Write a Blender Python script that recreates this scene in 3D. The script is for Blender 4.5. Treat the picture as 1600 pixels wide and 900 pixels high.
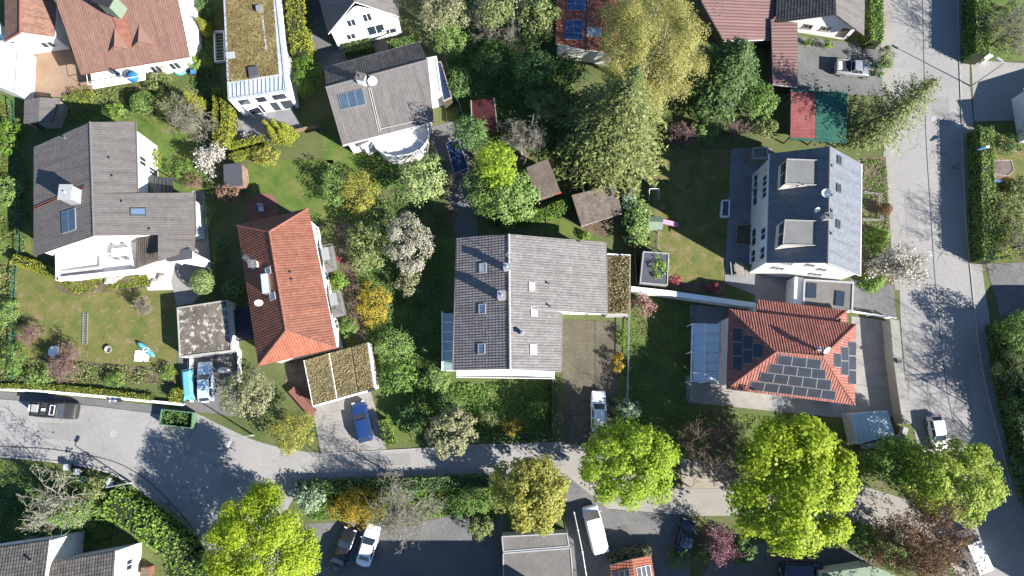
import bpy, bmesh, math, random
import numpy as np
from mathutils import Vector

for _o in list(bpy.data.objects):
    bpy.data.objects.remove(_o)
random.seed(11)
R = np.random.default_rng(11)
S = bpy.context.scene
COL = S.collection

# ------------------------------------------------------------------ camera, sky, sun, exposure
CAM_H, TILT, FPX = 81.0, math.radians(10.0), 1067.0
cam_d = bpy.data.cameras.new('camera')
cam_d.sensor_width = 36.0
cam_d.lens = 36.0 * FPX / 1600.0
cam_d.clip_start, cam_d.clip_end = 0.5, 3000.0
cam = bpy.data.objects.new('camera', cam_d)
COL.objects.link(cam)
cam.location = (0, 0, CAM_H)
cam.rotation_euler = (TILT, 0, 0)
S.camera = cam

SUN_EL = math.radians(31.7)
SUN_AZ = math.radians(149.3)          # direction the shadows fall, counter-clockwise from +X
sd = Vector((math.cos(SUN_AZ) * math.cos(SUN_EL), math.sin(SUN_AZ) * math.cos(SUN_EL), -math.sin(SUN_EL)))
W = bpy.data.worlds.new('World')
S.world = W
W.use_nodes = True
wn = W.node_tree.nodes
sky = wn.new('ShaderNodeTexSky')
sky.sky_type = 'NISHITA'
sky.sun_disc = False
sky.air_density, sky.dust_density, sky.ozone_density = 1.0, 0.15, 5.0
sky.sun_elevation = SUN_EL
sky.sun_rotation = math.atan2(-sd.x, -sd.y)
W.node_tree.links.new(sky.outputs[0], wn['Background'].inputs[0])
wn['Background'].inputs[1].default_value = 0.068
sl = bpy.data.lights.new('sun', 'SUN')
sl.energy = 5.0
sl.angle = math.radians(0.5)
sl.color = (1.0, 0.95, 0.89)
sun = bpy.data.objects.new('sun', sl)
COL.objects.link(sun)
sun.location = (60, -40, 90)
sun.rotation_euler = sd.to_track_quat('-Z', 'Y').to_euler()
S.view_settings.view_transform = 'Standard'
S.view_settings.look = 'None'
S.view_settings.exposure = 1.58
S.view_settings.gamma = 1.0
S.view_settings.use_curve_mapping = False
S.cycles.max_bounces = 6
S.cycles.transparent_max_bounces = 6

# ------------------------------------------------------------------ survey: plan coordinates to metres
CT, ST = math.cos(TILT), math.sin(TILT)

def ray(x, y):
    dx, dy = (x - 800) / FPX, (450 - y) / FPX
    return Vector((dx, dy * CT + ST, dy * ST - CT))

def P(x, y, h=0.0):
    d = ray(x, y)
    t = (h - CAM_H) / d.z
    return Vector((t * d.x, t * d.y, h))

def onplane(x, y, p0, n):
    d = ray(x, y)
    c = Vector((0, 0, CAM_H))
    return c + d * ((p0 - c).dot(n) / d.dot(n))

def mpp(x, y, h=0.0):                  # metres per plan unit at a height
    return (P(x + 1, y, h) - P(x, y, h)).length

# ------------------------------------------------------------------ objects
ORG = {}

def tag(o, label=None, cat=None, group=None, kind=None):
    if label: o['label'] = label
    if cat: o['category'] = cat
    if group: o['group'] = group
    if kind: o['kind'] = kind
    return o

def thing(name, label, cat, loc, group=None):
    o = bpy.data.objects.new(name, None)
    o.empty_display_size = 0.3
    COL.objects.link(o)
    o.location = loc
    ORG[o.name] = Vector(loc)
    return tag(o, label, cat, group)

def link(name, me, mat, parent=None, org=None):
    o = bpy.data.objects.new(name, me)
    COL.objects.link(o)
    if mat is not None and not me.materials:
        me.materials.append(mat)
    if parent is not None:
        o.parent = parent
        ORG[o.name] = ORG[parent.name]
    else:
        ORG[o.name] = Vector(org) if org is not None else Vector((0, 0, 0))
        o.location = ORG[o.name]
    return o

class MB:
    def __init__(s):
        s.v, s.f = [], []
    def add(s, vs, fs):
        b = len(s.v)
        s.v += [tuple(v) for v in vs]
        s.f += [tuple(i + b for i in f) for f in fs]
        return s
    def box(s, c, size, rz=0.0):
        c = Vector(c); hx, hy, hz = size[0] / 2, size[1] / 2, size[2] / 2
        co, si = math.cos(rz), math.sin(rz)
        vs = []
        for z in (-hz, hz):
            for x, y in ((-hx, -hy), (hx, -hy), (hx, hy), (-hx, hy)):
                vs.append((c.x + x * co - y * si, c.y + x * si + y * co, c.z + z))
        return s.add(vs, [(3, 2, 1, 0), (4, 5, 6, 7), (0, 1, 5, 4), (1, 2, 6, 5), (2, 3, 7, 6), (3, 0, 4, 7)])
    def frame_box(s, o, u, v, n, a0, a1, b0, b1, c0, c1):      # box in a local frame
        vs = []
        for c in (c0, c1):
            for a, b in ((a0, b0), (a1, b0), (a1, b1), (a0, b1)):
                vs.append(o + u * a + v * b + n * c)
        return s.add(vs, [(3, 2, 1, 0), (4, 5, 6, 7), (0, 1, 5, 4), (1, 2, 6, 5), (2, 3, 7, 6), (3, 0, 4, 7)])
    def prism(s, poly, z0, z1):
        n = len(poly)
        vs = [(p[0], p[1], z0) for p in poly] + [(p[0], p[1], z1) for p in poly]
        return s.add(vs, [tuple(range(n - 1, -1, -1)), tuple(range(n, 2 * n))] + [(i, (i + 1) % n, n + (i + 1) % n, n + i) for i in range(n)])
    def slab(s, pts, th, up=0.0):       # 3d polygon with thickness
        n = len(pts)
        vs = [(p[0], p[1], p[2] + up - th) for p in pts] + [(p[0], p[1], p[2] + up) for p in pts]
        return s.add(vs, [tuple(range(n - 1, -1, -1)), tuple(range(n, 2 * n))] + [(i, (i + 1) % n, n + (i + 1) % n, n + i) for i in range(n)])
    def tube(s, p0, p1, r0, r1=None, k=8, caps=True):
        p0, p1 = Vector(p0), Vector(p1)
        r1 = r0 if r1 is None else r1
        d = (p1 - p0).normalized()
        a = d.orthogonal().normalized(); b = d.cross(a)
        vs = []
        for p, r in ((p0, r0), (p1, r1)):
            for i in range(k):
                t = 2 * math.pi * i / k
                vs.append(p + a * (r * math.cos(t)) + b * (r * math.sin(t)))
        fs = [(i, (i + 1) % k, k + (i + 1) % k, k + i) for i in range(k)]
        if caps: fs += [tuple(range(k - 1, -1, -1)), tuple(range(k, 2 * k))]
        return s.add(vs, fs)
    def lathe(s, c, prof, k=14, sx=1.0, sy=1.0):
        c = Vector(c); vs = []
        for r, z in prof:
            for i in range(k):
                t = 2 * math.pi * i / k
                vs.append((c.x + sx * r * math.cos(t), c.y + sy * r * math.sin(t), c.z + z))
        m = len(prof)
        fs = [(j * k + i, j * k + (i + 1) % k, (j + 1) * k + (i + 1) % k, (j + 1) * k + i) for j in range(m - 1) for i in range(k)]
        fs += [tuple(range(k - 1, -1, -1)), tuple(range((m - 1) * k, m * k))]
        return s.add(vs, fs)
    def build(s, name, mat, parent=None, bevel=0.0, smooth=False, subsurf=0, org=None):
        o0 = ORG[parent.name] if parent is not None else (Vector(org) if org is not None else Vector((0, 0, 0)))
        me = bpy.data.meshes.new(name)
        me.from_pydata([(v[0] - o0.x, v[1] - o0.y, v[2] - o0.z) for v in s.v], [], s.f)
        bm = bmesh.new(); bm.from_mesh(me)
        bmesh.ops.recalc_face_normals(bm, faces=bm.faces)
        bm.to_mesh(me); bm.free()
        if smooth:
            me.polygons.foreach_set('use_smooth', [True] * len(me.polygons))
        o = link(name, me, mat, parent, org)
        if bevel:
            m = o.modifiers.new('edge', 'BEVEL'); m.width = bevel; m.segments = 2; m.limit_method = 'ANGLE'
        if subsurf:
            m = o.modifiers.new('sub', 'SUBSURF'); m.levels = m.render_levels = subsurf
        return o

# ------------------------------------------------------------------ materials
M = {}

def _base(name):
    m = bpy.data.materials.new(name)
    m.use_nodes = True
    nt = m.node_tree
    return m, nt, nt.nodes, nt.links, nt.nodes['Principled BSDF']

def ramp(nd, cols, pos=None):
    r = nd.new('ShaderNodeValToRGB')
    e = r.color_ramp.elements
    n = len(cols)
    pos = pos or [0.25 + 0.5 * i / max(1, n - 1) for i in range(n)]
    while len(e) < n: e.new(0.5)
    for i in range(n):
        e[i].position = pos[i]; e[i].color = (*cols[i], 1)
    return r

def mat(name, cols, scale=0.6, fine=9.0, mixf=0.45, rough=0.85, bump=0.0, bscale=14.0, spec=0.3, metal=0.0, pos=None, speck=0.0, speckcol=(0.5, 0.5, 0.5), speckscale=3.0, cracks=0.0):
    m, nt, nd, lk, b = _base(name)
    g = nd.new('ShaderNodeNewGeometry')
    n1 = nd.new('ShaderNodeTexNoise'); n1.inputs['Scale'].default_value = scale; n1.inputs['Detail'].default_value = 7; n1.inputs['Roughness'].default_value = 0.6
    n2 = nd.new('ShaderNodeTexNoise'); n2.inputs['Scale'].default_value = fine; n2.inputs['Detail'].default_value = 4
    lk.new(g.outputs['Position'], n1.inputs['Vector']); lk.new(g.outputs['Position'], n2.inputs['Vector'])
    mx = nd.new('ShaderNodeMix'); mx.inputs[0].default_value = mixf
    lk.new(n1.outputs['Fac'], mx.inputs[2]); lk.new(n2.outputs['Fac'], mx.inputs[3])
    r = ramp(nd, cols, pos or [0.36 + 0.28 * i / max(1, len(cols) - 1) for i in range(len(cols))])
    lk.new(mx.outputs[0], r.inputs[0])
    out = r.outputs[0]
    if speck:
        vo = nd.new('ShaderNodeTexNoise'); vo.inputs['Scale'].default_value = speckscale; vo.inputs['Detail'].default_value = 8; vo.inputs['Roughness'].default_value = 0.7
        lk.new(g.outputs['Position'], vo.inputs['Vector'])
        rr = ramp(nd, [(0, 0, 0), (1, 1, 1)], [1 - speck, 1 - speck + 0.06])
        lk.new(vo.outputs['Fac'], rr.inputs[0])
        mc = nd.new('ShaderNodeMix'); mc.data_type = 'RGBA'
        lk.new(rr.outputs[0], mc.inputs[0]); lk.new(out, mc.inputs[6]); mc.inputs[7].default_value = (*speckcol, 1)
        out = mc.outputs[2]
    if cracks:                          # fine wandering cracks and sealed joints
        vm = nd.new('ShaderNodeVectorMath'); vm.operation = 'ADD'
        nz = nd.new('ShaderNodeTexNoise'); nz.inputs['Scale'].default_value = 0.5; nz.inputs['Detail'].default_value = 6
        lk.new(g.outputs['Position'], nz.inputs['Vector'])
        sc_ = nd.new('ShaderNodeVectorMath'); sc_.operation = 'SCALE'; sc_.inputs['Scale'].default_value = 3.0
        lk.new(nz.outputs['Color'], sc_.inputs[0]); lk.new(g.outputs['Position'], vm.inputs[0]); lk.new(sc_.outputs[0], vm.inputs[1])
        vo2 = nd.new('ShaderNodeTexVoronoi'); vo2.feature = 'DISTANCE_TO_EDGE'; vo2.inputs['Scale'].default_value = 0.22
        lk.new(vm.outputs[0], vo2.inputs['Vector'])
        rc = ramp(nd, [(cracks,) * 3, (0, 0, 0)], [0.004, 0.012]); lk.new(vo2.outputs['Distance'], rc.inputs[0])
        ns = nd.new('ShaderNodeTexNoise'); ns.inputs['Scale'].default_value = 0.09; lk.new(g.outputs['Position'], ns.inputs['Vector'])
        rs = ramp(nd, [(0, 0, 0), (1, 1, 1)], [0.45, 0.6]); lk.new(ns.outputs['Fac'], rs.inputs[0])
        mm = nd.new('ShaderNodeMath'); mm.operation = 'MULTIPLY'; lk.new(rc.outputs[0], mm.inputs[0]); lk.new(rs.outputs[0], mm.inputs[1])
        mk = nd.new('ShaderNodeMix'); mk.data_type = 'RGBA'; lk.new(mm.outputs[0], mk.inputs[0]); lk.new(out, mk.inputs[6]); mk.inputs[7].default_value = (0.04, 0.04, 0.04, 1)
        out = mk.outputs[2]
    lk.new(out, b.inputs['Base Color'])
    b.inputs['Roughness'].default_value = rough
    b.inputs['Specular IOR Level'].default_value = spec
    b.inputs['Metallic'].default_value = metal
    if bump:
        nb = nd.new('ShaderNodeTexNoise'); nb.inputs['Scale'].default_value = bscale; nb.inputs['Detail'].default_value = 6
        lk.new(g.outputs['Position'], nb.inputs['Vector'])
        bp = nd.new('ShaderNodeBump'); bp.inputs['Strength'].default_value = 1.0; bp.inputs['Distance'].default_value = bump
        lk.new(nb.outputs['Fac'], bp.inputs['Height']); lk.new(bp.outputs[0], b.inputs['Normal'])
    M[name] = m
    return m

def leafmat(name, cols, trans=0.35, nscale=0.8):
    m, nt, nd, lk, b = _base(name)
    nd.remove(b)
    g = nd.new('ShaderNodeNewGeometry')
    n1 = nd.new('ShaderNodeTexNoise'); n1.inputs['Scale'].default_value = nscale; n1.inputs['Detail'].default_value = 3
    lk.new(g.outputs['Position'], n1.inputs['Vector'])
    mx = nd.new('ShaderNodeMix'); mx.inputs[0].default_value = 0.5
    lk.new(n1.outputs['Fac'], mx.inputs[2]); lk.new(g.outputs['Random Per Island'], mx.inputs[3])
    r = ramp(nd, cols, [0.22 + 0.56 * i / max(1, len(cols) - 1) for i in range(len(cols))])
    lk.new(mx.outputs[0], r.inputs[0])
    d = nd.new('ShaderNodeBsdfPrincipled'); d.inputs['Roughness'].default_value = 0.55; d.inputs['Specular IOR Level'].default_value = 0.25
    t = nd.new('ShaderNodeBsdfTranslucent')
    lk.new(r.outputs[0], d.inputs['Base Color']); lk.new(r.outputs[0], t.inputs['Color'])
    ms = nd.new('ShaderNodeMixShader'); ms.inputs[0].default_value = trans
    lk.new(d.outputs[0], ms.inputs[1]); lk.new(t.outputs[0], ms.inputs[2])
    lk.new(ms.outputs[0], nd['Material Output'].inputs['Surface'])
    M[name] = m
    return m

def tilemat(name, cols, dirt=(0.05, 0.045, 0.04), dirtamt=0.3, rough=0.75, dscale=0.7, spec=0.3, lichen=None):
    m, nt, nd, lk, b = _base(name)
    uv = nd.new('ShaderNodeUVMap')
    fl = nd.new('ShaderNodeVectorMath'); fl.operation = 'FLOOR'
    lk.new(uv.outputs[0], fl.inputs[0])
    wn_ = nd.new('ShaderNodeTexWhiteNoise'); wn_.noise_dimensions = '3D'
    lk.new(fl.outputs[0], wn_.inputs['Vector'])
    r = ramp(nd, cols, [i / max(1, len(cols) - 1) for i in range(len(cols))])
    lk.new(wn_.outputs['Value'], r.inputs[0])
    g = nd.new('ShaderNodeNewGeometry')
    n1 = nd.new('ShaderNodeTexNoise'); n1.inputs['Scale'].default_value = dscale; n1.inputs['Detail'].default_value = 8; n1.inputs['Roughness'].default_value = 0.65
    lk.new(g.outputs['Position'], n1.inputs['Vector'])
    rr = ramp(nd, [(0, 0, 0), (1, 1, 1)], [0.42, 0.72])
    lk.new(n1.outputs['Fac'], rr.inputs[0])
    ml = nd.new('ShaderNodeMath'); ml.operation = 'MULTIPLY'; ml.inputs[1].default_value = dirtamt
    lk.new(rr.outputs[0], ml.inputs[0])
    mc = nd.new('ShaderNodeMix'); mc.data_type = 'RGBA'
    lk.new(ml.outputs[0], mc.inputs[0]); lk.new(r.outputs[0], mc.inputs[6]); mc.inputs[7].default_value = (*dirt, 1)
    out = mc.outputs[2]
    if lichen:
        n3 = nd.new('ShaderNodeTexNoise'); n3.inputs['Scale'].default_value = 2.5; n3.inputs['Detail'].default_value = 9; n3.inputs['Roughness'].default_value = 0.75
        lk.new(g.outputs['Position'], n3.inputs['Vector'])
        r3 = ramp(nd, [(0, 0, 0), (1, 1, 1)], [0.56, 0.66]); lk.new(n3.outputs['Fac'], r3.inputs[0])
        m3 = nd.new('ShaderNodeMix'); m3.data_type = 'RGBA'
        lk.new(r3.outputs[0], m3.inputs[0]); lk.new(out, m3.inputs[6]); m3.inputs[7].default_value = (*lichen, 1)
        out = m3.outputs[2]
    mpn = nd.new('ShaderNodeVectorMath'); mpn.operation = 'MULTIPLY'; mpn.inputs[1].default_value = (0.55, 0.06, 1)
    lk.new(uv.outputs[0], mpn.inputs[0])
    n4 = nd.new('ShaderNodeTexNoise'); n4.inputs['Scale'].default_value = 1.0; n4.inputs['Detail'].default_value = 5; lk.new(mpn.outputs[0], n4.inputs['Vector'])
    r4 = ramp(nd, [(0.82, 0.81, 0.8), (1.0, 1.0, 1.0), (1.07, 1.06, 1.05)], [0.34, 0.52, 0.7]); lk.new(n4.outputs['Fac'], r4.inputs[0])
    m4 = nd.new('ShaderNodeMix'); m4.data_type = 'RGBA'; m4.blend_type = 'MULTIPLY'; m4.inputs[0].default_value = 1.0
    lk.new(out, m4.inputs[6]); lk.new(r4.outputs[0], m4.inputs[7])
    out = m4.outputs[2]
    lk.new(out, b.inputs['Base Color'])
    b.inputs['Roughness'].default_value = rough; b.inputs['Specular IOR Level'].default_value = spec
    M[name] = m
    return m

def plain(name, col, rough=0.5, metal=0.0, spec=0.5, coat=0.0, alpha=1.0, var=0.06):
    m, nt, nd, lk, b = _base(name)
    g = nd.new('ShaderNodeNewGeometry')
    n1 = nd.new('ShaderNodeTexNoise'); n1.inputs['Scale'].default_value = 3.0; n1.inputs['Detail'].default_value = 5
    lk.new(g.outputs['Position'], n1.inputs['Vector'])
    r = ramp(nd, [tuple(c * (1 - 2 * var) for c in col), tuple(min(1, c * (1 + var)) for c in col)], [0.3, 0.7])
    lk.new(n1.outputs['Fac'], r.inputs[0]); lk.new(r.outputs[0], b.inputs['Base Color'])
    b.inputs['Roughness'].default_value = rough; b.inputs['Metallic'].default_value = metal
    b.inputs['Specular IOR Level'].default_value = spec; b.inputs['Coat Weight'].default_value = coat
    b.inputs['Coat Roughness'].default_value = 0.068
    if alpha < 1: b.inputs['Alpha'].default_value = alpha
    M[name] = m
    return m

def glassmat(name, tint, alpha=0.45):
    m, nt, nd, lk, b = _base(name)
    b.inputs['Base Color'].default_value = (*tint, 1); b.inputs['Roughness'].default_value = 0.08
    b.inputs['Specular IOR Level'].default_value = 0.8; b.inputs['Alpha'].default_value = alpha
    M[name] = m
    return m

# ground and paving
mat('ground', [(0.045, 0.065, 0.018), (0.075, 0.095, 0.028), (0.11, 0.10, 0.048)], 0.25, 5.0, bump=0.05, bscale=6)
mat('lawn', [(0.045, 0.088, 0.014), (0.075, 0.115, 0.02), (0.115, 0.128, 0.032)], 0.5, 7.0, 0.4, pos=[.40, .5, .6], speck=.42, speckcol=(.14, .115, .055), speckscale=.9, bump=0.04, bscale=16)
mat('lawn_dry', [(0.065, 0.09, 0.018), (0.105, 0.112, 0.028), (0.14, 0.12, 0.046)], 0.55, 6.0, 0.4, pos=[.40, .5, .6], speck=.45, speckcol=(.17, .13, .07), speckscale=.8, bump=0.04, bscale=16)
mat('lawn_moss', [(0.045, 0.08, 0.016), (0.07, 0.105, 0.022), (0.11, 0.12, 0.036)], 0.3, 6.0, 0.45, bump=0.05, bscale=12)
mat('soil', [(0.05, 0.038, 0.024), (0.10, 0.075, 0.048), (0.16, 0.125, 0.085)], 0.7, 7.0, 0.5, bump=0.06, bscale=8)
mat('asphalt_patch', [(0.18, 0.177, 0.171), (0.2, 0.196, 0.189), (0.218, 0.213, 0.205)], 0.5, 5, rough=.9, bump=.006, bscale=60, spec=.2)
mat('asphalt', [(0.205, 0.2, 0.192), (0.232, 0.226, 0.217), (0.257, 0.25, 0.239)], 0.16, 2.6, 0.4, rough=0.9, cracks=0.5, bump=0.006, bscale=60, spec=0.2)
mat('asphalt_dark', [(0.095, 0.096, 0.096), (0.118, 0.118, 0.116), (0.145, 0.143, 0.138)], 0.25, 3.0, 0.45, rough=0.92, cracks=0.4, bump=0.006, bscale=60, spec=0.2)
mat('drive', [(0.065, 0.058, 0.04), (0.09, 0.08, 0.058), (0.12, 0.108, 0.08)], 0.35, 4.0, 0.45, rough=0.92, bump=0.01, bscale=30, spec=0.2)  # mossy asphalt tone, darkened to carry the tree shade over the driveway
mat('sidewalk', [(0.20, 0.187, 0.166), (0.23, 0.215, 0.192), (0.26, 0.243, 0.217)], 0.3, 5, rough=0.9, bump=0.006, bscale=40, spec=0.2)
mat('kerb', [(0.24, 0.235, 0.225), (0.33, 0.32, 0.30)], 1.5, 9, rough=0.9)
mat('tar', [(0.03, 0.03, 0.03), (0.055, 0.055, 0.052)], 1, 9, rough=0.7)
mat('gravel_path', [(0.215, 0.19, 0.15), (0.245, 0.215, 0.17), (0.275, 0.245, 0.195)], 0.3, 9, 0.4, bump=0.02, bscale=25)
mat('tan_concrete', [(0.17, 0.115, 0.078), (0.21, 0.145, 0.10), (0.25, 0.18, 0.125)], 0.25, 5, 0.4, rough=0.9, bump=0.008)
mat('paving_blue', [(0.13, 0.135, 0.145), (0.17, 0.175, 0.185), (0.20, 0.205, 0.21)], 0.6, 6, rough=0.85, bump=0.01)
mat('paving_light', [(0.175, 0.167, 0.153), (0.22, 0.21, 0.193), (0.265, 0.25, 0.23)], 0.6, 6, rough=0.85, bump=0.01)
mat('paving_pale', [(0.42, 0.38, 0.33), (0.52, 0.48, 0.43), (0.6, 0.57, 0.52)], 0.8, 6, rough=0.85, bump=0.01)
mat('brickred', [(0.14, 0.06, 0.045), (0.2, 0.09, 0.07)], 1.2, 9, rough=0.9, bump=0.02)
# building surfaces
mat('white_wall', [(0.52, 0.505, 0.47), (0.66, 0.65, 0.62), (0.72, 0.71, 0.68)], 0.6, 5, 0.35, rough=0.9, bump=0.006, bscale=30)
mat('cream_wall', [(0.56, 0.51, 0.42), (0.66, 0.61, 0.52)], 0.5, 6, 0.4, rough=0.9, bump=0.006, bscale=30)
mat('grey_wall', [(0.3, 0.295, 0.285), (0.37, 0.36, 0.35)], 0.5, 6, 0.4, rough=0.9)
mat('white_deck', [(0.50, 0.485, 0.45), (0.64, 0.63, 0.60), (0.72, 0.71, 0.68)], 0.7, 5, 0.4, rough=0.8)
mat('wood', [(0.12, 0.075, 0.045), (0.2, 0.13, 0.085), (0.28, 0.2, 0.14)], 1.5, 12, 0.5, rough=0.85)
mat('wood_grey', [(0.14, 0.125, 0.105), (0.22, 0.2, 0.175), (0.3, 0.28, 0.25)], 1.5, 12, 0.5, rough=0.9)
mat('dark_wood', [(0.04, 0.03, 0.022), (0.08, 0.06, 0.045)], 1.5, 12, 0.5, rough=0.85)
mat('zinc', [(0.32, 0.36, 0.4), (0.42, 0.46, 0.5), (0.5, 0.54, 0.57)], 0.6, 4, rough=0.45, metal=0.25)
mat('dormer_felt', [(0.115, 0.117, 0.115), (0.145, 0.147, 0.142)], 0.5, 5, rough=0.95, bump=0.01)
mat('felt_grey', [(0.10, 0.095, 0.088), (0.125, 0.118, 0.11), (0.15, 0.14, 0.13)], 0.5, 5, rough=0.95, bump=0.01)
mat('felt_brown', [(0.09, 0.068, 0.055), (0.125, 0.098, 0.082), (0.17, 0.14, 0.12)], 0.8, 7, rough=0.95, bump=0.02, speck=0.36, speckcol=(0.2, 0.175, 0.15))
mat('shingle_brown', [(0.08, 0.062, 0.05), (0.13, 0.105, 0.085), (0.19, 0.155, 0.125)], 1.2, 9, 0.5, rough=0.95, bump=0.03, bscale=8)
mat('moss_roof', [(0.10, 0.066, 0.026), (0.155, 0.112, 0.044), (0.20, 0.165, 0.07), (0.25, 0.215, 0.11)], 0.75, 5.0, 0.38, rough=0.95, bump=0.05, bscale=9, pos=[0.36, 0.46, 0.54, 0.64])
mat('sedum', [(0.13, 0.108, 0.05), (0.185, 0.155, 0.08), (0.25, 0.215, 0.13)], 0.9, 8.0, 0.5, rough=0.95, bump=0.05, bscale=12)
mat('gravel_roof', [(0.055, 0.048, 0.04), (0.10, 0.087, 0.072), (0.155, 0.135, 0.11)], 0.5, 6.0, 0.4, rough=0.95, bump=0.03, bscale=10, speck=0.47, speckcol=(0.36, 0.34, 0.31), speckscale=1.6)
mat('dry_grass_bed', [(0.11, 0.078, 0.035), (0.2, 0.15, 0.075), (0.3, 0.25, 0.15)], 0.6, 7, 0.5, rough=0.95, bump=0.06, bscale=9)
mat('shed_red', [(0.04, 0.009, 0.012), (0.065, 0.014, 0.017)], 0.8, 6, rough=0.8)  # dark red, deepened further to stand in for missing tree shade
mat('red_felt', [(0.15, 0.042, 0.040), (0.185, 0.056, 0.052), (0.22, 0.085, 0.08)], 0.6, 6, rough=0.8)
mat('green_felt', [(0.012, 0.07, 0.048), (0.018, 0.085, 0.06), (0.04, 0.12, 0.085)], 0.6, 6, rough=0.7)
mat('panel_pv', [(0.022, 0.025, 0.033), (0.032, 0.036, 0.046)], 0.8, 4, rough=0.3, spec=0.35)
mat('panel_blue', [(0.012, 0.03, 0.10), (0.03, 0.07, 0.19)], 0.8, 3, rough=0.14, spec=0.7)
mat('collector', [(0.03, 0.05, 0.075), (0.05, 0.08, 0.11)], 0.5, 3, rough=0.15, spec=0.7)
tilemat('tile_red', [(0.205, 0.074, 0.055), (0.24, 0.09, 0.068), (0.28, 0.112, 0.086)], (0.10, 0.05, 0.04), 0.35, dscale=0.5)
tilemat('tile_red2', [(0.142, 0.052, 0.031), (0.162, 0.062, 0.038), (0.188, 0.076, 0.048)], (0.13, 0.07, 0.06), 0.3)
tilemat('tile_orange', [(0.22, 0.072, 0.042), (0.245, 0.082, 0.048), (0.27, 0.095, 0.057)], (0.22, 0.10, 0.06), 0.3)
tilemat('tile_brown', [(0.148, 0.082, 0.063), (0.162, 0.092, 0.071), (0.178, 0.102, 0.08)], (0.14, 0.08, 0.06), 0.35)
tilemat('tile_brown2', [(0.155, 0.085, 0.06), (0.19, 0.105, 0.075), (0.22, 0.125, 0.09)], (0.10, 0.06, 0.05), 0.4)
tilemat('tile_grey', [(0.094, 0.086, 0.083), (0.103, 0.095, 0.091), (0.113, 0.104, 0.10)], (0.07, 0.065, 0.062), 0.5)
tilemat('tile_lichen', [(0.13, 0.119, 0.116), (0.15, 0.138, 0.134), (0.172, 0.159, 0.155)], (0.085, 0.076, 0.075), 0.55, lichen=(0.225, 0.215, 0.215))
tilemat('tile_greybrown', [(0.095, 0.075, 0.06), (0.12, 0.097, 0.08), (0.15, 0.122, 0.102)], (0.07, 0.06, 0.05), 0.5)
tilemat('tile_grey2', [(0.108, 0.1, 0.096), (0.117, 0.108, 0.104), (0.127, 0.118, 0.114)], (0.085, 0.078, 0.074), 0.4)
tilemat('tile_slate', [(0.10, 0.112, 0.132), (0.115, 0.127, 0.148), (0.132, 0.145, 0.165)], (0.13, 0.138, 0.152), 0.4, rough=0.7, spec=0.3)
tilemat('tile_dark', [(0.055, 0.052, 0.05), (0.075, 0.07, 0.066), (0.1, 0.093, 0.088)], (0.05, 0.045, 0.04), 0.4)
tilemat('sheet_red', [(0.155, 0.088, 0.08), (0.175, 0.102, 0.093)], (0.12, 0.08, 0.074), 0.6)
plain('white', (0.74, 0.74, 0.73), 0.5); plain('white_plastic', (0.66, 0.66, 0.65), 0.4)
plain('frame_dark', (0.04, 0.042, 0.045), 0.5); plain('frame_grey', (0.28, 0.285, 0.29), 0.5)
plain('gutter', (0.16, 0.15, 0.145), 0.5, 0.4); plain('gutter_red', (0.15, 0.05, 0.035), 0.6)
plain('steel', (0.5, 0.51, 0.52), 0.35, 0.7); plain('dark_metal', (0.05, 0.052, 0.055), 0.45, 0.5)
plain('pane', (0.025, 0.035, 0.05), 0.08, spec=0.8); plain('pane_sky', (0.09, 0.14, 0.22), 0.1, spec=0.8)
plain('pane_grey', (0.30, 0.33, 0.33), 0.25, spec=0.6)
plain('rubber', (0.02, 0.02, 0.02), 0.8); plain('light_red', (0.3, 0.02, 0.015), 0.3); plain('light_clear', (0.6, 0.6, 0.6), 0.15)
plain('paint_white', (0.72, 0.72, 0.72), 0.3, coat=0.6, var=0.02); plain('paint_black', (0.012, 0.012, 0.014), 0.25, coat=0.7)
plain('paint_blue', (0.014, 0.042, 0.14), 0.3, 0.2, coat=0.8, var=0.03); plain('paint_navy', (0.008, 0.014, 0.04), 0.3, 0.2, coat=0.7)
plain('paint_silver', (0.36, 0.37, 0.38), 0.35, 0.5, coat=0.6); plain('paint_ice', (0.46, 0.58, 0.66), 0.35, 0.2, coat=0.6)
plain('paint_matte', (0.03, 0.031, 0.03), 0.55)
plain('teal', (0.10, 0.33, 0.36), 0.6); plain('pink', (0.55, 0.18, 0.34), 0.4); plain('green_canvas', (0.14, 0.19, 0.13), 0.8)
plain('skip_green', (0.08, 0.16, 0.09), 0.55); plain('red_paint', (0.42, 0.04, 0.03), 0.5); plain('orange_paint', (0.5, 0.14, 0.03), 0.6)
plain('blue_plastic', (0.03, 0.16, 0.38), 0.4); plain('purple', (0.25, 0.2, 0.42), 0.6); plain('terracotta', (0.2, 0.078, 0.052), 0.8, var=.15)
plain('net_black', (0.012, 0.016, 0.028), 0.7); plain('navy_sheet', (0.01, 0.02, 0.06), 0.4); plain('slate_felt', (0.05, 0.055, 0.065), 0.8)
plain('canvas_white', (0.66, 0.63, 0.58), 0.9); plain('stone', (0.3, 0.28, 0.25), 0.9, var=0.15); plain('yellow', (0.5, 0.35, 0.03), 0.5)
glassmat('glass_blue', (0.7, 0.75, 0.77), 0.68); glassmat('glass_green', (0.30, 0.42, 0.40), 0.72); glassmat('glass_shed', (0.38, 0.48, 0.47), 0.8)
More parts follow.
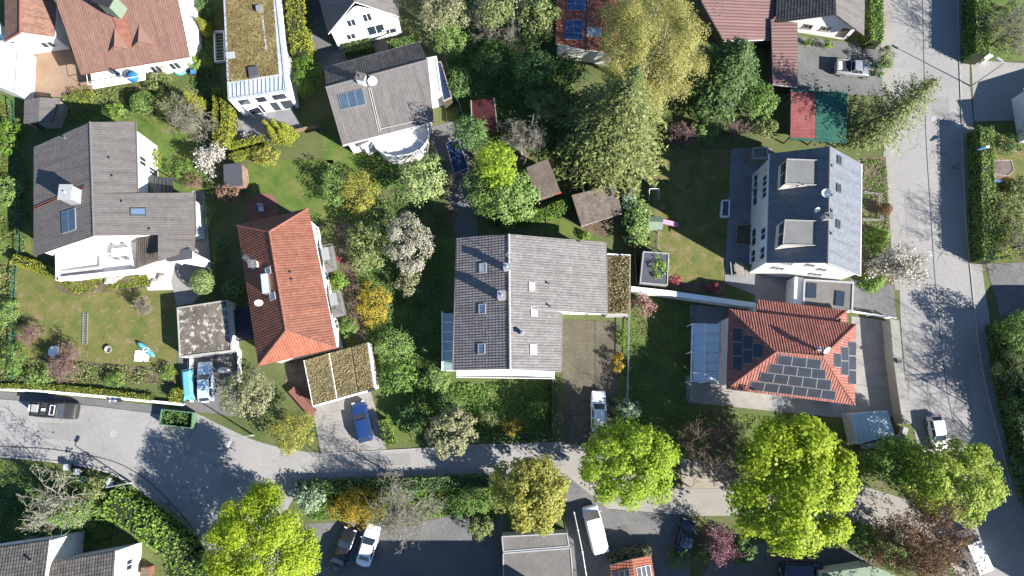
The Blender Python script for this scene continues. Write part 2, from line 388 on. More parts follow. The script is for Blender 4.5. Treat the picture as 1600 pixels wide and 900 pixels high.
# bark and leaves
mat('bark', [(0.05, 0.04, 0.03), (0.1, 0.08, 0.06), (0.15, 0.125, 0.1)], 3, 15, rough=0.95)
mat('bark_pale', [(0.22, 0.2, 0.165), (0.32, 0.295, 0.25), (0.4, 0.37, 0.32)], 3, 15, rough=0.95)
mat('bark_brown', [(0.1, 0.065, 0.045), (0.17, 0.115, 0.08), (0.22, 0.155, 0.115)], 3, 15, rough=0.95)
mat('bark_grey', [(0.14, 0.125, 0.1), (0.21, 0.19, 0.155), (0.28, 0.26, 0.22)], 3, 15, rough=0.95)
mat('bark_pink', [(0.12, 0.075, 0.07), (0.19, 0.12, 0.115), (0.25, 0.17, 0.16)], 3, 15, rough=0.95)
mat('hedge_core', [(0.012, 0.018, 0.006), (0.025, 0.035, 0.012)], 3, 9)
leafmat('lime', [(0.194, 0.279, 0.018), (0.302, 0.399, 0.023), (0.422, 0.484, 0.040)], 0.5)
leafmat('lime2', [(0.165, 0.274, 0.023), (0.262, 0.382, 0.028), (0.382, 0.462, 0.046)], 0.5)
leafmat('lime_olive', [(0.156, 0.228, 0.026), (0.246, 0.324, 0.036), (0.360, 0.414, 0.066)], .45)
leafmat('lime_deep', [(0.065, 0.14, 0.018), (0.11, 0.20, 0.026), (0.175, 0.26, 0.036)], 0.35)
leafmat('maple_gold', [(0.19, 0.205, 0.036), (0.30, 0.30, 0.056), (0.41, 0.38, 0.095)], 0.45)
leafmat('olive', [(0.098, 0.136, 0.039), (0.161, 0.201, 0.063), (0.241, 0.270, 0.109)], 0.3)
leafmat('olive_pale', [(0.14, 0.148, 0.07), (0.215, 0.22, 0.11), (0.31, 0.31, 0.18)], 0.3)
leafmat('willow', [(0.237, 0.231, 0.066), (0.331, 0.319, 0.101), (0.438, 0.413, 0.149)], 0.45)
leafmat('spruce', [(0.058, 0.080, 0.019), (0.105, 0.132, 0.033), (0.184, 0.205, 0.060)], 0.12)
leafmat('fir_dark', [(0.022, 0.05, 0.012), (0.045, 0.088, 0.02), (0.10, 0.15, 0.04)], 0.12)
leafmat('green', [(0.065, 0.137, 0.026), (0.114, 0.202, 0.039), (0.182, 0.267, 0.065)], 0.3)
leafmat('green_dark', [(0.041, 0.090, 0.026), (0.075, 0.145, 0.038), (0.131, 0.210, 0.061)], 0.25)
leafmat('laurel', [(0.081, 0.161, 0.023), (0.144, 0.241, 0.034), (0.230, 0.333, 0.057)], 0.3)
leafmat('thuja', [(0.134, 0.159, 0.017), (0.201, 0.220, 0.022), (0.275, 0.281, 0.032)], 0.2)
leafmat('thuja_green', [(0.069, 0.132, 0.021), (0.115, 0.190, 0.028), (0.178, 0.253, 0.044)], 0.2)
leafmat('hedge_low', [(0.110, 0.146, 0.020), (0.171, 0.207, 0.027), (0.232, 0.256, 0.043)], 0.25)
leafmat('yellow_bloom', [(0.16, 0.14, 0.02), (0.32, 0.24, 0.024), (0.46, 0.36, 0.05)], 0.3)
leafmat('orange_bloom', [(0.16, 0.12, 0.014), (0.30, 0.20, 0.016), (0.42, 0.30, 0.035)], 0.3)
leafmat('white_bloom', [(0.360, 0.340, 0.280), (0.520, 0.490, 0.430), (0.640, 0.610, 0.560)], 0.3)
leafmat('cream_bloom', [(0.200, 0.200, 0.130), (0.300, 0.290, 0.210), (0.420, 0.400, 0.320)], 0.3)
leafmat('pink_bloom', [(0.300, 0.160, 0.130), (0.420, 0.250, 0.200), (0.500, 0.340, 0.280)], 0.3)
leafmat('crimson', [(0.200, 0.025, 0.045), (0.340, 0.050, 0.080), (0.420, 0.100, 0.130)], 0.3)
leafmat('mauve', [(0.140, 0.060, 0.085), (0.250, 0.110, 0.150), (0.340, 0.170, 0.210)], 0.3)
leafmat('moss_leaf', [(0.10, 0.08, 0.03), (0.15, 0.125, 0.05), (0.2, 0.175, 0.08)], 0.2)
leafmat('straw', [(0.17, 0.14, 0.065), (0.25, 0.205, 0.105), (0.34, 0.29, 0.17)], 0.3)
leafmat('russet', [(0.110, 0.060, 0.030), (0.180, 0.100, 0.050), (0.250, 0.155, 0.085)], 0.3)
leafmat('copper', [(0.140, 0.080, 0.050), (0.220, 0.135, 0.090), (0.290, 0.190, 0.140)], 0.3)
leafmat('bluegreen', [(0.122, 0.183, 0.104), (0.189, 0.256, 0.152), (0.268, 0.342, 0.220)], 0.2)
leafmat('topiary', [(0.081, 0.150, 0.033), (0.138, 0.219, 0.053), (0.206, 0.288, 0.081)], 0.2)
leafmat('topiary_light', [(0.146, 0.201, 0.061), (0.226, 0.287, 0.104), (0.305, 0.366, 0.146)], 0.2)
leafmat('grass_tuft', [(0.078, 0.117, 0.026), (0.130, 0.163, 0.039), (0.208, 0.202, 0.078)], 0.3)

# ------------------------------------------------------------------ builders: ground sheets
def sheet(name, pts, layer, mt, kind='structure', parent=None):
    ps = [P(x, y, 0) for x, y in pts]
    me = bpy.data.meshes.new(name)
    z = 0.005 * layer
    me.from_pydata([(p.x, p.y, z) for p in ps], [], [tuple(range(len(ps)))])
    bm = bmesh.new(); bm.from_mesh(me)
    bmesh.ops.triangulate(bm, faces=bm.faces)
    for f in bm.faces:
        if f.normal.z < 0: f.normal_flip()
    bm.to_mesh(me); bm.free()
    o = link(name, me, M[mt], parent)
    if parent is None: tag(o, kind=kind)
    return o

def offset_path(pts, d):
    out = []
    n = len(pts)
    for i, p in enumerate(pts):
        a = pts[max(0, i - 1)]; b = pts[min(n - 1, i + 1)]
        t = Vector((b.x - a.x, b.y - a.y, 0)).normalized()
        out.append(p + Vector((-t.y, t.x, 0)) * d)
    return out

def strip(pts, w, z0, z1, mb=None):
    """a wall, kerb or painted line that follows a path"""
    mb = mb or MB()
    l, r = offset_path(pts, w / 2), offset_path(pts, -w / 2)
    n = len(pts)
    for i in range(n - 1):
        q = [r[i], r[i + 1], l[i + 1], l[i]]
        vs = [(p.x, p.y, z0) for p in q] + [(p.x, p.y, z1) for p in q]
        fs = [(4, 5, 6, 7), (0, 1, 5, 4), (2, 3, 7, 6)]
        if i == 0: fs.append((3, 0, 4, 7))
        if i == n - 2: fs.append((1, 2, 6, 5))
        mb.add(vs, fs)
    return mb

def smooth_path(pts, k=5):
    """Catmull-Rom through plan points"""
    out = []
    n = len(pts)
    for i in range(n - 1):
        p0, p1, p2, p3 = [np.array(pts[min(max(j, 0), n - 1)], float) for j in (i - 1, i, i + 1, i + 2)]
        for t in np.linspace(0, 1, k, endpoint=False):
            out.append(tuple(0.5 * ((2 * p1) + (p2 - p0) * t + (2 * p0 - 5 * p1 + 4 * p2 - p3) * t * t + (3 * p1 - p0 - 3 * p2 + p3) * t ** 3)))
    out.append(tuple(pts[-1]))
    return out

def kerb(pts, w=0.16, h=0.12, name='kerb'):
    o = strip([P(x, y) for x, y in pts], w, -0.05, h).build(name, M['kerb'])
    return tag(o, kind='structure')

def seam(pts, w=0.05, layer=8, mt='tar', name='road_joint'):
    o = strip([P(x, y) for x, y in pts], w, 0.0, 0.005 * layer).build(name, M[mt])
    return tag(o, kind='structure')

# ------------------------------------------------------------------ builders: roofs and houses
def face3d(spec):
    pts = [P(*q) for q in spec if len(q) == 3][:3]
    n = (pts[1] - pts[0]).cross(pts[2] - pts[0]).normalized()
    if n.z < 0: n = -n
    out = []
    for q in spec:
        if len(q) == 3 and any((P(*q) - p).length < 1e-6 for p in pts): out.append(P(*q))
        else: out.append(onplane(q[0], q[1], pts[0], n))
    a = sum(out[i].x * out[(i + 1) % len(out)].y - out[(i + 1) % len(out)].x * out[i].y for i in range(len(out)))
    if a < 0: out.reverse()
    return out, n

def tile_mesh(name, pts, n, tu=0.30, tv=0.36, amp=0.030, step=0.03, lift=0.05, direction=None):
    """real tile relief: corrugated columns down the slope, a step at each course, cut to the face's outline"""
    down = Vector((0, 0, -1)); down = down - n * down.dot(n)
    if direction is not None: down = direction
    elif down.length < 0.02: down = Vector((0, -1, 0))
    down = (down - n * down.dot(n)).normalized()
    up = -down
    u = up.cross(n).normalized()
    o = pts[0]
    A = [(p - o).dot(u) for p in pts]; B = [(p - o).dot(up) for p in pts]
    ca = np.arange(math.floor(min(A) / tu) - 1, math.ceil(max(A) / tu) + 1)
    prof = [(0.0, 0.0), (0.3, 0.75), (0.5, 1.0), (0.75, 0.6)]
    av, ah = [], []
    for c in ca:
        for q, hgt in prof:
            av.append((c + q) * tu); ah.append(hgt * amp)
    bv, bh = [], []
    for k in range(math.floor(min(B) / tv) - 1, math.ceil(max(B) / tv) + 1):
        bv += [k * tv, (k + 1) * tv - 0.004]; bh += [step, 0.0]
    av, ah, bv, bh = map(np.array, (av, ah, bv, bh))
    na, nb = len(av), len(bv)
    hz = ah[None, :] + bh[:, None] + lift
    o_, u_, up_, n_ = (np.array(v) for v in (o, u, up, n))
    V = o_ + av[None, :, None] * u_ + bv[:, None, None] * up_ + hz[:, :, None] * n_
    idx = np.arange(na * nb).reshape(nb, na)
    Fq = np.stack([idx[:-1, :-1], idx[:-1, 1:], idx[1:, 1:], idx[1:, :-1]], -1).reshape(-1, 4)
    me = bpy.data.meshes.new(name)
    me.from_pydata(V.reshape(-1, 3).tolist(), [], Fq.tolist())
    bm = bmesh.new(); bm.from_mesh(me)
    k = len(pts)
    for i in range(k):
        a, b = pts[i], pts[(i + 1) % k]
        no = (b - a).cross(n)
        if no.length < 1e-6: continue
        bmesh.ops.bisect_plane(bm, geom=bm.verts[:] + bm.edges[:] + bm.faces[:], plane_co=a, plane_no=no.normalized(), clear_outer=True)
    uvl = bm.loops.layers.uv.new('UVMap')
    for f in bm.faces:
        c = f.calc_center_median() - o
        for l in f.loops:
            d = (l.vert.co - o)
            bb = d.dot(up) / tv
            cb = c.dot(up) / tv
            bb = min(max(bb, math.floor(cb) + 0.02), math.floor(cb) + 0.98)
            aa = d.dot(u) / tu
            fa = math.floor(c.dot(u) / tu)
            l[uvl].uv = (min(max(aa, fa + 0.02), fa + 0.98), bb)
    bm.to_mesh(me); bm.free()
    return me

def shift(me, o0):
    me.transform(__import__('mathutils').Matrix.Translation(-o0))
    return me

class House:
    """roof faces given by surveyed corners and heights; walls grow up to the underside of the roof"""
    def __init__(s, name, label, faces, wall=None, overhang=0.45, wallmat='white_wall', tile='tile_red', tiles=(0.30, 0.36), amp=0.03, step=0.03,
                 soffit='white', ridges=(), ridgemat=None, cat='house', eaves=(), gmat='gutter', base=0.0, th=0.16, direction=None, tilemats=None, guttr=0.07):
        s.faces = [face3d(f) for f in faces]
        if wall is not None:
            q = [P(*w) for w in wall]
            c = sum(q, Vector()) / len(q)
        else:
            c = sum((p for f, n in s.faces for p in f), Vector()) / sum(len(f) for f, n in s.faces)
        s.root = thing(name, label, cat, (c.x, c.y, 0))
        s.edges = []
        rf = MB()
        for f, n in s.faces: rf.slab(f, th)
        s.roof = rf.build('roof', M[soffit], s.root)
        for i, (f, n) in enumerate(s.faces):
            tm = (tilemats or {}).get(i, tile)
            if tm is None: continue
            me = shift(tile_mesh('roof_tiles', f, n, tiles[0], tiles[1], amp, step, 0.012, direction), ORG[s.root.name])
            o = link('roof_tiles', me, M[tm], s.roof)
            o['kind'] = 'stuff'
        for a, b in ridges:
            pa, pb = s.pt(a), s.pt(b)
            m = MB(); L = (pb - pa).length; k = max(1, int(L / 0.42))
            for j in range(k):
                m.tube(pa.lerp(pb, j / k) + Vector((0, 0, 0.05)), pa.lerp(pb, (j + 1.12) / k) + Vector((0, 0, 0.035)), 0.135, 0.11, 8)
            o = m.build('ridge_cap', M[ridgemat or 'gutter'], s.roof)
        for a, b in eaves:
            pa, pb = s.pt(a), s.pt(b)
            d = (pb - pa).normalized()
            MB().tube(pa + Vector((0, 0, -0.1)), pb + Vector((0, 0, -0.1)), guttr, None, 8).build('gutter', M[gmat], s.roof)
        if wall is not None:
            s.walls(q, overhang, wallmat, base)
    def pt(s, q):
        return P(*q)
    def roofz(s, x, y):
        best, bd = None, 1e9
        zs = []
        for f, n in s.faces:
            z = f[0].z - ((x - f[0].x) * n.x + (y - f[0].y) * n.y) / n.z
            d = 0.0
            k = len(f)
            for i in range(k):
                a, b = f[i], f[(i + 1) % k]
                e = Vector((b.y - a.y, a.x - b.x, 0)).normalized()
                d = max(d, (x - a.x) * e.x + (y - a.y) * e.y)
            if d < bd - 1e-4: bd, best = d, z
        return best
    def walls(s, q, d, wm, base):
        a = sum(q[i].x * q[(i + 1) % len(q)].y - q[(i + 1) % len(q)].x * q[i].y for i in range(len(q)))
        if a < 0: q = q[::-1]
        n = len(q); ins = []
        for i in range(n):
            p0, p1, p2 = q[i - 1], q[i], q[(i + 1) % n]
            e0 = Vector((p1.x - p0.x, p1.y - p0.y)).normalized(); e1 = Vector((p2.x - p1.x, p2.y - p1.y)).normalized()
            n0, n1 = Vector((-e0.y, e0.x)), Vector((-e1.y, e1.x))
            bis = (n0 + n1); bis = bis / max(0.3, bis.dot(n0))
            ins.append(Vector((p1.x, p1.y)) + bis * d)
        m = MB()
        for i in range(n):
            p, r = ins[i], ins[(i + 1) % n]
            s.edges.append((p, r))
            K = 24
            vs, fs = [], []
            for j in range(K + 1):
                w = p.lerp(r, j / K)
                z = s.roofz(w.x, w.y) - 0.12
                vs += [(w.x, w.y, base), (w.x, w.y, z)]
            for j in range(K): fs.append((2 * j, 2 * j + 2, 2 * j + 3, 2 * j + 1))
            m.add(vs, fs)
        o = m.build('wall', M[wm], s.root)
        return o
    def _snap(s, x, y, z):
        w = P(x, y, z); w2 = Vector((w.x, w.y)); best = None
        for a, b in s.edges:
            e = b - a; L = e.length; e = e / L
            t = min(max((w2 - a).dot(e), 0.4), L - 0.4)
            p = a + e * t; dd = (p - w2).length
            if best is None or dd < best[0]: best = (dd, p, e)
        p, e = best[1], best[2]
        return Vector((p.x, p.y, z)), Vector((e.x, e.y, 0)), Vector((e.y, -e.x, 0))
    def window(s, x, y, z, w=1.2, h=1.3, fm='white', pm='pane', door=False, mull=1):
        o, u, n = s._snap(x, y, z)
        v = Vector((0, 0, 1)); m = MB(); t = 0.08
        a, b = w / 2, h / 2
        for q in ((-a, a, b - t, b), (-a, a, -b, -b + t), (-a, -a + t, -b + t, b - t), (a - t, a, -b + t, b - t)):
            m.frame_box(o, u, v, n, q[0], q[1], q[2], q[3], -0.02, 0.07)
        for k in range(mull):
            c = -a + w * (k + 1) / (mull + 1)
            m.frame_box(o, u, v, n, c - 0.035, c + 0.035, -b + t, b - t, -0.02, 0.06)
        if not door: m.frame_box(o, u, v, n, -a - 0.08, a + 0.08, -b - 0.05, -b - 0.002, -0.02, 0.16)
        f = m.build('door' if door else 'window', M[fm], s.root)
        MB().frame_box(o, u, v, n, -a + t, a - t, -b + t, b - t, -0.02, 0.025).build('pane', M[pm], f)
        return f
    def plane(s, x, y):
        """roof face under a plan point"""
        for f, n in s.faces:
            p = onplane(x, y, f[0], n); k = len(f); ok = True
            for i in range(k):
                a, b = f[i], f[(i + 1) % k]
                if (b.x - a.x) * (p.y - a.y) - (b.y - a.y) * (p.x - a.x) < -0.3: ok = False
            if ok: return f, n, p
        f, n = s.faces[0]
        return f, n, onplane(x, y, f[0], n)
    def frame_at(s, x, y):
        f, n, p = s.plane(x, y)
        up = Vector((0, 0, 1)) - n * n.z
        up = up.normalized() if up.length > 0.02 else Vector((0, 1, 0))
        return p, up.cross(n).normalized(), up, n
    def skylight(s, x, y, w=0.9, h=1.2, fm='frame_grey', pm='pane_sky', name='roof_window', lift=0.16):
        o, u, v, n = s.frame_at(x, y)
        m = MB(); a, b, t = w / 2, h / 2, 0.1
        for q in ((-a, a, b - t, b), (-a, a, -b, -b + t), (-a, -a + t, -b + t, b - t), (a - t, a, -b + t, b - t)):
            m.frame_box(o, u, v, n, q[0], q[1], q[2], q[3], 0.0, lift)
        f = m.build(name, M[fm], s.roof)
        MB().frame_box(o, u, v, n, -a + t, a - t, -b + t, b - t, 0.02, lift - 0.03).build('pane', M[pm], s.roof)
        return f
    def panel_quad(s, quad, fm='steel', pm='panel_pv', lift=0.14, cells=(0, 0), name='solar_panel'):
        """a panel given by its four surveyed corners on the roof"""
        f, n, _ = s.plane(sum(q[0] for q in quad) / 4, sum(q[1] for q in quad) / 4)
        pts = [onplane(q[0], q[1], f[0], n) for q in quad]
        c = sum(pts, Vector()) / 4
        lo = MB()
        ins = [c + (p - c) * 0.985 for p in pts]; inn = [c + (p - c) * 0.95 for p in pts]
        def pr(mb, ps, a, b):
            vs = [p + n * a for p in ps] + [p + n * b for p in ps]
            mb.add(vs, [(3, 2, 1, 0), (4, 5, 6, 7), (0, 1, 5, 4), (1, 2, 6, 5), (2, 3, 7, 6), (3, 0, 4, 7)])
        pr(lo, ins, 0.02, lift)
        fr = lo.build(name, M[fm], s.roof)
        gm = MB(); pr(gm, inn, 0.03, lift + 0.006)
        g = gm.build('cell_sheet', M[pm], s.roof)
        if cells[0]:
            ln = MB()
            for ax in (0, 1):
                for k in range(1, cells[ax]):
                    t = k / cells[ax]
                    if ax == 0: a0, a1 = inn[0].lerp(inn[1], t), inn[3].lerp(inn[2], t)
                    else: a0, a1 = inn[0].lerp(inn[3], t), inn[1].lerp(inn[2], t)
                    d = (a1 - a0).normalized(); sdv = d.cross(n) * 0.02
                    ln.add([a0 - sdv + n * (lift + 0.010), a1 - sdv + n * (lift + 0.010), a1 + sdv + n * (lift + 0.010), a0 + sdv + n * (lift + 0.010)], [(0, 1, 2, 3)])
            ln.build('divider', M[fm], s.roof)
        return fr
    def chimney(s, x, y, w=0.8, d=0.6, h=1.1, mt='white_wall', rz=0.0, cap='gutter', name='chimney'):
        _, _, p = s.plane(x, y)
        o = MB().box((p.x, p.y, p.z + h / 2 - 0.25), (w, d, h + 0.5), rz).build(name, M[mt], s.roof, bevel=0.02)
        m = MB().box((p.x, p.y, p.z + h + 0.05), (w + 0.16, d + 0.16, 0.1), rz)
        m.tube((p.x, p.y, p.z + h + 0.1), (p.x, p.y, p.z + h + 0.32), 0.14, 0.11, 10)
        m.build('chimney_cap', M[cap], s.roof, bevel=0.01)
        return p
    def vent(s, x, y, h=0.6, r=0.09, mt='gutter'):
        _, _, p = s.plane(x, y)
        m = MB().tube(p - Vector((0, 0, 0.1)), p + Vector((0, 0, h)), r, None, 10)
        m.tube(p + Vector((0, 0, h)), p + Vector((0, 0, h + 0.1)), r * 1.6, r * 1.2, 10)
        return m.build('vent_pipe', M[mt], s.roof)
    def dish(s, x, y, az=-1.1, r=0.42, h=0.7):
        _, _, p = s.plane(x, y)
        m = MB().tube(p - Vector((0, 0, 0.1)), p + Vector((0, 0, h)), 0.03, None, 8)
        m.build('dish_mast', M['steel'], s.roof)
        d = Vector((math.cos(az), math.sin(az), 0.75)).normalized(); a = d.orthogonal().normalized(); b = d.cross(a)
        c = p + Vector((0, 0, h)); vs = []; fs = []
        k = 14
        for j, (q, e) in enumerate(((0.05, 0), (0.4, 0.02), (0.75, 0.07), (1.0, 0.13))):
            for i in range(k):
                t = 2 * math.pi * i / k
                vs.append(c + a * (q * r * math.cos(t)) + b * (q * r * math.sin(t)) + d * e)
        for j in range(3):
            for i in range(k): fs.append((j * k + i, j * k + (i + 1) % k, (j + 1) * k + (i + 1) % k, (j + 1) * k + i))
        o = MB().add(vs, fs).tube(c - b * r * 0.8, c + d * 0.45, 0.015, None, 6).build('satellite_dish', M['white_plastic'], s.roof, smooth=True)
        return o
    def aerial(s, x, y, h=1.8):
        _, _, p = s.plane(x, y)
        m = MB().tube(p, p + Vector((0, 0, h)), 0.025, None, 6)
        for k, zz in enumerate((h, h - 0.35)):
            c = p + Vector((0, 0, zz))
            dr = Vector((0.8, -0.6, 0))
            m.tube(c - dr * 0.7, c + dr * 0.7, 0.015, None, 5)
            for j in range(6):
                e = c + dr * (-0.6 + 0.24 * j); pr = Vector((0.6, 0.8, 0))
                m.tube(e - pr * 0.3, e + pr * 0.3, 0.012, None, 5)
        return m.build('aerial', M['steel'], s.roof)
    def part_slab(s, name, pts, th, mt, bevel=0.0):
        return MB().slab([P(*q) for q in pts], th).build(name, M[mt], s.root, bevel=bevel)
    def railing(s, pts, h=1.0, mt='white', closed=False, panel=None):
        q = [P(*p) for p in pts]
        m = MB(); n = len(q)
        for i in range(n if closed else n - 1):
            a, b = q[i], q[(i + 1) % n]
            L = (b - a).length
            m.tube(a + Vector((0, 0, h)), b + Vector((0, 0, h)), 0.035, None, 6)
            k = max(1, int(L / 1.2))
            for j in range(k + 1):
                c = a.lerp(b, j / k); m.tube(c, c + Vector((0, 0, h)), 0.025, None, 6)
            if panel:
                d = (b - a).normalized(); pn = Vector((-d.y, d.x, 0))
                MB().frame_box(a, d, Vector((0, 0, 1)), pn, 0.05, L - 0.05, 0.1, h - 0.06, -0.02, 0.02).build('balustrade_panel', M[panel], s.root)
        return m.build('railing', M[mt], s.root)

def dormer_box(H, quad, h_top, mt_top, mt_side, fm='white', name='dormer'):
    """flat-topped dormer from the four surveyed corners of its top"""
    pts = [P(q[0], q[1], h_top) for q in quad]
    zb = min(H.roofz(p.x, p.y) for p in pts) - 0.3
    a = sum(pts[i].x * pts[(i + 1) % 4].y - pts[(i + 1) % 4].x * pts[i].y for i in range(4))
    if a < 0: pts.reverse()
    d = MB().prism(pts, zb, h_top - 0.12).build(name, M[mt_side], H.roof)
    c = sum(pts, Vector()) / 4
    MB().prism([c + (p - c) * 1.04 for p in pts], h_top - 0.118, h_top).build('dormer_roof', M[mt_top], H.roof, bevel=0.02)
    return pts, zb

def flat_building(name, label, cat, corners, h, top, wall='white_wall', rim='white', rim_h=0.14, rim_w=0.18, inset=0.0):
    """a flat-roofed garage, shed or annexe: wall, roof sheet and raised rim"""
    pts = [P(x, y, h) for x, y in corners]
    a = sum(pts[i].x * pts[(i + 1) % len(pts)].y - pts[(i + 1) % len(pts)].x * pts[i].y for i in range(len(pts)))
    if a < 0: pts.reverse()
    c = sum(pts, Vector()) / len(pts)
    r = thing(name, label, cat, (c.x, c.y, 0))
    wl = [c + (p - c) * (1 - inset) for p in pts]
    MB().prism(wl, 0.0, h - 0.18).build('wall', M[wall], r)
    MB().prism(pts, h - 0.178, h - 0.02).build('roof', M[top], r)
    if rim:
        m = MB(); n = len(pts)
        for i in range(n):
            p, q = pts[i], pts[(i + 1) % n]
            d = (q - p); L = d.length; d = d / L; nn = Vector((-d.y, d.x, 0))
            m.frame_box(Vector((p.x, p.y, h)), d, nn, Vector((0, 0, 1)), rim_w * (1 if i % 2 else -0.05), L - rim_w * (1 if i % 2 else -0.05), -0.03, rim_w, -0.22, rim_h)
        m.build('roof_edge', M[rim], r)
    return r, pts, c

def facade_part(root, a, b, z0, z1, t0, t1, mt, name, out=0.04):
    """a door or panel on the wall between plan corners a and b"""
    u = (b - a); L = u.length; u = u / L; n = Vector((u.y, -u.x, 0))
    return MB().frame_box(Vector((a.x, a.y, 0)), u, Vector((0, 0, 1)), n, L * t0, L * t1, z0, z1, -0.05, out).build(name, M[mt], root)

# ------------------------------------------------------------------ builders: plants
def quads(name, C, N, Sz, mt, parent, asp=0.62, T=None):
    n = len(C)
    N = N / (np.linalg.norm(N, axis=1, keepdims=True) + 1e-9)
    if T is None: T = R.normal(size=(n, 3))
    T = T - N * (T * N).sum(1, keepdims=True)
    T /= (np.linalg.norm(T, axis=1, keepdims=True) + 1e-9)
    B = np.cross(N, T)
    s = Sz[:, None]
    o = np.array(ORG[parent.name]) if parent is not None else np.zeros(3)
    V = np.stack([C + T * s, C + B * s * asp + N * s * 0.12, C - T * s * 0.8, C - B * s * asp + N * s * 0.12], 1).reshape(-1, 3) - o
    me = bpy.data.meshes.new(name)
    me.vertices.add(4 * n); me.vertices.foreach_set('co', V.astype(np.float32).ravel())
    me.loops.add(4 * n); me.loops.foreach_set('vertex_index', np.arange(4 * n, dtype=np.int32))
    me.polygons.add(n); me.polygons.foreach_set('loop_start', np.arange(0, 4 * n, 4, dtype=np.int32))
    me.update(calc_edges=True)
    return link(name, me, M[mt], parent)

def unit(n, zmin=-1.0):
    v = R.normal(size=(n, 3)); v /= np.linalg.norm(v, axis=1, keepdims=True)
    b = v[:, 2] < zmin
    v[b, 2] *= -1
    return v

def crown_points(c, rad, n, lobes=13, sub=9, leaf=0.2, zmin=-0.35, tight=0.62, lump=0.42, skip=0.0):
    rad = np.array(rad, float); c = np.array(c, float)
    d = unit(lobes, zmin); d[0] = (0, 0, 1)
    for _ in range(12):                                        # spread the lobes
        df = d[:, None] - d[None]; ds = np.linalg.norm(df, axis=2) + 1e-6
        d += 0.08 * (df / ds[..., None] ** 3).sum(1); d /= np.linalg.norm(d, axis=1, keepdims=True)
    low = d[:, 2] < zmin; d[low, 2] *= -0.6
    f = R.uniform(0.78, 1.12, (lobes, 1))
    LC = d * rad * tight * f
    mr = rad.mean() if rad[2] > 0.5 * rad[0] else rad[0] * 0.8
    LR = mr * lump * R.uniform(0.75, 1.2, lobes)
    sd_ = unit(lobes * sub); sd_ += np.repeat(d, sub, 0) * 0.7; sd_ /= np.linalg.norm(sd_, axis=1, keepdims=True)
    SC = np.repeat(LC, sub, 0) + sd_ * np.repeat(LR, sub)[:, None] * 0.68 * np.array([1, 1, min(1, rad[2] / rad[0])])
    SR = np.repeat(LR, sub) * 0.46 * R.uniform(0.7, 1.25, lobes * sub)
    if skip: 
        keep = R.random(len(SC)) > skip
        SC, SR = SC[keep], SR[keep]
    w = SR ** 2; k = R.choice(len(SC), n, p=w / w.sum())
    dd = unit(n, -0.6)
    rr = SR[k] * (0.55 + 0.55 * R.random(n) ** 0.7)
    pts = SC[k] + dd * rr[:, None]
    nin = int(n * 0.14)
    pts[:nin] = unit(nin) * rad * (R.random((nin, 1)) ** 0.5) * 0.75
    outd = pts / rad; outd /= (np.linalg.norm(outd, axis=1, keepdims=True) + 1e-6)
    N = dd * 0.7 + outd * 0.5 + np.array([0, 0, 0.65]) + R.normal(size=(n, 3)) * 0.36
    return pts + c, N, LC + c

def tubes_mesh(name, segs, mt, parent, k=4):
    """segs: rows of p0(3) p1(3) r0 r1"""
    A = np.array(segs, float); n = len(A)
    p0, p1 = A[:, 0:3], A[:, 3:6]
    d = p1 - p0; d /= (np.linalg.norm(d, axis=1, keepdims=True) + 1e-9)
    h = np.where(np.abs(d[:, 2:3]) < 0.9, np.array([[0, 0, 1.0]]), np.array([[1.0, 0, 0]]))
    a = np.cross(d, h); a /= (np.linalg.norm(a, axis=1, keepdims=True) + 1e-9); b = np.cross(d, a)
    V = np.zeros((n, 2 * k, 3))
    for i in range(k):
        t = 2 * math.pi * i / k
        off = a * math.cos(t) + b * math.sin(t)
        V[:, i] = p0 + off * A[:, 6:7]; V[:, k + i] = p1 + off * A[:, 7:8]
    fb = np.array([[i, (i + 1) % k, k + (i + 1) % k, k + i] for i in range(k)])
    Fq = (fb[None] + (np.arange(n) * 2 * k)[:, None, None]).reshape(-1)
    o = np.array(ORG[parent.name])
    me = bpy.data.meshes.new(name)
    me.vertices.add(n * 2 * k); me.vertices.foreach_set('co', (V.reshape(-1, 3) - o).astype(np.float32).ravel())
    nf = n * k
    me.loops.add(4 * nf); me.loops.foreach_set('vertex_index', Fq.astype(np.int32))
    me.polygons.add(nf); me.polygons.foreach_set('loop_start', np.arange(0, 4 * nf, 4, dtype=np.int32))
    me.update(calc_edges=True)
    me.polygons.foreach_set('use_smooth', [True] * nf)
    return link(name, me, M[mt], parent)

def trunk_segs(base, top, r, targets=(), wob=0.15):
    segs = []; b = np.array(base, float); t = np.array(top, float)
    k = 6; prev = b - np.array([0, 0, 0.2])
    pr = r * 1.25; nodes = []
    for i in range(1, k + 1):
        f = i / k
        p = b + (t - b) * f + (R.normal(size=3) * wob * (1 if i < k else 0)) * np.array([1, 1, 0.2])
        rr = r * (1 - 0.75 * f)
        segs.append([*prev, *p, pr, rr]); prev, pr = p, rr; nodes.append((p, rr))
    for q in targets:
        p, rr = nodes[min(k - 1, 1 + int(R.integers(0, 4)))]
        q = np.array(q, float); mid = (p + q) / 2 + R.normal(size=3) * 0.2 + np.array([0, 0, 0.15])
        segs.append([*p, *mid, rr * 0.6, rr * 0.38]); segs.append([*mid, *q, rr * 0.38, 0.02])
        for _ in range(3):
            e = q + R.normal(size=3) * 0.18 * np.linalg.norm(q - p)
            segs.append([*((mid + q) / 2), *e, rr * 0.22, 0.012])
    return segs

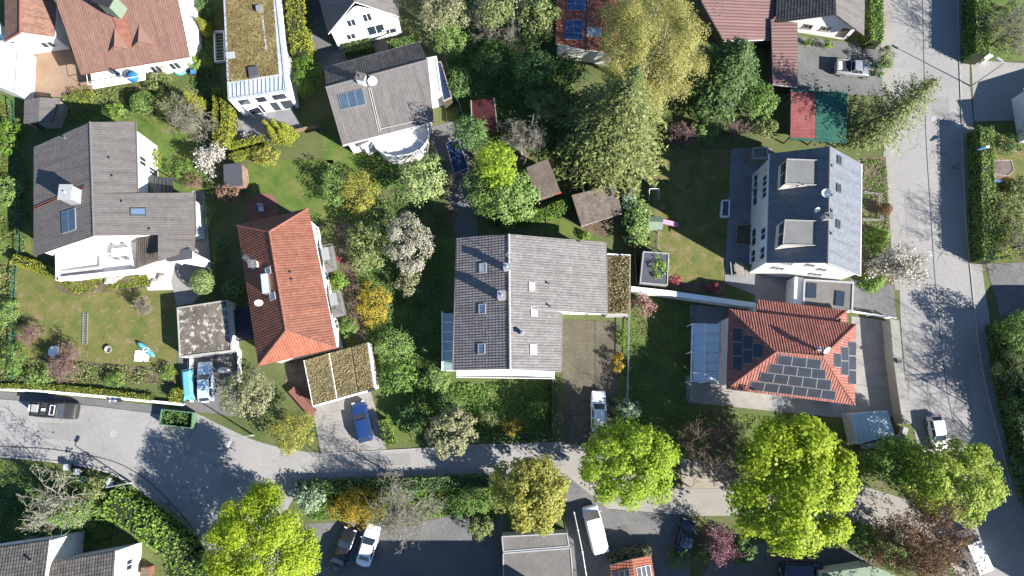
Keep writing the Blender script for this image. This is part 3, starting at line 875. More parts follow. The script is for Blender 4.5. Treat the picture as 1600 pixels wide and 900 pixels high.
def leafy(name, label, cx, cy, rx, ry, h, mt, bark='bark', leaf=0.17, dens=1.0, lobes=13, hm=None, rz=None, cat='tree', group=None, skip=0.0, shrub=False, lump=0.42, tight=0.62, sub=9, tr=None, asp=None):
    """broad-leaved tree or shrub; cx cy is the crown's middle as surveyed, at the crown's own height"""
    leaf = leaf * R.uniform(0.72, 1.0)
    hm = hm if hm is not None else (h * 0.5 if shrub else h * 0.62)
    c = P(cx, cy, hm); s = mpp(cx, cy, hm)
    ax, ay = rx * s, ry * s
    rz = rz if rz is not None else (h - hm)
    r = thing(name, label, cat, (c.x, c.y, 0), group)
    area = (ax * ay) * math.pi + (ax + ay) * rz * 1.6
    n = int(min(60000, max(250, dens * area * 2.0 / (leaf * leaf * 2.4))))
    pts, N, LC = crown_points((c.x, c.y, hm), (ax, ay, rz), n, lobes, sub, leaf, -0.75 if shrub else -0.4, tight, lump, skip)
    pts[:, 2] = np.maximum(pts[:, 2], 0.05)
    quads('crown', pts, N, leaf * R.uniform(0.5, 1.35, n), mt, r, asp=asp or R.uniform(.45, .8))
    tubes_mesh('trunk', trunk_segs((c.x, c.y, 0), (c.x, c.y, hm + rz * 0.4), tr or max(0.05, 0.022 * h + 0.02), LC[:10]), bark, r, 6)
    return r

def conifer(name, label, bx, by, h, rad, mt, cat='tree', layers=34, per=11, leaf=0.2, droop=0.35, z0=0.06, bark='bark', group=None, jag=0.25, cols=15, base=None, pw=0.72):
    b = P(bx, by, 0) if base is None else base
    r = thing(name, label, cat, (b.x, b.y, 0), group)
    C, N, Tn, Sz, segs = [], [], [], [], trunk_segs((b.x, b.y, 0), (b.x, b.y, h), 0.016 * h + 0.04, wob=0.05)
    for i in range(layers):
        f = z0 + (0.985 - z0) * (i / (layers - 1)) ** 0.9
        z = h * f
        rr = rad * (1 - f) ** pw + 0.12
        m = max(4, int(per * (0.55 + 0.6 * (1 - f))))
        a0 = R.random() * 6.28
        for j in range(m):
            a = a0 + 6.283 * j / m + R.normal() * 0.15
            L = rr * R.uniform(1 - jag, 1 + jag * 0.5)
            dr = np.array([math.cos(a), math.sin(a), 0.0])
            sd2 = np.array([-dr[1], dr[0], 0])
            k = max(5, int(cols * L / rad) + 4)
            t = (np.arange(k) + R.random(k)) / k
            w = 0.34 * L * (1 - t) * (0.35 + t) + 0.10
            lat = R.uniform(-1, 1, k) * w
            zz = z + 0.10 * L * t - droop * L * t * t - 0.05 * np.abs(lat) + R.normal(size=k) * 0.06
            pt = np.stack([b.x + dr[0] * L * t + sd2[0] * lat, b.y + dr[1] * L * t + sd2[1] * lat, np.maximum(zz, 0.1)], 1)
            C.append(pt)
            N.append(np.tile(np.array([0, 0, 1.0]) + dr * 0.45, (k, 1)) + R.normal(size=(k, 3)) * 0.35)
            Tn.append(np.tile(dr, (k, 1)) + np.sign(lat)[:, None] * sd2 * 0.8 + R.normal(size=(k, 3)) * 0.2)
            Sz.append(leaf * (1.15 - 0.35 * f) * R.uniform(0.7, 1.35, k))
            segs.append([b.x, b.y, z, b.x + dr[0] * L * 0.8, b.y + dr[1] * L * 0.8, max(0.1, z + 0.08 * L - droop * L * 0.6), 0.03 + 0.03 * (1 - f), 0.01])
    C, N, Tn, Sz = np.concatenate(C), np.concatenate(N), np.concatenate(Tn), np.concatenate(Sz)
    quads('crown', C, N, Sz, mt, r, asp=0.36, T=Tn)
    tubes_mesh('trunk', segs, bark, r, 5)
    return r

def bare(name, label, bx, by, h, spread, bark='bark_grey', levels=5, cat='tree', group=None, leafmt=None, leafn=0, leaf=0.1, low=0.28, base=None, twigs=(7, 5, 4, 4, 3), up=0.35, r0=None):
    """a leafless or just-budding tree: every branch is real"""
    b = P(bx, by, 0) if base is None else base
    r = thing(name, label, cat, (b.x, b.y, 0), group)
    r0 = r0 or 0.018 * h + 0.03
    segs = []; tips = []
    def grow(p, d, L, rad, lv):
        n = 3 if lv < 2 else 2
        for i in range(n):
            q = p + d * (L / n)
            r1 = rad * (0.82 if i < n - 1 else 0.7)
            segs.append([*p, *q, rad, r1]); p, rad = q, r1
            d = d + R.normal(size=3) * (0.10 if lv == 0 else 0.16) + np.array([0, 0, 0.03]); d /= np.linalg.norm(d)
            if lv < levels and (i > 0 or lv > 0):
                for _ in range(max(1, int(round(twigs[min(lv, len(twigs) - 1)] / (n - (1 if lv == 0 else 0)))))):
                    a = R.random() * 6.28
                    side = np.cross(d, np.array([math.cos(a), math.sin(a), 0.3])); side /= (np.linalg.norm(side) + 1e-6)
                    nd_ = d * R.uniform(0.3, 0.75) + side * spread * R.uniform(0.7, 1.1) + np.array([0, 0, up * R.uniform(0, 0.6)])
                    nd_ /= np.linalg.norm(nd_)
                    grow(p.copy(), nd_, L * R.uniform(0.5, 0.78), rad * 0.62, lv + 1)
        tips.append(p)
    grow(np.array([b.x, b.y, 0.0]), np.array([0, 0, 1.0]), h * 0.5, r0, 0)
    A = np.array(segs)
    A[:, 6:8] = np.maximum(A[:, 6:8], 0.014)
    thick = A[:, 6] > 0.05
    tubes_mesh('trunk', A[thick] if thick.any() else A[:1], bark, r, 6)
    tubes_mesh('crown', A[~thick], bark, r, 3)
    if leafn:
        T_ = np.array(tips); k = R.integers(0, len(T_), leafn)
        C = T_[k] + R.normal(size=(leafn, 3)) * 0.16
        quads('leaves' if leafmt not in ('white_bloom', 'cream_bloom', 'pink_bloom') else 'blossoms', C, R.normal(size=(leafn, 3)) + np.array([0, 0, 0.8]), leaf * R.uniform(0.6, 1.3, leafn), leafmt, r)
    return r

def hedge(name, label, pts, w, h, mt, leaf=0.10, dens=1.0, bumpy=0.10, cat='hedge', group=None, taper=0.88, base=None):
    """clipped or loose hedge along a surveyed line (line given at half height)"""
    q = [P(x, y, h * 0.75) for x, y in pts]
    c = sum(q, Vector()) / len(q)
    r = thing(name, label, cat, (c.x, c.y, 0), group)
    m = MB()
    C, N = [], []
    for i in range(len(q) - 1):
        a, b = np.array(q[i][:2]), np.array(q[i + 1][:2])
        L = np.linalg.norm(b - a); d = (b - a) / L; nn = np.array([-d[1], d[0]])
        n = int(dens * L * (w + 2 * h * 0.8) * 1.5 / (leaf * leaf * 2.4)) + 20
        s = R.random(n) * (w + 1.6 * h); t = R.uniform(-0.01, 1.01, n) * L
        top = s < w
        sgn = np.where(s < w + 0.8 * h, 1.0, -1.0)
        lat = np.where(top, s - w / 2, sgn * w / 2)
        z = np.where(top, h, h - np.abs(((s - w) % (0.8 * h))) * 1.2)
        z = np.maximum(z, 0.05)
        lat = lat * (taper + (1 - taper) * (1 - z / h))
        n3 = np.where(top[:, None], np.array([[0, 0, 1.0]]), np.stack([nn[0] * sgn, nn[1] * sgn, np.full(n, 0.25)], 1))
        wob = np.sin((a[0] + d[0] * t) * 2.1 + (a[1] + d[1] * t) * 1.7) * 0.6 + np.sin((a[0] + d[0] * t) * 5.3 + lat * 4 + z * 3) * 0.5
        off = bumpy * (wob + R.normal(size=n) * 0.6)
        pt = np.stack([a[0] + d[0] * t + nn[0] * lat, a[1] + d[1] * t + nn[1] * lat, z], 1) + n3 * off[:, None]
        pt[:, 2] = np.maximum(pt[:, 2], 0.03)
        C.append(pt); N.append(n3 + R.normal(size=(n, 3)) * 0.5 + np.array([0, 0, 0.25]))
        L_ = L
        m.frame_box(Vector((a[0], a[1], 0)), Vector((d[0], d[1], 0)), Vector((nn[0], nn[1], 0)), Vector((0, 0, 1)), 0.06, L_ - 0.06, -w * taper / 2 + 0.1, w * taper / 2 - 0.1, 0, h - 0.12 - 0.004 * (i % 3))
    C, N = np.concatenate(C), np.concatenate(N)
    quads('foliage', C, N, leaf * R.uniform(0.6, 1.3, len(C)), mt, r)
    m.build('light_block_core', M['hedge_core'], r)  # solid dark box added inside the leaves to block light
    return r

def topiary(name, label, cx, cy, rp, h, mt, squash=1.0, leaf=0.09, cat='shrub', shape='ball'):
    hm = h * 0.55
    c = P(cx, cy, hm); rad = rp * mpp(cx, cy, hm)
    r = thing(name, label, cat, (c.x, c.y, 0))
    n = int(4 * math.pi * rad * rad * 1.3 / (leaf * leaf * 2.4)) + 200
    d = unit(n, -0.5)
    rr = rad * (1 + R.normal(size=n) * 0.035)
    C = np.array([c.x, c.y, hm]) + d * rr[:, None] * np.array([1, 1, (h - hm) / rad])
    quads('crown', C, d + R.normal(size=(n, 3)) * 0.45, leaf * R.uniform(0.6, 1.2, n), mt, r)
    MB().lathe((c.x, c.y, 0), [(0.1, 0), (0.1, h * 0.15), (rad * 0.7, h * 0.3), (rad * 0.85, h * 0.6), (rad * 0.5, h * 0.85), (0.05, h * 0.93)], 12).build('trunk', M['hedge_core'], r)
    return r

def cover(name, label, poly, n, hgt, mt, leaf=0.12, cat='ground cover'):
    """uncountable low growth inside a plan polygon"""
    q = np.array([P(x, y)[:2] for x, y in poly])
    lo, hi = q.min(0), q.max(0)
    out = []
    tot = 0
    while tot < n:
        p = R.uniform(lo, hi, (n * 2, 2))
        x, y = p[:, 0], p[:, 1]; ins = np.zeros(len(p), bool); j = len(q) - 1
        for i in range(len(q)):
            xi, yi, xj, yj = *q[i], *q[j]
            cond = ((yi > y) != (yj > y)) & (x < (xj - xi) * (y - yi) / (yj - yi + 1e-12) + xi)
            ins ^= cond; j = i
        clump = np.sin(x * 1.3 + 0.7 * np.sin(y * 1.1)) * np.sin(y * 1.5 + 0.9 * np.sin(x * 0.8)) + R.normal(size=len(p)) * 0.55
        p = p[ins & (clump > -0.15)]; out.append(p); tot += len(p)
    p = np.concatenate(out)[:n]
    hh = hgt * R.random(n) ** 1.5 * (0.5 + 0.5 * np.sin(p[:, 0] * 0.9) ** 2)
    C = np.column_stack([p, hh + 0.04])
    o = quads(name, C, R.normal(size=(n, 3)) * 0.6 + np.array([0, 0, 1.0]), leaf * R.uniform(0.5, 1.4, n), mt, None)
    tag(o, label, cat, kind='stuff')
    return o

# ------------------------------------------------------------------ builders: vehicles
CARS = {
    # stations: x along length (-.5 rear .. .5 front), half width, deck height ; cabin: windscreen base/top, rear top/base x, roof height
    'hatch': dict(L=4.1, W=1.76, H=1.46, st=[(-0.5, .80, .62), (-0.46, .93, .92), (-0.3, 1, .96), (0.1, 1, .95), (0.24, .99, .93), (0.42, .93, .84), (0.485, .84, .72), (0.5, .76, .58)], cab=(0.20, 0.035, -0.36, -0.475)),
    'estate': dict(L=4.75, W=1.83, H=1.48, st=[(-0.5, .80, .62), (-0.47, .93, .94), (-0.3, 1, .97), (0.1, 1, .96), (0.22, .99, .94), (0.42, .93, .83), (0.485, .84, .7), (0.5, .74, .56)], cab=(0.185, 0.045, -0.38, -0.475)),
    'saloon': dict(L=4.6, W=1.8, H=1.44, st=[(-0.5, .78, .62), (-0.47, .92, .93), (-0.3, 1, .98), (0.1, 1, .95), (0.22, .99, .93), (0.42, .93, .82), (0.485, .84, .7), (0.5, .74, .56)], cab=(0.19, 0.04, -0.22, -0.36)),
    'van': dict(L=5.2, W=1.95, H=1.98, st=[(-0.5, .90, .8), (-0.49, .97, 1.1), (-0.3, 1, 1.12), (0.1, 1, 1.12), (0.3, .99, 1.1), (0.42, .95, 1.02), (0.485, .88, .86), (0.5, .8, .6)], cab=(0.375, 0.235, -0.47, -0.494)),
    'offroad': dict(L=4.8, W=1.9, H=1.98, st=[(-0.5, .96, .8), (-0.495, .98, 1.08), (-0.3, 1, 1.1), (0.1, 1, 1.1), (0.2, .99, 1.1), (0.45, .97, 1.05), (0.495, .95, .98), (0.5, .93, .6)], cab=(0.235, 0.165, -0.475, -0.496)),
    'pickup': dict(L=4.8, W=1.85, H=1.7, st=[(-0.5, .92, .8), (-0.49, .97, .98), (-0.3, 1, 1.0), (0.1, 1, 1.0), (0.2, .99, .99), (0.42, .94, .92), (0.485, .86, .8), (0.5, .78, .6)], cab=(0.235, 0.12, -0.06, -0.09)),
    'city': dict(L=2.75, W=1.62, H=1.52, st=[(-0.5, .82, .6), (-0.46, .95, .92), (-0.3, 1, .96), (0.1, 1, .95), (0.3, .98, .93), (0.43, .92, .85), (0.485, .84, .72), (0.5, .76, .58)], cab=(0.32, 0.12, -0.36, -0.47)),
}

def car(kind, label, front, rear, paint, group=None, rack=False, name='parked_car', cat='car', L=None):
    k = CARS[kind]
    a, b = P(*front, 0.7), P(*rear, 0.7)
    d = (a - b); d.z = 0; d.normalize()
    c = (a + b) / 2
    r = thing(name, label, cat, (c.x, c.y, 0), group)
    L = L or k['L']; Wd = k['W'] / 2; Hh = k['H']
    o = Vector((c.x, c.y, 0.03)); n = Vector((-d.y, d.x, 0)); z = Vector((0, 0, 1))
    W3 = lambda x, y, zz: o + d * (x * L) + n * y + z * zz
    # body shell
    vs, fs = [], []
    for x, w, dk in k['st']:
        w = w * Wd
        ring = [(w * .90, .20), (w, .34), (w, .34 + (dk - .34) * .55), (w * .97, dk - .06), (w * .86, dk), (w * .45, dk + .025), (0, dk + .03)]
        ring = [(y, zz) for y, zz in ring] + [(-y, zz) for y, zz in ring[-2::-1]]
        vs += [W3(x, y, zz) for y, zz in ring]
    m = 13; ns = len(k['st'])
    for i in range(ns - 1):
        for j in range(m - 1): fs.append((i * m + j, i * m + j + 1, (i + 1) * m + j + 1, (i + 1) * m + j))
        fs.append((i * m + m - 1, i * m, (i + 1) * m, (i + 1) * m + m - 1))
    fs += [tuple(range(m)), tuple(range((ns - 1) * m, ns * m))]
    body = MB().add(vs, fs).build('body', M[paint], r, smooth=True, subsurf=1)
    # cabin
    wb, wt, rt, rb = k['cab']
    zb = max(s_[2] for s_ in k['st']) - 0.03
    box = kind in ('van', 'offroad')
    wl, wu = Wd * .93, Wd * (.88 if box else .74)
    base = [W3(wb, wl * .92, zb), W3(wb, -wl * .92, zb), W3(rb, -wl * .95, zb), W3(rb, wl * .95, zb)]
    top = [W3(wt, wu * .95, Hh - .06), W3(wt, -wu * .95, Hh - .06), W3(rt, -wu * .97, Hh - .07), W3(rt, wu * .97, Hh - .07)]
    cb = MB().add(base + top, [(4, 5, 6, 7), (0, 1, 5, 4), (1, 2, 6, 5), (2, 3, 7, 6), (3, 0, 4, 7)])
    cb.build('cabin', M[paint], r, bevel=0.07, smooth=True)
    # roof panel, slightly crowned
    vs, fs = [], []
    nx, ny = 6, 5
    for i in range(nx):
        for j in range(ny):
            fx, fy = i / (nx - 1), j / (ny - 1)
            p = top[0].lerp(top[3], fx).lerp(top[1].lerp(top[2], fx), fy)
            vs.append(p + z * (0.012 + 0.055 * math.sin(math.pi * fy) ** .6 * (0.6 + 0.4 * math.sin(math.pi * fx))))
    for i in range(nx - 1):
        for j in range(ny - 1): fs.append((i * ny + j, i * ny + j + 1, (i + 1) * ny + j + 1, (i + 1) * ny + j))
    MB().add(vs, fs).build('roof_panel', M[paint], r, smooth=True)
    def glass(nm, q, i0=0.08, e=0.016):
        cc = sum(q, Vector()) / 4
        nn = (q[1] - q[0]).cross(q[3] - q[0]).normalized()
        if nn.dot(cc - (o + z * 0.8)) < 0: nn = -nn
        q2 = [cc + (p - cc) * (1 - i0) + nn * e for p in q]
        return MB().add(q2, [(0, 1, 2, 3)]).build(nm, M['pane'], r)
    glass('windscreen', [base[0], base[1], top[1], top[0]], 0.10)
    glass('rear_window', [base[2], base[3], top[3], top[2]], 0.22)
    for s_ in (0, 1):
        A, B, C2, D = (base[0], base[3], top[3], top[0]) if s_ == 0 else (base[1], base[2], top[2], top[1])
        cuts = (0.04, 0.5, 0.94) if kind != 'van' else (0.03, 0.30, 0.31)
        for t0, t1 in ((cuts[0], cuts[1]), (cuts[1], cuts[2])):
            if t1 - t0 < 0.05: continue
            glass('side_window', [A.lerp(B, t0), A.lerp(B, t1), D.lerp(C2, t1), D.lerp(C2, t0)], 0.14)
    rw = 0.33 if not box else 0.37
    for x in (0.31, -0.30):
        for sg in (1, -1):
            w0 = W3(x, sg * (Wd - 0.2), rw); w1 = W3(x, sg * (Wd + 0.012), rw)
            t = MB().tube(w0, w1, rw, None, 16).build('wheel', M['rubber'], r)
            MB().tube(w1 - n * sg * 0.02, w1 + n * sg * 0.008, rw * 0.62, None, 12).build('rim', M['steel'], t)
    for sg in (1, -1):
        MB().box(W3(0.478, sg * Wd * .62, .68), (0.16, 0.36, 0.14), math.atan2(d.y, d.x)).build('headlight', M['light_clear'], r, bevel=0.03)
        MB().box(W3(-0.488, sg * Wd * .70, .80), (0.10, 0.30, 0.16), math.atan2(d.y, d.x)).build('tail_light', M['light_red'], r, bevel=0.03)
        MB().box(W3(wb - 0.03, sg * (Wd + 0.09), zb + 0.06), (0.10, 0.13, 0.11), math.atan2(d.y, d.x)).build('wing_mirror', M[paint], r, bevel=0.03)
    rzz = math.atan2(d.y, d.x)
    MB().box(W3(-0.503, 0, .62), (0.03, 0.5, 0.12), rzz).build('number_plate', M['white_plastic'], r)
    MB().box(W3(0.499, 0, .46), (0.06, 1.1, 0.16), rzz).build('grille', M['rubber'], r, bevel=0.02)
    if kind == 'pickup':
        MB().box(W3(-0.30, 0, zb + 0.055), (L * .37, Wd * 1.72, .03), rzz).build('load_bed', M['net_black'], r)
        for x, y, sx, sy in ((-.12, 0, .06, Wd * 1.8), (-.485, 0, .06, Wd * 1.8), (-.30, Wd * .9, L * .38, .06), (-.30, -Wd * .9, L * .38, .06)):
            MB().box(W3(x, y, zb + 0.15), (sx, sy, .24), rzz).build('bed_side', M['frame_grey'], r)
        MB().box(W3(-.42, 0, zb + .2), (.5, 1.1, .25), rzz).build('load', M['canvas_white'], r, bevel=.05)
    if rack:
        m2 = MB()
        for x in (0.1, -0.02, -0.2, -0.4):
            m2.box(W3(x, 0, Hh + 0.1), (0.05, Wd * 1.6, 0.04), rzz)
        for sg in (1, -1): m2.box(W3(-0.15, sg * Wd * .8, Hh + 0.06), (L * 0.56, 0.05, 0.05), rzz)
        m2.build('roof_rack', M['dark_metal'], r)
        q = MB()
        for x, y, sx, sy in ((0.03, 0, 0.05, 1.1), (0.135, 0, 0.05, 1.1), (0.083, 0.53, 0.5, 0.05), (0.083, -0.53, 0.5, 0.05)):
            q.box(W3(x, y, Hh + 0.15), (sx, sy, 0.05), rzz)
        q.build('load_frame', M['white'], r)
        MB().box(W3(-0.33, 0.1, Hh + 0.19), (0.75, 0.85, 0.18), rzz).build('roof_box', M['frame_grey'], r, bevel=0.03)
        MB().box(W3(-0.47, 0.1, Hh + 0.15), (0.12, 0.7, 0.1), rzz).build('light_bar', M['white'], r, bevel=0.02)
        MB().tube(W3(-0.505, 0, 0.85), W3(-0.545, 0, 0.85), 0.36, None, 16).build('spare_wheel', M['rubber'], r)
        MB().box(W3(-0.13, 0, Hh + 0.14), (0.42, 0.3, 0.12), rzz).build('tool_case', M['white_plastic'], r, bevel=0.02)
    return r

def fence(label, pts, h=1.2, mt='dark_wood', step=2.0, post='dark_wood', name='fence', boards=False, cat='fence'):
    q = [P(x, y, 0) for x, y in pts]
    c = sum(q, Vector()) / len(q)
    r = thing(name, label, cat, (c.x, c.y, 0))
    for i in range(len(q) - 1):
        a, b = q[i], q[i + 1]; L = (b - a).length; d = (b - a) / L; nn = Vector((-d.y, d.x, 0))
        k = max(1, int(L / step))
        for j in range(k + (1 if i == len(q) - 2 else 0)):
            p = a + d * (L * j / k)
            MB().box((p.x, p.y, h / 2 + 0.04), (0.09, 0.09, h + 0.08), math.atan2(d.y, d.x)).build('post', M[post], r)
        for j in range(k):
            t0, t1 = L * j / k + 0.05, L * (j + 1) / k - 0.05
            if boards:
                MB().frame_box(a, d, nn, Vector((0, 0, 1)), t0, t1, -0.025, 0.025, 0.06, h).build('panel', M[mt], r)
            else:
                for zz in (0.35 * h, 0.9 * h):
                    MB().frame_box(a, d, nn, Vector((0, 0, 1)), t0, t1, -0.02, 0.02, zz - 0.05, zz + 0.05).build('rail', M[mt], r)
    return r

def wall_thing(label, pts, w, h, mt='white_wall', name='garden_wall', coping=None, cw=0.1):
    q = [P(x, y, h) for x, y in pts]
    for p in q: p.z = 0
    c = sum(q, Vector()) / len(q)
    r = thing(name, label, 'wall', (c.x, c.y, 0))
    strip(q, w, 0, h - (0.08 if coping else 0)).build('wall', M[mt], r)
    if coping: strip(q, w + cw, h - 0.078, h).build('coping', M[coping], r, bevel=0.015)
    return r

def street_lamp(label, bx, by, h=6.0, az=0.0):
    b = P(bx, by, 0)
    r = thing('street_lamp', label, 'street lamp', (b.x, b.y, 0), 'street lamps')
    MB().tube(b - Vector((0, 0, 0.1)), b + Vector((0, 0, 1.1)), 0.11, 0.10, 10).build('base', M['frame_grey'], r)
    MB().tube(b + Vector((0, 0, 1.1)), b + Vector((0, 0, h)), 0.075, 0.05, 10).build('pole', M['steel'], r)
    e = Vector((math.cos(az), math.sin(az), 0))
    MB().tube(b + Vector((0, 0, h)), b + Vector((0, 0, h + 0.12)) + e * 0.5, 0.04, None, 8).build('arm', M['steel'], r)
    p = b + Vector((0, 0, h + 0.13)) + e * 0.75
    MB().box(p, (0.75, 0.3, 0.14), az).build('lamp_head', M['frame_grey'], r, bevel=0.04)
    MB().box(p - Vector((0, 0, 0.08)), (0.5, 0.22, 0.03), az).build('lens', M['light_clear'], r)
    return r

# ================================================================== THE SETTING
me = bpy.data.meshes.new('ground')
me.from_pydata([(-400, -350, 0), (400, -350, 0), (400, 450, 0), (-400, 450, 0)], [], [(0, 1, 2, 3)])
tag(link('ground', me, M['ground']), kind='structure')
LAWNS = [
    ('lawn_dry', [(24, 408), (90, 440), (150, 432), (250, 430), (275, 470), (276, 562), (262, 600), (-30, 598), (-30, 415)]),
    ('lawn', [(212, 188), (305, 170), (332, 255), (332, 305), (240, 292), (214, 292)]),
    ('lawn', [(388, 258), (440, 250), (520, 250), (560, 335), (500, 345), (440, 322), (388, 300)]),
    ('lawn', [(503, 205), (545, 236), (705, 250), (705, 300), (560, 292), (508, 250)]),
    ('lawn_dry', [(1022, 235), (1142, 235), (1134, 442), (1046, 442), (1030, 380), (1018, 300)]),
    ('lawn_moss', [(982, 458), (1092, 474), (1078, 600), (1076, 640), (1330, 655), (1332, 712), (1062, 716), (968, 640)]),
    ('lawn_moss', [(690, 588), (865, 590), (865, 686), (700, 690)]),
    ('lawn_moss', [(560, 360), (712, 372), (690, 590), (640, 690), (600, 690), (575, 540), (530, 360)]),
    ('lawn', [(1518, -60), (1680, -60), (1680, 96), (1518, 92)]),
    ('lawn_dry', [(1548, 192), (1680, 192), (1680, 412), (1548, 412)]),
    ('lawn', [(-30, 150), (32, 150), (50, 402), (22, 410), (-30, 408)]),
    ('lawn_moss', [(640, -40), (900, -40), (900, 230), (700, 240), (700, 80)]),
    ('lawn', [(100, 150), (250, 140), (300, 170), (212, 188), (140, 192), (96, 196)]),
    ('lawn_moss', [(-30, 722), (60, 722), (150, 760), (180, 850), (-30, 860)]),
    ('lawn', [(1100, 640), (1190, 650), (1185, 668), (1110, 664)]),
    ('lawn', [(870, 338), (912, 362), (940, 375), (905, 372), (850, 360)]),
]
for k, (mt, pl) in enumerate(LAWNS): sheet('lawn', pl, 1 if k < 14 else 2, mt)
R_LEFT = smooth_path([(1395, -60), (1390, 60), (1388, 130), (1394, 220), (1404, 330), (1406, 470), (1412, 560), (1418, 620), (1426, 664), (1440, 730), (1438, 800), (1470, 850), (1510, 930)], 4)
R_RIGHT = smooth_path([(1700, 930), (1602, 760), (1578, 660), (1555, 560), (1537, 440), (1529, 350), (1521, 200), (1515, 130), (1512, -60)], 4)
sheet('road', R_LEFT + R_RIGHT, 4, 'asphalt')
ST_TOP = smooth_path([(-80, 606), (0, 612), (150, 623), (290, 642), (340, 662), (410, 692), (500, 708), (600, 703), (760, 694), (885, 690)], 4)
ST_BOT = smooth_path([(885, 742), (770, 742), (600, 750), (490, 757), (452, 790), (440, 850), (440, 930)], 4) + smooth_path([(352, 930), (336, 880), (310, 838), (260, 798), (215, 762), (165, 736), (90, 722), (0, 713), (-80, 708)], 4)
sheet('road', ST_TOP + ST_BOT, 3, 'asphalt')
sheet('road', [(885, 690), (950, 712), (1000, 742), (1060, 762), (1160, 765), (1345, 758), (1445, 790), (1470, 850), (1440, 850), (1345, 818), (1250, 806), (1080, 806), (950, 795), (885, 742)], 2, 'sidewalk')
sheet('pavement', [(-80, 606), (0, 612), (150, 623), (290, 640), (292, 652), (150, 634), (0, 623), (-80, 618)], 5, 'asphalt_dark')
sheet('pavement', [(1496, -60), (1512, -60), (1515, 130), (1521, 200), (1529, 350), (1537, 440), (1555, 560), (1578, 660), (1602, 760), (1580, 755), (1552, 650), (1532, 560), (1518, 440), (1508, 330), (1503, 200), (1499, 100)], 5, 'asphalt')
sheet('pavement', [(1383, 222), (1397, 226), (1404, 330), (1411, 455), (1398, 452), (1386, 330), (1378, 255)], 5, 'paving_light')
sheet('pavement', [(1376, -60), (1396, -60), (1390, 100), (1396, 225), (1384, 222), (1376, 100)], 5, 'sidewalk')
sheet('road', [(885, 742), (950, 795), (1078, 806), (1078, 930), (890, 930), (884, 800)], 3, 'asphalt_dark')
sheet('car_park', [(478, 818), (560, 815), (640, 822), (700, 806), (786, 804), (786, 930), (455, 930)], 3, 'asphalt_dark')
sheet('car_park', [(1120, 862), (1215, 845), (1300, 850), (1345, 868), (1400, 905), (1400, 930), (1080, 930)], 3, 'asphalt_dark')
for nm, mt, pl in [
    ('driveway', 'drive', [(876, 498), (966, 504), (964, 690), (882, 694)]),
    ('driveway', 'paving_light', [(486, 628), (578, 606), (604, 702), (502, 708)]),
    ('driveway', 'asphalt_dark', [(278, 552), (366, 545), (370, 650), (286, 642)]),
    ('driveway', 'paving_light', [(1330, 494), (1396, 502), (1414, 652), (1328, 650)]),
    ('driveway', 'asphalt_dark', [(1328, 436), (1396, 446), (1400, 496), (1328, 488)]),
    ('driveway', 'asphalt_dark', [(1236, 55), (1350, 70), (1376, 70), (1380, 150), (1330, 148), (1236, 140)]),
    ('patio', 'tan_concrete', [(26, 66), (90, 50), (128, 100), (150, 100), (150, 140), (112, 152), (24, 150)]),
    ('path', 'paving_light', [(300, 298), (320, 298), (332, 440), (302, 474), (276, 478), (268, 440)]),
    ('patio', 'paving_pale', [(206, 412), (296, 390), (330, 416), (302, 452), (232, 454)]),
    ('patio', 'paving_blue', [(352, 150), (455, 165), (474, 202), (444, 216), (372, 226)]),
    ('driveway', 'asphalt_dark', [(668, 200), (728, 184), (748, 372), (714, 374)]),
    ('driveway', 'asphalt_dark', [(468, -40), (506, -40), (520, 70), (640, 60), (650, 85), (505, 112), (478, 60)]),
    ('patio', 'paving_light', [(1072, 588), (1140, 598), (1206, 616), (1206, 642), (1072, 628)]),
    ('patio', 'paving_blue', [(1078, 476), (1182, 484), (1142, 598), (1078, 590)]),
    ('path', 'paving_blue', [(1206, 612), (1345, 632), (1345, 656), (1206, 642)]),
    ('patio', 'paving_blue', [(1142, 232), (1206, 232), (1200, 330), (1182, 462), (1132, 442)]),
    ('patio', 'paving_blue', [(1182, 430), (1250, 430), (1250, 486), (1178, 480)]),
    ('driveway', 'asphalt', [(1517, 94), (1680, 104), (1680, 186), (1522, 190)]),
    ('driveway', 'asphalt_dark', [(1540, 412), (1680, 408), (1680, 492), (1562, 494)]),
    ('path', 'gravel_path', [(1062, 716), (1132, 724), (1156, 764), (1066, 762)]),
    ('garden_bed', 'soil', [(905, 338), (962, 332), (966, 345), (945, 372), (918, 362)]),
    ('garden_bed', 'soil', [(522, 350), (545, 350), (572, 520), (565, 540), (548, 520)]),
    ('garden_bed', 'soil', [(1346, 245), (1384, 245), (1396, 445), (1346, 432)]),
    ('garden_bed', 'soil', [(1030, 440), (1134, 442), (1130, 462), (1040, 450)]),
    ('garden_bed', 'soil', [(-20, 560), (60, 560), (260, 575), (278, 600), (-20, 600)]),
    ('garden_bed', 'soil', [(88, 438), (230, 430), (236, 448), (120, 462), (92, 455)]),
    ('garden_bed', 'soil', [(450, 562), (478, 562), (490, 632), (470, 640), (445, 600)]),
    ('garden_bed', 'soil', [(440, 60), (470, 0), (470, -40), (440, -40)]),
]:
    NS = globals().get('NS', -1) + 1
    sheet(nm, pl, 6 + NS % 4, mt)
kerb(smooth_path([(1495, -60), (1499, 100), (1503, 200), (1508, 330), (1518, 440), (1532, 560), (1552, 650), (1580, 755)], 5), 0.14, 0.10)
kerb([(x, y) for x, y in smooth_path([(340, 905), (310, 838), (260, 798), (215, 762), (165, 736), (90, 722), (0, 713), (-80, 708)], 4)], 0.2, 0.13)
kerb(smooth_path([(600, 750), (770, 743), (884, 742)], 5), 0.14, 0.11)
kerb([(500, 709), (600, 704), (760, 695), (880, 691)], 0.12, 0.1)
seam(smooth_path([(1440, -60), (1443, 80), (1447, 220), (1454, 330), (1462, 450), (1478, 600), (1490, 660)], 5), 0.07)
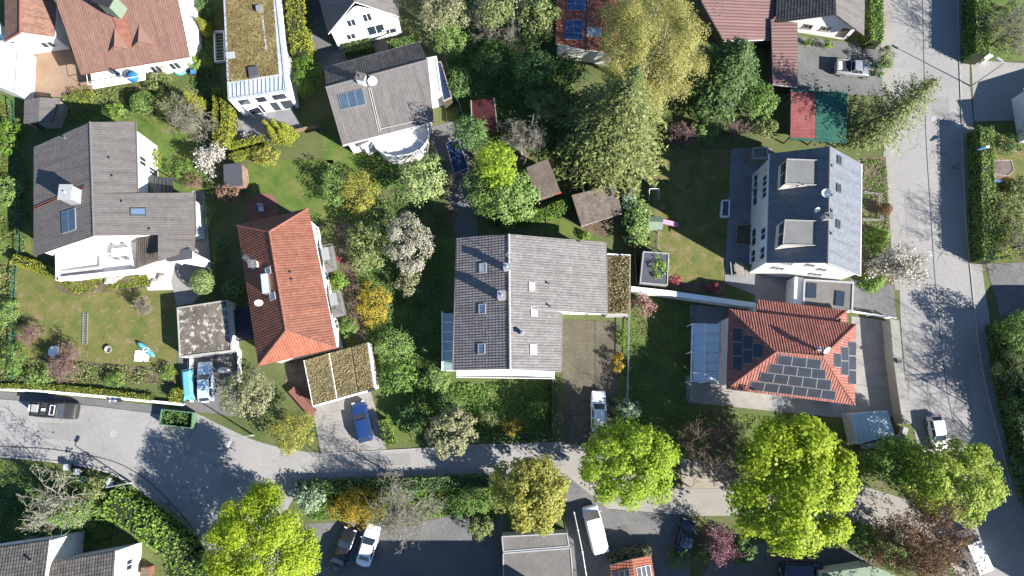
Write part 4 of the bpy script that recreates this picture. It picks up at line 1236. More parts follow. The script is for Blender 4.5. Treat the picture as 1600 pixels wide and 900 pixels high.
seam(smooth_path([(310, 838), (280, 800), (232, 752), (180, 722), (110, 706), (40, 699), (-80, 697)], 5), 0.09)
seam([(150, 634.5), (0, 623.5), (-60, 619)], 0.05)
seam([(290, 652), (150, 634.5)], 0.05)
seam([(930, 500), (930, 690)], 0.05, 11)
seam([(1336, 600), (1405, 612)], 0.03, 11); seam([(1338, 556), (1400, 566)], 0.03, 11)
seam([(955, 796), (1075, 806)], 0.05, 9)
for pl in ([(1455, 150), (1482, 152), (1484, 196), (1458, 195)], [(1412, 300), (1432, 301), (1436, 372), (1417, 371)], [(60, 660), (128, 664), (124, 690), (58, 684)], [(560, 712), (640, 709), (642, 726), (562, 729)], [(350, 730), (392, 738), (380, 775), (342, 762)], [(1485, 560), (1512, 562), (1520, 640), (1495, 642)], [(840, 705), (880, 703), (884, 728), (842, 730)]): sheet('road_patch', pl, 6, 'asphalt_patch')
for x, y in ((1492, 262), (1499, 80), (1519, 470), (262, 788), (620, 745), (60, 628)):
    p = P(x, y)
    m = MB().box((p.x, p.y, .03), (.5, .34, .03)); m.build('drain_frame', M['dark_metal'])['kind'] = 'structure'
    for k in range(4):
        MB().box((p.x - .17 + .11 * k, p.y, .052), (.05, .28, .012)).build('drain_bar', M['frame_grey'], bpy.data.objects[[o.name for o in COL.objects if o.name.startswith('drain_frame')][-1]])
for x, y in ((177, 677), (1540, 217), (1459, 186), (1498, 196), (1464, 500)):
    p = P(x, y)
    m = MB().lathe((p.x, p.y, 0), [(0.42, 0.018), (0.42, 0.036), (0.36, 0.038), (0.34, 0.034), (0.05, 0.034)], 18)
    tag(m.build('manhole_cover', M['frame_grey'], None, org=(p.x, p.y, 0)), 
        {177: 'round manhole cover on the sunny bend of the lower street', 1540: 'round manhole cover on the shaded driveway behind the street lamp', 1459: 'small manhole cover on the main road beside the leaning larch', 1498: 'manhole cover at the kerb opposite the shaded driveway', 1464: 'manhole cover in the main road by the boundary wall'}[x], 'manhole cover')

# ================================================================== BUILDINGS
# ---- central house with a lichened roof
H0 = House('central_house', 'central house with lichened grey tile roof and long right-hand catslide wing', [
    [(714, 372, 5.7), (795, 366, 8.2), (797, 577, 8.2), (708, 579)],
    [(795, 366, 8.2), (946, 379, 3.9), (948, 492), (877, 488)][:2] + [(948, 491), (796, 481, 8.2)],
    [(796, 481, 8.2), (877, 487, 5.75), (876, 581), (797, 577, 8.2)],
], wall=[(714, 372, 5.7), (946, 379, 3.9), (948, 491, 3.9), (877, 487, 5.7), (876, 581, 5.7), (708, 579, 5.7)], overhang=0.5, tile='tile_lichen', tiles=(0.30, 0.40), amp=0.05, step=0.025,
    ridges=[((795, 366, 8.2), (797, 577, 8.2))], ridgemat='white_plastic' if False else 'kerb', eaves=[((713, 372, 5.7), (707, 579, 5.7)), ((947, 379, 3.9), (949, 491, 3.9)), ((878, 489, 5.6), (877, 581, 5.6))])
for x, y in ((755, 419), (754, 483), (753, 545), (831, 448), (834, 487), (833, 546)):
    H0.skylight(x, y, 1.15, 0.85, 'wood_grey' if x == 831 else 'frame_grey', 'pane_sky' if x < 800 and y > 430 else 'pane_grey')
H0.chimney(784, 464, 0.75, 0.75, 1.35, 'grey_wall', 0.0, 'steel'); H0.chimney(792, 420, 0.6, 0.6, 1.2, 'grey_wall', 0.0, 'steel')
H0.aerial(800, 408, 2.4); H0.chimney(816, 521, 0.35, 0.35, 0.85, 'steel', 0, 'steel', 'flue'); H0.vent(860, 479, 0.5); H0.vent(858, 444, 0.45); H0.vent(906, 378, 0.4)
wo = MB()
for k in range(1):
    strip([P(714, 581, 4.6), P(800, 579, 5.4), P(866, 582, 4.8)], 1.0, 4.9, 5.02, wo)
wo.build('verge_board', M['white'], H0.root)
H0.part_slab('balcony_floor', [(716, 570, 2.8), (868, 572, 2.8), (866, 592, 2.8), (714, 590, 2.8)], 0.2, 'white_deck')
H0.railing([(714, 590, 2.8), (866, 592, 2.8)], 1.0, 'white', panel='white')
cons = thing('conservatory', 'lean-to glass conservatory with pale green roof against the left side of the central house', 'conservatory', P(699, 533))
MB().prism([P(690, 488, 2.8), P(712, 489, 2.8), P(708, 578, 2.8), P(690, 578, 2.8)], 0, 0.6).build('wall', M['white_wall'], cons)
for k in range(6):
    a, b = 489 + 89 * k / 6, 489 + 89 * (k + 1) / 6
    MB().slab([P(692, a + .5, 2.7), P(711, a + .5, 3.1), P(710, b - .5, 3.1), P(692, b - .5, 2.7)], 0.04).build('roof_pane', M['glass_green'], cons)
    MB().slab([P(691, b - .5, 2.74), P(711, b - .5, 3.14), P(711, b + .5, 3.14), P(691, b + .5, 2.74)], 0.1).build('rafter', M['white'], cons)
    q0, q1 = P(691, a + 1, 2.7), P(691, b - 1, 2.7)
    MB().slab([Vector((q0.x, q0.y, 2.6)), Vector((q1.x, q1.y, 2.6)), Vector((q1.x + .04, q1.y, 2.6)), Vector((q0.x + .04, q0.y, 2.6))], 2.0).build('side_pane', M['glass_green'], cons)
strip([P(691, 487, 2.75), P(691, 579, 2.75)], 0.16, 2.62, 2.78).build('eaves_beam', M['white'], cons)
b0 = thing('planted_roof_annexe', 'low annexe with dry grass roof beside the wing of the central house', 'annexe', P(968, 440))
MB().prism([P(949, 396, 2.2), P(985, 398, 2.2), P(984, 492, 2.2), P(949, 492, 2.2)], 0, 2.05).build('wall', M['grey_wall'], b0)
MB().prism([P(951, 398, 2.2), P(983, 400, 2.2), P(982, 490, 2.2), P(951, 490, 2.2)], 2.052, 2.2).build('roof_soil', M['dry_grass_bed'], b0)
strip([P(949, 397, 2.25), P(985, 399, 2.25)], 0.15, 2.0, 2.3).build('edge_beam', M['white'], b0)
strip([P(984.5, 400, 2.25), P(984, 492, 2.25)], 0.12, 2.0, 2.28).build('edge_beam', M['wood_grey'], b0)
C = np.array([P(R.uniform(951, 983), R.uniform(400, 490), 2.25)[:] for _ in range(2600)]); C[:, 2] += R.random(2600) * 0.25
o = quads('dry_grass', C, R.normal(size=(2600, 3)) + np.array([0, 0, .6]), 0.13 * R.uniform(.6, 1.4, 2600), 'straw', b0); o['kind'] = 'stuff'
H0.window(905, 494, 1.3, 2.3, 2.1, 'white', 'cream_wall', door=True); H0.window(930, 494, 1.3, 2.3, 2.1, 'white', 'cream_wall', door=True)
for x in (735, 765, 795, 830, 855): H0.window(x, 588, 1.4 if x % 2 else 3.8, 1.2, 1.3)

# ---- town house with blue-black roof
H10 = House('town_house', 'tall white double town house with blue-black roof and two flat grey dormers', [
    [(1203, 240, 6.6), (1296, 229, 10.2), (1293, 411, 10.2), (1198, 411)],
    [(1296, 229, 10.2), (1346, 256, 6.5), (1344, 431), (1293, 411, 10.2)],
], wall=[(1203, 240, 6.6), (1346, 256, 6.5), (1344, 431, 6.5), (1198, 411, 6.6)], overhang=0.25, tile='tile_slate', tiles=(0.33, 0.42), amp=0.02, step=0.025,
    ridges=[((1296, 229, 10.2), (1293, 411, 10.2))], ridgemat='gutter', eaves=[((1202, 240, 6.6), (1197, 411, 6.6)), ((1347, 256, 6.5), (1345, 431, 6.5))], gmat='white')
for quad in ([(1229, 249), (1287, 251), (1285, 290), (1227, 287)], [(1226, 344), (1286, 346), (1284, 384), (1223, 382)]):
    pts, zb = dormer_box(H10, quad, 9.5, 'dormer_felt', 'paving_pale')
    strip(pts + [pts[0]], .08, 9.5, 9.65).build('dormer_edge', M['kerb'], H10.roof)
    a, b = P(quad[0][0], quad[0][1], 9.6), P(quad[3][0], quad[3][1], 9.6)
    for t in (0.06, 0.53):
        p, q = a.lerp(b, t), a.lerp(b, t + 0.41)
        MB().slab([Vector((p.x - .03, p.y, 9.3)), Vector((q.x - .03, q.y, 9.3)), Vector((q.x + .05, q.y, 9.3)), Vector((p.x + .05, p.y, 9.3))], 1.1).build('dormer_window', M['pane'], H10.roof)
for x, y in ((1310, 250), (1309, 294), (1308, 350)): H10.skylight(x, y, 0.95, 0.8, 'frame_dark', 'pane')
for x, y in ((1300, 260), (1300, 306), (1300, 331), (1299, 366)): H10.vent(x, y, 0.45, 0.14, 'steel')
H10.dish(1286, 305, -2.4, 0.5, 0.9); H10.dish(1270, 331, -1.2, 0.36, 0.9); H10.chimney(1289, 341, 0.7, 0.6, 0.9, 'grey_wall')
for y, z, w in ((282, 4.6, 1.4), (300, 4.6, 1.4), (283, 1.5, 1.8), (306, 1.5, 2.4), (365, 4.6, 1.5), (395, 4.6, 1.5), (370, 1.5, 2.2), (400, 1.5, 1.6)):
    H10.window(1186 if z > 3 else 1172, y, z, w, 1.5, 'white')
for x, z, w in ((1232, 6.9, 0.8), (1266, 7.4, 0.8), (1285, 6.2, 0.8), (1216, 4.2, 1.2), (1275, 3.7, 1.3)):
    H10.window(x, 428, z, w, 0.9, 'frame_grey')
g = flat_building('flat_garage', 'flat-roofed grey double garage joined to the front of the town house', 'garage', [(1256, 436), (1334, 441), (1332, 487), (1254, 480)], 2.9, 'felt_grey', 'white_wall', 'frame_grey', 0.08)
for q in ([(1260, 442), (1276, 443), (1275, 466), (1259, 465)], [(1306, 454), (1320, 456), (1318, 479), (1304, 477)]):
    pts = [P(x, y, 2.95) for x, y in q]
    MB().slab(pts, 0.12, 0.06).build('rooflight', M['pane'], g[0], bevel=0.02)
w = wall_thing('white screen wall between the shaded yard and the flat double garage', [(1249, 433), (1247, 476)], 0.95, 2.6, 'white_wall', coping='white')

# ---- solar house
TL, TR, BR, BL, RL, RR = (1140, 483, 5.4), (1337, 507, 5.4), (1335, 632, 5.4), (1136, 607, 5.4), (1212, 550, 8.2), (1285, 557, 8.2)
H11 = House('solar_house', 'red-tiled hipped house with solar panels on three roof slopes', [
    [TL, TR, RR, RL], [TR, BR, RR], [BR, BL, RL, RR], [BL, TL, RL],
    [(1183, 468, 3.9), (1323, 485, 3.9), (1302, 503, 4.9), (1182, 489)], [(1323, 485, 3.9), (1323, 504, 3.9), (1302, 503, 4.9)],
], wall=[TL, TR, BR, BL], overhang=0.6, tile='tile_red', tiles=(0.30, 0.38), amp=0.06, step=0.03, soffit='frame_dark',
    ridges=[(TL, RL), (RL, RR), (RR, TR), (RL, BL), (RR, BR), ((1302, 503, 4.9), (1323, 485, 3.9))], ridgemat='terracotta', eaves=[(TL, TR), (TR, BR), (BR, BL), (BL, TL)], gmat='gutter_red')
def row(n, l, r, dl, dr):          # a row of panels between its left edge (top, bottom) and right edge
    for k in range(n):
        a, b = k / n, (k + 1) / n
        f = lambda p, q, t: (p[0] + (q[0] - p[0]) * t, p[1] + (q[1] - p[1]) * t)
        H11.panel_quad([f(l, r, a), f(l, r, b), f(dl, dr, b), f(dl, dr, a)], 'frame_grey', 'panel_pv')
row(3, (1216, 554), (1283, 561.5), (1213, 568), (1281.5, 576.5))
row(4, (1203, 567.5), (1290, 577), (1199.5, 581.5), (1289, 592))
row(5, (1188.5, 580.5), (1299, 593), (1184.5, 595), (1297, 609))
row(6, (1174, 594.5), (1306, 610.5), (1169.5, 608), (1304, 624.5))
for c, (x0, x1, y0, n) in enumerate(((1145.5, 1161.5, 512, 3), (1161.8, 1177, 523.5, 2), (1177.5, 1193, 536.5, 1))):
    for k in range(n):
        H11.panel_quad([(x0, y0 + 22 * k), (x1, y0 + 1.2 + 22 * k), (x1 - 1, y0 + 23 + 22 * k), (x0 - 1, y0 + 21.8 + 22 * k)], 'frame_grey', 'panel_pv')
for c, (x0, x1, y0, n) in enumerate(((1324.5, 1336.2, 533.5, 3), (1313, 1324.2, 541.5, 2), (1302, 1312.6, 551.5, 1))):
    for k in range(n):
        H11.panel_quad([(x0, y0 + 22.3 * k), (x1, y0 + 1 + 22.3 * k), (x1, y0 + 23 + 22.3 * k), (x0, y0 + 22 + 22.3 * k)], 'frame_grey', 'panel_pv')
MB().prism([P(1186, 473, 3.8), P(1319, 489, 3.8), P(1319, 503, 3.8), P(1186, 492, 3.8)][::-1], 0, 3.75).build('extension_wall', M['white_wall'], H11.root)
H11.dish(1281, 548, -1.0, 0.45, 1.5)
H11.chimney(1275, 546, 0.3, 0.3, 0.7, 'steel', 0, 'steel', 'flue')
for x in (1165, 1195, 1230, 1262, 1300): H11.window(x, 628, 3.8, 1.3, 1.9 if x in (1195, 1230) else 1.2)
for y in (525, 560, 590): H11.window(1128, y, 3.9, 1.4, 1.4)
pg = thing('glass_pergola', 'white-framed glass pergola on the left side of the solar house', 'pergola', P(1110, 552))
for i in range(2):
    for j in range(6):
        x0, x1 = (1083, 1102) if i == 0 else (1103, 1123)
        y0, y1 = 506 + 15 * j, 506 + 15 * (j + 1)
        MB().slab([P(x0, y0 + (x0 - 1083) * 0.02, 2.7 + .12 * i), P(x1, y0 + .5, 2.82 + .12 * i), P(x1, y1 - .5, 2.82 + .12 * i), P(x0, y1 - 1, 2.7 + .12 * i)], 0.03).build('roof_pane', M['glass_blue'], pg)
for a, b in (((1082, 505), (1080, 597)), ((1102.5, 505), (1101, 598)), ((1124, 504), (1122, 600))):
    strip([P(*a, 2.85), P(*b, 2.85)], 0.12, 2.72, 2.9).build('beam', M['white'], pg)
for j in range(7):
    strip([P(1081, 506 + 15 * j, 2.8), P(1124, 507 + 15 * j, 2.8)], 0.07, 2.86, 2.94).build('glazing_bar', M['white'], pg)
for x, y in ((1082, 506), (1081, 550), (1080, 596), (1101, 597), (1122, 599)):
    p = P(x, y, 2.7); MB().tube((p.x, p.y, 0), (p.x, p.y, 2.7), 0.06, None, 8).build('post', M['white'], pg)
p = P(1112, 538, 0.75)
tb = thing('garden_table', 'oval pale garden table under the glass pergola', 'table', (p.x, p.y, 0))
MB().lathe((p.x, p.y, 0), [(1.0, 0.70), (1.02, 0.72), (1.02, 0.75), (1.0, 0.76)], 24, 0.62, 1.0).build('table_top', M['white_plastic'], tb)
for sx in (-1, 1):
    for sy in (-1, 1): MB().tube((p.x + .35 * sx, p.y + .6 * sy, 0), (p.x + .35 * sx, p.y + .6 * sy, .71), 0.04, None, 8).build('leg', M['white_plastic'], tb)
gs = flat_building('glass_greenhouse', 'pale blue glass-roofed greenhouse at the foot of the solar house drive', 'greenhouse', [(1329, 647), (1386, 642), (1397, 679), (1340, 694)], 2.3, 'glass_shed', 'grey_wall', 'zinc', 0.03, 0.1)
for t in (0.2, 0.4, 0.6, 0.8):
    a = P(1329, 647, 2.3).lerp(P(1386, 642, 2.3), t); b = P(1340, 694, 2.3).lerp(P(1397, 679, 2.3), t)
    strip([a, b], 0.06, 2.27, 2.33).build('glazing_bar', M['zinc'], gs[0])

# ---- long orange-red hipped house
a, b, c, d, e, f = (371, 352, 6.0), (481, 326, 6.0), (525, 543, 6.0), (404, 571, 6.0), (421, 362, 9.0), (447, 516, 9.0)
H12 = House('hipped_house', 'long orange-red hipped house with balconies on its white right side', [
    [a, b, e], [b, c, f, e], [c, d, f], [d, a, e, f]], wall=[a, b, c, d], overhang=0.55, tile='tile_red2', tiles=(0.30, 0.38), amp=0.035, step=0.05, tilemats={2: 'tile_orange'},
    ridges=[(a, e), (b, e), (e, f), (f, c), (f, d)], ridgemat='terracotta', eaves=[(a, b), (b, c), (c, d), (d, a)], gmat='gutter_red')
H12.skylight(420, 423, 0.8, 0.95, 'frame_grey', 'pane_sky'); H12.skylight(427, 463, 0.8, 0.95, 'frame_grey', 'pane_sky')
pts, zb = dormer_box(H12, [(407, 429), (417, 427), (420, 456), (410, 458)], 9.2, 'zinc', 'steel')
H12.aerial(399, 412, 2.2); H12.chimney(400, 415, 0.8, 0.6, 1.1, 'white_wall', 0.2); H12.dish(409, 474, -1.2, 0.45, 0.9)
H12.vent(457, 427, 0.4); H12.vent(459, 438, 0.4)
for i, (q, lab) in enumerate((([(501, 388), (521, 384), (528, 422), (509, 426)], 'upper'), ([(513, 459), (533, 455), (541, 492), (520, 497)], 'lower'))):
    H12.part_slab('balcony_floor', [(x, y, 3.1) for x, y in q], 0.18, 'felt_grey')
    H12.railing([(q[0][0], q[0][1], 3.1), (q[1][0], q[1][1], 3.1), (q[2][0], q[2][1], 3.1), (q[3][0], q[3][1], 3.1)], 0.95, 'steel')
    MB().slab([P(x * .55 + q[0][0] * .45, y * .5 + q[0][1] * .5, 5.3) for x, y in q], 0.08).build('awning', M['frame_grey'], H12.root)
for y, z in ((350, 4.4), (375, 4.4), (440, 4.4), (470, 4.4), (510, 4.4), (360, 1.4), (430, 1.4), (505, 1.4)): H12.window(498 + (y - 350) * .2, y, z, 1.2, 1.4)
for x in (440, 470, 500): H12.window(x, 560, 4.2, 1.2, 1.2)

# ---- grey house on the left
H3 = House('grey_house', 'grey-roofed house with solar collector, broad chimney and long low wing', [
    [(53, 230, 5.4), (141, 191, 8.0), (147, 368, 8.0), (53, 400)],
    [(141, 191, 8.0), (211, 190, 6.0), (214, 301), (145, 303, 8.0)],
    [(145, 303, 8.0), (303, 301, 3.8), (305, 366), (147, 368, 8.0)],
    [(247, 366, 5.15), (305, 366, 3.75), (304, 390, 3.75), (247, 408)],
], wall=[(53, 230, 5.4), (141, 191, 8.0), (211, 190, 6.0), (214, 301, 6.0), (303, 301, 3.8), (305, 366, 3.8), (147, 368, 8.0), (53, 400, 5.4)], overhang=0.5, tile='tile_grey', tiles=(0.30, 0.38), amp=0.018, step=0.022, soffit='dark_wood',
    ridges=[((141, 191, 8.0), (147, 368, 8.0))], ridgemat='gutter', eaves=[((53, 230, 5.4), (53, 400, 5.4)), ((304, 301, 3.8), (306, 366, 3.8)), ((212, 190, 6.0), (215, 301, 6.0))])
H3.panel_quad([(97, 332), (119, 325), (120, 359), (99, 366)], 'steel', 'collector', 0.16, (2, 1), 'solar_collector')
H3.skylight(216, 331, 0.9, 1.6, 'frame_dark', 'pane_sky')
H3.chimney(120, 309, 1.3, 1.6, 2.0, 'frame_grey', 0.0, 'frame_grey')
m_ = MB()
for dx in (0, 3.5):
    m_.tube(onplane(54, 324 + dx, H3.faces[0][0][0], H3.faces[0][1]) + Vector((0, 0, .12)), onplane(134, 290 + dx, H3.faces[0][0][0], H3.faces[0][1]) + Vector((0, 0, .12)), 0.05, None, 6)
m_.build('snow_guard', M['gutter_red'], H3.roof)
for x, y in ((104, 217), (175, 249), (180, 277), (195, 317), (238, 360)): H3.vent(x, y, 0.4)
H3.window(225, 252, 3.6, 1.2, 1.6); H3.window(225, 270, 1.3, 1.0, 2.0, door=True)
MB().slab([P(212, 366, 3.9), P(246, 365, 3.9), P(246, 408, 3.0), P(213, 420, 3.0)], 0.1).build('porch_roof', M['wood_grey'], H3.root)
for k in range(11):
    x = 213.5 + 31.5 * k / 10
    strip([P(x, 366, 3.92), P(x, 419 - (x - 213) * .35, 3.05)], 0.10, 3.0, 3.0).v and None
    MB().slab([P(x, 366, 3.99), P(x + 1.4, 366, 3.99), P(x + 1.4, 419 - (x - 213) * .35, 3.09), P(x, 419 - (x - 213) * .35, 3.09)], 0.09).build('batten', M['dark_wood'], H3.root)
H3.part_slab('terrace_floor', [(88, 392, 2.7), (147, 373, 2.7), (212, 370, 2.7), (213, 424, 2.7), (89, 438, 2.7)], 0.22, 'white_deck')
MB().prism([P(90, 396, 2.45), P(212, 380, 2.45), P(212, 421, 2.45), P(91, 434, 2.45)], 0, 2.46).build('terrace_wall', M['white_wall'], H3.root)
H3.part_slab('parapet', [(88, 433, 3.5), (213, 420, 3.5), (213, 424, 3.5), (88, 438, 3.5)], 0.8, 'white_wall')
H3.part_slab('parapet', [(86, 394, 3.5), (90, 393, 3.5), (91, 437, 3.5), (87, 438, 3.5)], 0.8, 'white_wall')
H3.part_slab('planter', [(92, 424, 3.1), (155, 416, 3.1), (155, 402, 3.1), (158, 402, 3.1), (158, 420, 3.1), (92, 428, 3.1)], 0.4, 'grey_wall')
for k, x in enumerate((110, 122, 135)): H3.part_slab('pergola_bar', [(x, 389 - k * 4, 3.9), (x + 14, 384 - k * 4, 3.9), (x + 15, 386 - k * 4, 3.9), (x + 1, 391 - k * 4, 3.9)], 0.1, 'white')
p = P(188, 394, 3.4)
t = thing('terrace_table', 'white table on the sunny white terrace of the grey house', 'table', (p.x, p.y, 2.7))
ORG[t.name] = Vector((p.x, p.y, 2.7))
MB().box((p.x, p.y, 3.42), (2.0, 0.95, 0.05), 0.1).build('table_top', M['white'], t)
for sx in (-1, 1):
    for sy in (-1, 1): MB().box((p.x + sx * .85, p.y + sy * .35, 3.05), (.06, .06, .7)).build('leg', M['white'], t)
for k, (x, y, side) in enumerate(((178, 387, 'above left'), (196, 386, 'above right'), (184, 404, 'below left'), (200, 404, 'below right'))):
    q = P(x, y, 3.1)
    ch = thing('garden_chair', 'metal garden chair %s of the white terrace table' % side, 'chair', (q.x, q.y, 2.7), 'terrace chairs')
    MB().box((q.x, q.y, 3.14), (.48, .48, .05), .2 * k).build('seat', M['paint_silver'], ch)
    MB().box((q.x, q.y + (0.24 if y < 395 else -.24), 3.4), (.46, .04, .5), .1).build('backrest', M['paint_silver'], ch)
    for sx in (-.2, .2):
        for sy in (-.2, .2): MB().tube((q.x + sx, q.y + sy, 2.7), (q.x + sx, q.y + sy, 3.13), .018, None, 6).build('leg', M['paint_silver'], ch)
pts, zb = dormer_box(H3, [(260, 393), (296, 388), (296, 402), (260, 407)], 4.3, 'slate_felt', 'frame_dark')
MB().slab([P(262, 394, 4.32), P(294, 389.5, 4.32), P(294, 400.5, 4.32), P(262, 405, 4.32)], 0.03, 0.03).build('dormer_pane', M['slate_felt'], H3.roof)
aw = thing('white_porch', 'small white flat-roofed porch beside the path right of the grey house', 'porch', P(298, 405))
MB().slab([P(296, 391, 2.4), P(324, 405, 2.4), P(322, 418, 2.4), P(268, 408, 2.4)], 0.16).build('roof', M['white_deck'], aw)
for x, y in ((300, 393), (322, 406), (320, 416), (274, 408)):
    p = P(x, y, 2.3); MB().box((p.x, p.y, 1.12), (.14, .14, 2.24)).build('post', M['white'], aw)
pg = thing('dark_pergola', 'dark timber pergola beside the white wall of the grey house', 'pergola', P(245, 289))
for k in range(9):
    x = 220 + 6 * k
    strip([P(x, 277, 2.5), P(x, 301, 2.5)], 0.34, 2.42, 2.5).build('slat', M['frame_dark'], pg)
for x, y in ((219, 279), (271, 279), (219, 300), (271, 300)):
    p = P(x, y, 2.4); MB().box((p.x, p.y, 1.2), (.12, .12, 2.4)).build('post', M['frame_dark'], pg)

# ---- brown-roofed house, top left
H1 = House('brown_house', 'large brown-tiled house with two small gabled dormers at the top left', [
    [(126, 116, 4.3), (296, 88, 4.3), (256, -110, 9.4), (60, -80)],
    [(60, -80, 9.4), (256, -110, 9.4), (230, -330, 4.3), (10, -290)],
], wall=[(126, 116, 4.3), (296, 88, 4.3), (230, -330, 4.3), (10, -290, 4.3)], overhang=0.8, tile='tile_brown', tiles=(0.28, 0.34), amp=0.025, step=0.025, soffit='dark_wood',
    ridges=[((60, -80, 9.4), (256, -110, 9.4))], ridgemat='terracotta', eaves=[((126, 116, 4.3), (296, 88, 4.3))], gmat='gutter_red')
for (xa, ya), (xb, yb), (xc, yc), (xt, yt) in (((169, 82), (204, 77), (180, 42), (186, 66)), ((205, 75), (242, 70), (218, 38), (223, 58))):
    f0, n0 = H1.faces[0]
    A, B, Cc = (onplane(x, y, f0[0], n0) + Vector((0, 0, .08)) for x, y in ((xa, ya), (xb, yb), (xc, yc)))
    Tp = A.lerp(B, 0.5) + Vector((0, 0, 1.05))
    MB().add([A, B, Tp, Cc], [(0, 2, 3), (1, 3, 2)]).add([A, B, Tp, A + Vector((0, 0, -.3)), B + Vector((0, 0, -.3))], [(0, 1, 2), (3, 4, 1, 0)]).build('gabled_dormer', M['tile_brown'], H1.roof)
    mid = A.lerp(B, .5)
    dr = (B - A).normalized()
    MB().frame_box(mid + Vector((0, 0, .12)), dr, Vector((0, 0, 1)), Vector((dr.y, -dr.x, 0)), -.4, .4, 0, .5, -.02, .06).build('dormer_window', M['wood'], H1.roof)
f0, n0 = H1.faces[0]
q = [onplane(x, y, f0[0], n0) for x, y in ((176, 28), (198, 26), (207, 76), (199, 78))]
MB().add([p + Vector((0, 0, .05)) for p in q] + [p + Vector((0, 0, .16)) for p in q], [(4, 5, 6, 7), (0, 1, 5, 4), (1, 2, 6, 5), (2, 3, 7, 6), (3, 0, 4, 7)]).build('valley_sheet', M['terracotta'], H1.roof)
q = P(172, 6, 9.2)
MB().box((q.x, q.y, 9.0), (1.9, 1.5, 2.6), -.4).build('chimney', M['green_canvas'], H1.roof, bevel=0.03)
MB().box((q.x, q.y, 10.4), (2.2, 1.8, .15), -.4).build('chimney_cap', M['dark_metal'], H1.roof)
MB().box((q.x + .5, q.y, 10.6), (.5, .5, .4), -.4).build('flue', M['dark_metal'], H1.roof); MB().box((q.x - .5, q.y, 10.6), (.5, .5, .4), -.4).build('flue', M['dark_metal'], H1.roof)
H1.part_slab('balcony_floor', [(141, 113, 2.8), (226, 102, 2.8), (226, 124, 2.8), (145, 138, 2.8)], 0.2, 'white_deck')
H1.railing([(141, 113, 2.8), (145, 138, 2.8), (226, 124, 2.8)], 0.95, 'white', panel=None)
for x in (160, 200, 245, 275): H1.window(x, 118, 1.5, 1.3, 1.6)
p = P(187, 118, 3.2)
t = thing('parasol', 'folded dark parasol standing on the white balcony of the brown house', 'parasol', (p.x, p.y, 2.8)); ORG[t.name] = Vector((p.x, p.y, 2.8))
MB().tube((p.x, p.y, 2.8), (p.x, p.y, 4.9), .03, None, 8).build('pole', M['steel'], t)
MB().lathe((p.x, p.y, 3.5), [(.22, 0), (.30, .1), (.2, .8), (.05, 1.4)], 10).build('canopy', M['paint_navy'], t); MB().lathe((p.x, p.y, 2.8), [(.28, 0), (.28, .08), (.06, .1)], 12).build('base', M['grey_wall'], t)
p = P(207, 119, 3.2)
t = thing('covered_table', 'round table under a blue cover on the balcony of the brown house', 'table', (p.x, p.y, 2.8)); ORG[t.name] = Vector((p.x, p.y, 2.8))
MB().lathe((p.x, p.y, 2.8), [(.62, 0), (.68, .1), (.62, .68), (.6, .74), (.05, .78)], 16).build('cover', M['blue_plastic'], t, smooth=True)
MB().tube((p.x, p.y, 2.8), (p.x, p.y, 3.56), .05, None, 8).build('leg', M['steel'], t)
tp = flat_building('white_annexe', 'white flat-roofed annexe right of the brown house at the top', 'annexe', [(276, -40), (298, -40), (302, 60), (292, 72), (284, 66)], 2.6, 'white_deck', 'white_wall', 'white', 0.1)
# ---- small brown hip house
H2 = House('small_hip_house', 'small brown house with hipped end beside the white annexe in the top left corner', [
    [(7, -60, 3.9), (32, -60, 5.6), (32, 51, 5.6), (8, 65)],
    [(32, -60, 5.6), (92, -60, 3.5), (86, 58), (32, 51, 5.6)],
    [(8, 65, 3.9), (86, 58, 3.9), (32, 51, 5.6)],
], wall=[(7, -60, 3.9), (92, -60, 3.5), (86, 58, 3.5), (8, 65, 3.9)], overhang=0.4, tile='tile_brown2', tiles=(0.28, 0.34), amp=0.025, step=0.02, ridges=[((32, -60, 5.6), (32, 51, 5.6)), ((32, 51, 5.6), (8, 65, 3.9))], ridgemat='terracotta')
H2.window(75, 68, 1.6, 1.6, 1.3)
flat_building('white_flat_house', 'white flat-roofed building cut by the left edge beside the tan patio', 'building', [(-60, 20), (-1, 36), (8, 66), (31, 71), (27, 147), (-60, 110)], 3.0, 'white_deck', 'white_wall', 'white', 0.15)
sh = House('garden_shed', 'grey-brown gabled garden shed above the grey house', [
    [(38, 157, 2.1), (62, 152, 2.6), (60, 190, 2.6), (37, 193)], [(62, 152, 2.6), (94, 154, 2.1), (81, 191), (60, 190, 2.6)]],
    wall=[(38, 157, 2.1), (94, 154, 2.1), (81, 191, 2.1), (37, 193, 2.1)], overhang=0.15, wallmat='wood_grey', tile='tile_grey2', tiles=(0.4, 0.8), amp=0.01, step=0.012, cat='shed', soffit='dark_wood')
sh.window(60, 195, 1.0, 0.8, 1.8, 'dark_wood', 'dark_wood', True, 0)

